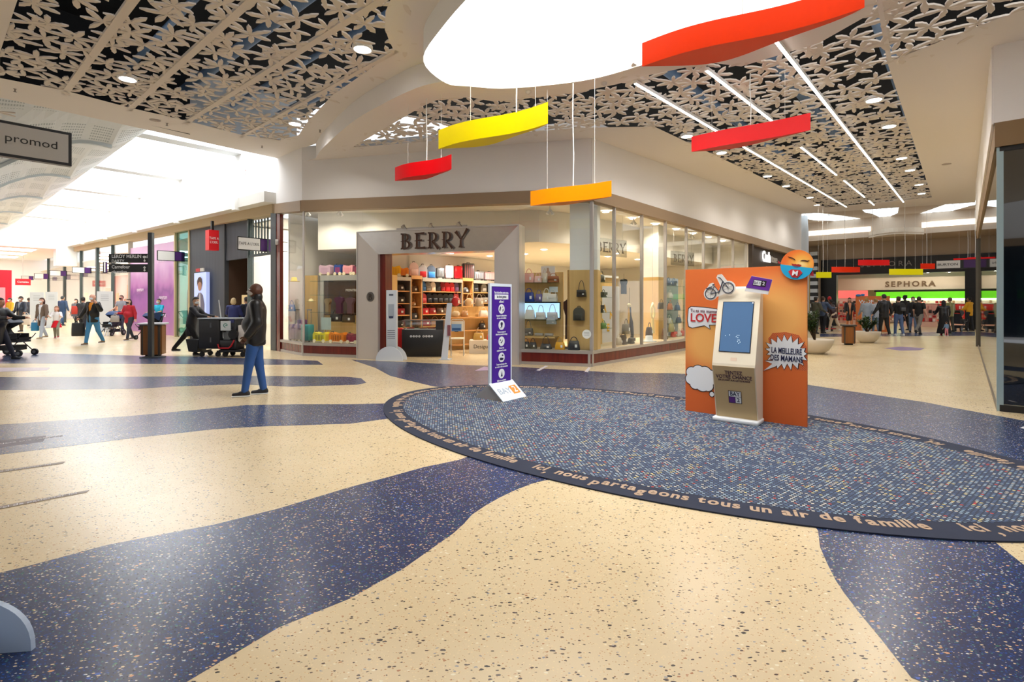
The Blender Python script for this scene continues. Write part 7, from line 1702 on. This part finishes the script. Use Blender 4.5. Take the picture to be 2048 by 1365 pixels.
    for (hp, kp, an) in L:
        f_ = Field(res * .75, .02); tilt = 0; f_.cone(an + V3(0, -.035, -.045), an + V3(0, .15, -.052), .037, .03).cone(an + V3(0, -.02, -.02), an + V3(0, .05, -.035), .042, .036)
        gz = an[2] - .085; f_.cut.append(lambda X, Y, Z, gz=gz: gz - Z)
        def sole(mb, an=an): mb.rbox(-.042 + an[0], .042 + an[0], an[1] - .075, an[1] + .185, an[2] - .087, an[2] - .066, .03, 1)
        put_field(f_, 'shoe', None, t, sc, sole, [mat(shoe, .6), mat('#d9d9d6' if shoe != '#1c1c20' or res < .013 else '#26262a', .5)])
    # top
    c = Field(res, .035); j = jacket
    c.cone(pel + V3(0, 0, hem - .95 + .06), pel + up * .12, .13 * hf + j, .125 * hf + j, .76).cone(pel + up * .12, chest, .13 * hf + j, .135 * hf ** .7 + j, .74).cone(sh_z + V3(-.12, 0, -.01), sh_z + V3(.12, 0, -.01), .06 + j * .4, .06 + j * .4).cone(neck + V3(0, -.005, -.07), neck + V3(0, -.008, -.015), .07, .064)
    if hf > 1.1: c.ell(pel + up * .16 + V3(0, .05, 0), V3(.14 * hf, .13 * hf, .15))
    for (sh, el, wr, d2, side) in A:
        if sleeves is True: c.cone(sh, el, .056 + j * .6, .048 + j * .5).cone(el, wr - d2 * .015, .048 + j * .5, .036 + j * .4)
        elif sleeves: c.cone(sh, sh + (el - sh) * sleeves, .06 + j * .5, .054 + j * .5)
    hz = pel[2] + hem - .95 - .02; c.cut.append(lambda X, Y, Z: hz - Z)
    if opening:
        c.cut.append(lambda X, Y, Z: np.minimum(np.minimum(Y - .03, .030 + .16 * np.maximum(Z - pel[2] - .15, 0) - np.abs(X)), 1))
    put_field(c, 'jacket' if j > .025 else 'top', mat(top, .7 if j < .035 else .38), t, sc)
    if opening:
        c2 = Field(res, .03); c2.cone(pel + V3(0, 0, .0), chest, .125 * hf + .012, .125 * hf ** .7 + .015, .73).cone(sh_z + V3(-.1, 0, 0), sh_z + V3(.1, 0, 0), .055, .055); c2.cut.append(lambda X, Y, Z: pel[2] - .02 - Z); put_field(c2, 'shirt', mat(opening, .8), t, sc)
    if skirt:
        k_ = Field(res, .03); k_.cone(pel + V3(0, 0, .06), pel + V3(0, 0, -(pel[2] - skirt[1]) * 1.0), .135 * hf, skirt[2], .85); k_.cut.append(lambda X, Y, Z: skirt[1] - Z); put_field(k_, 'skirt', mat(skirt[0], .8), t, sc)
    if hairstyle != 'bald':
        k_ = Field(res * .8, .02); k_.ell(hd(0, -.012, .018), V3(.087, .105, .112) * hs, R)
        if hairstyle in ('long', 'hijab'): k_.cone(hd(0, -.06, -.02), hd(0, -.075, -.22 if hairstyle == 'long' else -.14), .075 * hs, .06).cone(hd(-.07, -.01, -.03), hd(-.075, .0, -.17), .022, .02).cone(hd(.07, -.01, -.03), hd(.075, .0, -.17), .022, .02)
        if hairstyle == 'bob': k_.ell(hd(0, -.03, -.04), V3(.1, .09, .10) * hs, R)
        if hairstyle == 'bun': k_.ell(hd(0, -.10, .08), V3(.04, .04, .04))
        Ri = R.T
        def face_cut(X, Y, Z):
            q = [X - hc[0], Y - hc[1], Z - hc[2]]; y_ = Ri[1][0] * q[0] + Ri[1][1] * q[1] + Ri[1][2] * q[2]; z_ = Ri[2][0] * q[0] + Ri[2][1] * q[1] + Ri[2][2] * q[2]
            lim = (.035 if hairstyle in ('short', 'cap', 'thin') else .06) * hs; bz = (.055 if hairstyle != 'cap' else .03) * hs; back = -.005 * hs
            return np.minimum(y_ - back, bz - z_)
        k_.cut.append(face_cut)
        if hairstyle in ('short', 'cap', 'thin'): zc_ = hc[2] - .055 * hs; k_.cut.append(lambda X, Y, Z: zc_ - Z)
        def brim(mb):
            if hairstyle == 'cap': mb.box(-.06, .06, .06, .15, .045, .055, 0, Matrix(((R[0][0], R[0][1], R[0][2], hc[0]), (R[1][0], R[1][1], R[1][2], hc[1]), (R[2][0], R[2][1], R[2][2], hc[2]), (0, 0, 0, 1))))
        put_field(k_, 'cap' if hairstyle == 'cap' else ('headscarf' if hairstyle == 'hijab' else 'hair'), mat(hair, .7), t, sc, brim)
    if mask:
        k_ = Field(res * .7, .015); k_.ell(hd(0, .034, -.045), V3(.064, .078, .058) * hs, R).cone(hd(0, .1, -.005), hd(0, .116, -.03), .012, .016); Ri = R.T
        def mcut(X, Y, Z):
            q = [X - hc[0], Y - hc[1], Z - hc[2]]; y_ = Ri[1][0] * q[0] + Ri[1][1] * q[1] + Ri[1][2] * q[2]; z_ = Ri[2][0] * q[0] + Ri[2][1] * q[1] + Ri[2][2] * q[2]
            return np.maximum(.028 * hs - y_, z_ + .004 * hs)
        k_.cut.append(mcut)
        def loops(mb):
            for sd in (-1, 1): mb.tube([tuple(hd(sd * .05, .06, -.02)), tuple(hd(sd * .083, -.012, .005))], .003, seg=4)
        put_field(k_, 'face_mask', mat(mask, .7), t, sc, loops)
    Mw = Matrix.Translation((p[0], p[1], 0)) @ Matrix.Rotation(rz, 4, 'Z')
    hands = [Mw @ (Vector(a[2] + a[3] * .07) * sc) for a in A]
    return t, hands, Mw, sc, dict(pel=pel, up=up, hd=hd, A=A, L=L, chest=chest)
def bag(label, top, w, h, d, c, rz=0, cat='bag', name='shopping_bag', hh=.12):
    z0 = max(top[2] - hh - h, .01); return handbag(name, label, cat, (top[0], top[1], z0), rz, w, h, d, c, 'box', None, False, None, top[2] - z0 - h * .9)
def stroller(label, p, deg, c1='#22242a', c2='#26364e'):
    t = thing('stroller', label, 'stroller', (p[0], p[1], 0), math.radians(deg)); FM = mat('#2a2c30', .35, .4)
    mb = MB()
    for x in (-.24, .24): mb.tube([(x, -.55, 1.02), (x, -.35, .75), (x, .35, .10)], .014, seg=6); mb.tube([(x, .12, .55), (x, -.38, .12)], .014, seg=6); mb.tube([(x, -.1, .48), (x, .3, .5), (x, .4, .62)], .012, seg=6)
    mb.tube([(-.24, -.55, 1.02), (.24, -.55, 1.02)], .02, seg=8); mb.build('frame', FM, t)
    for x in (-.25, .25):
        for y, r in ((.36, .09), (-.38, .13)): mb = MB(); mb.cyl((x - .025, y, r), (x + .025, y, r), r, seg=20); mb.cyl((x - .03, y, r), (x + .03, y, r), r * .5, m=1, seg=16); mb.build('wheel', [mat('#18181b', .6), mat('#6a6e74', .4)], t)
    mb = MB(); mb.add([(-.2, .3, .45), (.2, .3, .45), (.2, -.05, .4), (-.2, -.05, .4), (-.2, -.3, .85), (.2, -.3, .85), (-.2, .33, .52), (.2, .33, .52)], [(0, 1, 2, 3), (3, 2, 5, 4), (0, 6, 7, 1)]); mb.box(-.2, .2, -.05, .3, .38, .44); mb.box(-.2, -.18, -.3, .25, .42, .62); mb.box(.18, .2, -.3, .25, .42, .62); mb.box(-.2, .2, -.34, -.28, .42, .9); mb.build('seat', mat(c1, .8), t)
    mb = MB(); mb.add([(x, -.28 + .42 * math.sin(a), .82 + .26 * math.cos(a)) for a in [(-.35 + 1.5 * i / 6) for i in range(7)] for x in (-.21, .21)], [(2 * i, 2 * i + 1, 2 * i + 3, 2 * i + 2) for i in range(6)], 0, None, True); [mb.add([(x, -.28, .72)] + [(x, -.28 + .42 * math.sin(a), .82 + .26 * math.cos(a)) for a in [(-.35 + 1.5 * i / 6) for i in range(7)]], [(0, i + 1, i + 2) for i in range(6)]) for x in (-.21, .21)]; mb.build('canopy', mat(c2, .8), t)
    MB().box(-.19, .19, -.25, .2, .16, .3).build('basket', mat('#1e1f24', .8), t)
    return t
N_ = 0
# ---- the man standing in the foreground, seen from his left side
gm = Vector((-4.12, 8.42))
t, hn, Mw, sc, J = person('bald man in black leather jacket and blue jeans holding a white phone', 0, 0, 1.80, 110, '#17171a', '#2b5597', '#5a3626', '#888', 'bald', '#c9c4c0', ((10, 2), (-6, 3)), ((7, -6, 40, 3), (7, -4, 30, 0)), 1.16, .048, .80, True, '#20232a', .0105, -3, None, 0, False, None, (gm.x, gm.y), None, 2)
k_ = Field(.011, .02); pel = J['pel']; k_.cone(pel + V3(0, .0, -.15), pel + V3(0, .0, .02), .19, .192, .80); z9 = pel[2] - .155; k_.cut.append(lambda X, Y, Z: np.maximum(z9 - Z, Z - z9 - .075)); put_field(k_, 'knitted_waistband', mat('#101012', .9), t, sc)
k_ = Field(.011, .015); hc_ = J['hd'](0, -.012, -.15); k_.cone(hc_, hc_ + V3(0, -.012, .05), .086, .080, .95); k_.cut.append(lambda X, Y, Z: -(np.sqrt(X ** 2 + (Y - hc_[1]) ** 2) - .064)); put_field(k_, 'jacket_collar', mat('#17171a', .38), t, sc)
mb = MB(Matrix.Scale(sc, 4)); hd = J['hd']; mb.tube([tuple(hd(sx_ * .078, .0, .012)) if i == 0 else tuple(hd(sx_ * .05, .085, .014)) for i, sx_ in ((0, -1), (1, -1))], .0025, seg=5); mb.tube([tuple(hd(.078, .0, .012)), tuple(hd(.05, .085, .014))], .0025, seg=5); [mb.tube([tuple(hd(sx_ * .033 + .022 * math.cos(a), .1, .006 + .017 * math.sin(a))) for a in [2 * PI * i / 10 for i in range(10)]], .002, seg=4, closed=True) for sx_ in (-1, 1)]; mb.build('glasses', mat('#c9c9cc', .3, .8), t)
h0 = hn[0]; ph = thing('phone', 'white phone held in the hand of the bald man', 'phone', h0 + Vector((-.045, .035, .01)), math.radians(0)); MB(Matrix.Rotation(-.35, 4, 'Y')).rbox(-.055, .055, -.006, .004, -.028, .028, .01, axis='y').build('body', mat('#e8e6e4', .3), ph)
# ---- cleaner and his cart
cy = 14.7
pc2 = PY(383, 0, cy); person('cleaner in dark uniform and white mask pushing the black cart, taking a long step', 0, 0, 1.68, -82, '#23242c', '#1a1a1e', '#b58b70', '#141416', 'short', '#e6ecf0', ((-34, 4), (26, 30)), ((14, 40, 42, 10), (14, 44, 36, 10)), 1.0, .03, .62, True, '#18181a', .016, 14, None, -38, False, None, (pc2.x - .02, pc2.y))
cc_ = PY(430, 0, 14.5); ct = thing('cleaning_cart', 'black cleaning cart with hanging bag, mop and red-handled bucket', 'cleaning cart', (cc_.x, cc_.y, 0), -.05); CB = mat('#25262a', .55)
mb = MB(); mb.rbox(-.32, .28, -.25, .25, .22, 1.02, .05); mb.build('waste_compartment', CB, ct); MB().rbox(-.34, 1.05 - .32, -.27, .27, 1.02, 1.06, .04).build('top_tray', mat('#8e959c', .35), ct)
MB().box(.28, .95, -.27, .27, .14, .2).build('base_frame', mat('#1c1d20', .5), ct); MB().rbox(.66, .72, -.22, .22, .2, 1.02, .02).build('rear_panel', CB, ct)
MB().prism([(-.62, .14), (-.38, .12), (-.34, .46), (-.70, .48)], -.2, .2, 0, XZ).build('hanging_bucket', mat('#1e1f22', .5), ct)
MB().rbox(.26, .74, -.24, .2, .2, .46, .05).build('mop_bucket', mat('#222326', .4), ct); MB().tube([(.24, -.26, .35), (.28, -.27, .24), (.55, -.27, .24), (.62, -.27, .3), (.70, -.26, .46)], .022, seg=8).build('red_handle', mat('#c8202c', .4), ct)
mb = MB(); mb.box(.3, .5, -.1, .1, .46, .66); mb.ball((.46, -.02, .66), (.13, .1, .08)); mb.build('wringer', mat('#8b9298', .4), ct); MB().cyl((.30, -.1, .5), (.12, -.02, 1.55), .014).build('mop_handle', mat('#d8dde2', .3), ct)
MB().cyl((.66, -.26, .62), (.66, .0, .62), .13, seg=24).build('hose_reel', mat('#1b1c1f', .5), ct)
MB().box(.32, .60, -.262, -.255, .72, .98).build('logo_card', mat('#dfe6e8', .5), ct); mb = MB(); mb.tube([(.46 + .05 * math.cos(a), -.266, .86 + .05 * math.sin(a)) for a in [i * PI / 8 for i in range(13)]], .009, seg=5); mb.box(.455, .51, -.27, -.264, .85, .868); mb.build('green_mark', mat('#2f7f76', .5), ct)
mb = MB(); mb.rbox(.76, .98, -.2, .1, .42, .86, .03); mb.build('white_bag', mat('#d9d3d0', .7), ct); MB().cyl((.84, -.05, .86), (.86, -.05, 1.0), .03).build('spray_bottle', mat('#7fb5a8', .4), ct)
for x in (-.25, .2, .4, .9):
    mb = MB(); mb.cyl((x, -.2, .07), (x, -.16, .07), .07, seg=14); mb.cyl((x, .16, .07), (x, .2, .07), .07, seg=14); mb.box(x - .02, x + .02, -.21, .21, .1, .17); mb.build('wheel', mat('#1a1a1c', .6), ct)
mb = MB(); [mb.box(.02, .06, -.262, -.255, z, z + .13) for z in (.4, .8)]; mb.build('door_latch', mat('#5c6066', .4), ct)
# ---- left corridor walkers
person('woman with short blonde hair and dark blue jumper, seen from behind beyond the cart', 467, 690, 1.62, 10, '#1d2660', '#2c3040', '#d9b49a', '#c8b088', 'bob', None, ((3, 2), (-3, 2)), ((16, 25, 50, 5), (14, 10, 30, 0)), 1.15, .03, .84)
person('dark-haired man with pale mask and navy coat half hidden behind the bald man', 493, 688, 1.66, 60, '#1b2438', '#22242a', '#d2a48c', '#3a3230', 'short', '#dfe8f0', ((3, 2), (-3, 2)), ((8, 10, 20, 0), (8, 5, 20, 0)), 1.0, .03, .82)
pm = G(318, 676); person('person in turquoise polo shirt and mask pushing a stroller beside the purple hoarding', 0, 0, 1.62, 170, '#22b4d8', '#2b3038', '#c99f82', '#2a2422', 'short', '#d4e8f4', ((10, 4), (-10, 8)), ((10, 30, 50, 8), (10, 30, 50, 8)), 1.05, .02, .88, .7, '#d9d9dc', .018, 0, None, 0, False, None, (pm.x, pm.y)); stroller('dark stroller pushed by the person in turquoise', (pm.x + .1, pm.y - .75), 172, '#1e2026', '#2a3a66')
pm = G(243, 664); person('man in grey T-shirt and black mask pushing the navy stroller', 0, 0, 1.82, 176, '#8d8f98', '#3a4050', '#cf9f84', '#5a4236', 'thin', '#26262a', ((8, 4), (-10, 8)), ((18, 20, 45, 6), (10, 20, 40, 6)), 1.05, .02, .88, .55, '#3b3430', .018, 0, None, 0, False, None, (pm.x, pm.y)); stroller('navy stroller with a child left of the woman in red', (G(237, 671).x - .15, G(237, 671).y - .2), 182, '#24262e', '#24406c')
pk = G(237, 671); person('small child in white and blue sitting in the navy stroller', 0, 0, .92, 182, '#b8cfe0', '#e4e2de', '#d8ac94', '#6a4c3a', 'short', None, ((80, 70), (80, 60)), ((10, 20, 40, 0), (10, 20, 40, 0)), 1.0, .02, .88, True, '#e8e8e8', .02, -10, None, 0, True, None, (pk.x - .15, pk.y - .25))
pm = G(258, 681); tt, hn, _, _, _ = person('woman in bright red top and dark jeans with a black mask, walking', 0, 0, 1.62, 172, '#b01428', '#323644', '#dcb09a', '#4a342c', 'long', '#1c1a20', ((14, 4), (-14, 12)), ((14, -8, 20, 0), (16, 10, 80, 18)), 1.22, .025, .76, True, '#6a5240', .018, 0, None, 0, False, None, (pm.x, pm.y)); bag('grey-beige handbag on the arm of the woman in red', (hn[1][0], hn[1][1] - .05, 1.02), .3, .24, .14, '#a8a09a', 0, 'handbag', 'handbag', .05)
pm = G(186, 690); tt, hn, _, _, _ = person('balding man in black fleece and blue jeans with hand raised to his ear', 0, 0, 1.78, 174, '#0f0f12', '#3f7fae', '#d9a48c', '#b0a090', 'bald', '#dde8f2', ((-14, 14), (14, 4)), ((38, 20, 128, 40), (22, 8, 14, 0)), 1.16, .04, .80, True, '#7a6248', .017, 0, None, 0, False, None, (pm.x, pm.y), '#e08a1c'); bag('black carrier bag held by the man in black fleece', (hn[1][0] - .0, hn[1][1], hn[1][2]), .40, .46, .16, '#141518', .1)
person('woman in light grey coat with black headscarf and white mask, walking far back', 152, 658, 1.66, 178, '#6f6f78', '#1b1b20', '#cfa48c', '#15151a', 'hijab', '#e8eef2', ((12, 4), (-12, 10)), ((10, 10, 20, 0), (10, -5, 20, 0)), 1.0, .03, .62)
pm = G(166, 671); person('dark-haired man in charcoal jacket with orange flash, walking away', 0, 0, 1.72, 20, '#2e2f33', '#2a2a30', '#c69a80', '#2a2826', 'short', None, ((14, 4), (-14, 14)), ((10, 10, 20, 0), (16, -5, 20, 0)), 1.05, .035, .80, True, '#3b3634', .018, 0, None, 0, False, None, (pm.x, pm.y)); t = thing('shoulder_bag', 'grey and orange-red bag carried by the man walking away', 'bag', (pm.x - .28, pm.y - .1, .95), .3); MB().rbox(-.12, .12, -.06, .06, 0, .36, .04).build('body', mat('#d8483a', .6), t); MB().rbox(-.13, .13, -.04, .08, -.1, .12, .03).build('lower_pocket', mat('#6a6e80', .6), t)
person('tall man in blue jacket and jeans walking away at the left', 125, 652, 1.86, 5, '#2a4468', '#2c4a70', '#c8a088', '#3c4248', 'short', None, ((14, 4), (-14, 14)), ((12, 6, 20, 0), (14, -6, 20, 0)), 1.1, .035, .84)
pm = G(113, 677); person('girl in white top and bright red skirt skipping sideways', 0, 0, 1.30, -150, '#eceaea', '#8c8c7c', '#e0a890', '#8a6440', 'long', None, ((30, 45), (-10, 8)), ((14, 40, 60, 14), (14, 40, 60, 14)), .95, .02, .9, True, '#a82838', .016, 0, ('#dc1428', .60, .24), -20, True, None, (pm.x, pm.y))
pm = G(84, 678); tt, hn, _, _, _ = person('woman in long brown coat over pale jeans with white mask', 0, 0, 1.66, 176, '#6e5c50', '#b8c4d4', '#dcae98', '#4a2e24', 'long', '#e6eef6', ((12, 4), (-14, 12)), ((14, 5, 14, 0), (10, -5, 10, 0)), 1.02, .03, .58, True, '#b09a74', .017, 0, None, 0, False, None, (pm.x, pm.y), '#e6e8f0'); bag('turquoise and blue carrier bag held by the woman in brown', (hn[1][0] - .03, hn[1][1], hn[1][2]), .28, .34, .12, '#1a7fb4', .1)
pm = G(42, 664); tt, hn, _, _, _ = person('man in navy jacket, grey shirt and brown trousers with dark cap and mask', 0, 0, 1.76, 178, '#1f2738', '#6c5c4c', '#a87c64', '#26262a', 'cap', '#e2ecf4', ((5, 2), (-5, 4)), ((22, 10, 30, 0), (14, 0, 20, 0)), 1.18, .04, .80, True, '#2a2624', .018, 0, None, 0, False, None, (pm.x, pm.y), '#8e96a2'); bag('white and beige carrier bag at the side of the man in the cap', (hn[0][0] + .1, hn[0][1], .98), .34, .5, .14, '#dccfc0', .2)
person('person in mustard yellow coat at the far left behind the capped man', 20, 654, 1.72, 170, '#d8a41c', '#2a2c34', '#c09070', '#2c2624', 'short', '#dfe6ee', ((8, 4), (-8, 6)), ((12, 10, 20, 0), (12, 0, 20, 0)), 1.0, .03, .78)
person('person in dark padded jacket between the cap and the notice panel', 58, 652, 1.74, 10, '#3a3e4c', '#6f8aa8', '#b88c70', '#3a322c', 'short', None, ((8, 4), (-8, 6)), ((10, 10, 20, 0), (10, 0, 20, 0)), 1.0, .04, .80)
person('dark-haired woman with mask just behind the woman in brown', 76, 656, 1.66, 178, '#8a8078', '#3a3a44', '#d0a48c', '#241c1a', 'long', '#e4ecf4', ((8, 4), (-8, 6)), ((10, 10, 20, 0), (10, 0, 20, 0)), 1.0, .03, .80)
pm = G(3, 720); person('person in black coat pushing a stroller into the picture at the left edge', 0, 0, 1.66, -86, '#16161e', '#15182c', '#c08e74', '#1c1c20', 'long', None, ((26, 4), (-20, 16)), ((14, 40, 50, 8), (14, 40, 50, 8)), 1.15, .035, .50, True, '#1c1c20', .016, 6, None, 0, False, None, (pm.x - .1, pm.y)); stroller('grey and black stroller at the left edge pushed into the picture', (G(27, 712).x - .0, G(27, 712).y), -88, '#23232b', '#5d6470')
# ---- right corridor walkers
person('man in black jacket and black trousers walking away in the right corridor', 1768, 673, 1.82, 4, '#15171c', '#121317', '#b98c74', '#2a2420', 'short', None, ((10, 4), (-8, 10)), ((20, 8, 16, 0), (24, -5, 30, 0)), 1.14, .035, .80, True, '#8d8684')
pm = G(1797, 672); tt, hn, Mw, sc, J = person('woman in black top and flared blue jeans walking away with a backpack', 0, 0, 1.72, -4, '#16171b', '#4f6590', '#cda08a', '#3c2c24', 'bun', None, ((8, 4), (-8, 8)), ((12, 5, 20, 0), (14, 0, 30, 0)), 1.06, .02, .92, True, '#dcdcda', .018, 0, None, 0, False, None, (pm.x, pm.y)); backpack('backpack', 'black backpack with pale print on the woman in flared jeans', (pm.x, pm.y - .19, 1.08), 0, .27, .34, '#1b1c20', '#4a4c50')
person('young man in black T-shirt and grey trousers striding to the right corridor side', 1838, 670, 1.78, -60, '#121216', '#7c766e', '#d6aa92', '#2c241f', 'short', None, ((24, 4), (-26, 26)), ((10, 10, 25, 0), (12, -8, 25, 0)), 1.0, .02, .86, .6, '#1c1c20')
person('person in blue jeans partly hidden behind the striding young man', 1826, 666, 1.74, 150, '#1e1f24', '#6f86a8', '#cfa48c', '#3a2c22', 'short', '#dfe6ee', ((12, 4), (-10, 8)), ((8, 10, 20, 0), (8, 0, 20, 0)), 1.0, .03, .8)
person('tall slim person all in black before the red shop shelves', 1810, 661, 1.84, 8, '#0f0f12', '#0e0e11', '#5c4438', '#131214', 'bun', None, ((8, 4), (-6, 6)), ((26, 10, 40, 4), (10, 5, 20, 0)), .95, .025, .78)
person('stooping person in long black robe before the right shelves', 1888, 672, 1.56, -30, '#0c0c10', '#0c0c10', '#8c6450', '#0e0e12', 'hijab', None, ((5, 2), (-5, 4)), ((12, 40, 20, 4), (12, 30, 20, 4)), 1.12, .04, .80, True, '#b02838', .018, 10, ('#0b0b0f', .12, .30))
person('small child in blue and pink beside the person in the black robe', 1893, 673, .62, 0, '#6a88a8', '#d88a96', '#d8a88c', '#5a4030', 'short', None, ((5, 2), (-5, 4)), ((10, 10, 20, 0), (10, 0, 20, 0)), 1.0, .02, .88, True, '#eee', .022, 0, None, 0, True)
person('person in olive-beige jacket behind the black-robed person', 1900, 664, 1.70, 10, '#8f8a58', '#4a4a40', '#c09880', '#5a4a3c', 'short', None, ((5, 2), (-5, 4)), ((10, 10, 20, 0), (10, 0, 20, 0)), 1.1, .04, .8)
person('person in bright yellow top beside the dark pillar at the far right', 1939, 662, 1.74, 20, '#e8a818', '#23242a', '#8a6450', '#1c1816', 'short', None, ((5, 2), (-5, 4)), ((10, 20, 30, 0), (10, 30, 40, 0)), 1.05, .03, .8)
stroller('large dark pram left of the dark pillar at the right', G(1917, 663), -60, '#26262c', '#3a3a42')
person('woman in pale grey hoodie standing behind the second planter, on the left', 1733, 667, 1.68, -10, '#9aa4b0', '#8fa8c0', '#d8b094', '#b89058', 'bun', None, ((5, 2), (-5, 4)), ((10, 10, 20, 0), (10, 0, 20, 0)), 1.05, .035, .8)
person('second person in lighter grey hoodie behind the second planter, on the right', 1751, 667, 1.64, 10, '#b4bcc6', '#6a7a90', '#d8b094', '#9a7848', 'short', None, ((5, 2), (-5, 4)), ((10, 10, 20, 0), (10, 0, 20, 0)), 1.05, .035, .8)
person('bending person in dark maroon jacket and cream trousers near the black pillar', 1668, 664, 1.66, 30, '#3a2024', '#d8c4ac', '#6a4a3c', '#1a1616', 'short', None, ((16, 4), (-16, 22)), ((14, 30, 20, 0), (14, 20, 20, 0)), 1.1, .045, .76, True, '#e4e0dc', .018, 18)
person('dark-haired person in olive jacket beside the orange board, facing right', 1632, 668, 1.72, -70, '#4a4a3e', '#1c1c20', '#caa088', '#241c18', 'bun', None, ((5, 2), (-5, 4)), ((14, 20, 40, 0), (10, 20, 40, 0)), 1.0, .04, .8)
person('person in blue denim jacket reaching right beside the white column', 1646, 667, 1.74, -60, '#41506c', '#1a1b22', '#d0a088', '#4a3428', 'bun', None, ((5, 2), (-5, 4)), ((30, 60, 70, 0), (14, 40, 50, 0)), 1.1, .04, .84)
person('person in black top with red cap by the black portal pillar', 1659, 662, 1.76, -20, '#141418', '#141418', '#a07058', '#c81c24', 'cap', None, ((5, 2), (-5, 4)), ((10, 10, 20, 0), (10, 0, 20, 0)), 1.0, .03, .8)
person('person in long open dark coat and orange trousers inside the shop entrance', 1699, 657, 1.72, 160, '#1a1a1c', '#d88858', '#c09078', '#1c1614', 'long', None, ((5, 2), (-5, 4)), ((10, 10, 20, 0), (10, 0, 20, 0)), 1.0, .035, .45, True, '#222', .02, 0, None, 0, False, None, None, '#e8a078')
t = thing('shopping_trolley', 'pale wheeled rack beside the bending person in maroon', 'trolley', G(1652, 663), 0); mb = MB(); mb.tube([(-.2, 0, .1), (.1, 0, .9), (.35, 0, .95)], .02, seg=6); mb.tube([(.35, 0, .1), (.1, 0, .9)], .02, seg=6); mb.build('frame', mat('#cfd2d4', .4), t); mb = MB(); mb.box(-.25, .4, -.2, .2, .12, .16); mb.build('base_tray', mat('#b83838', .5), t)
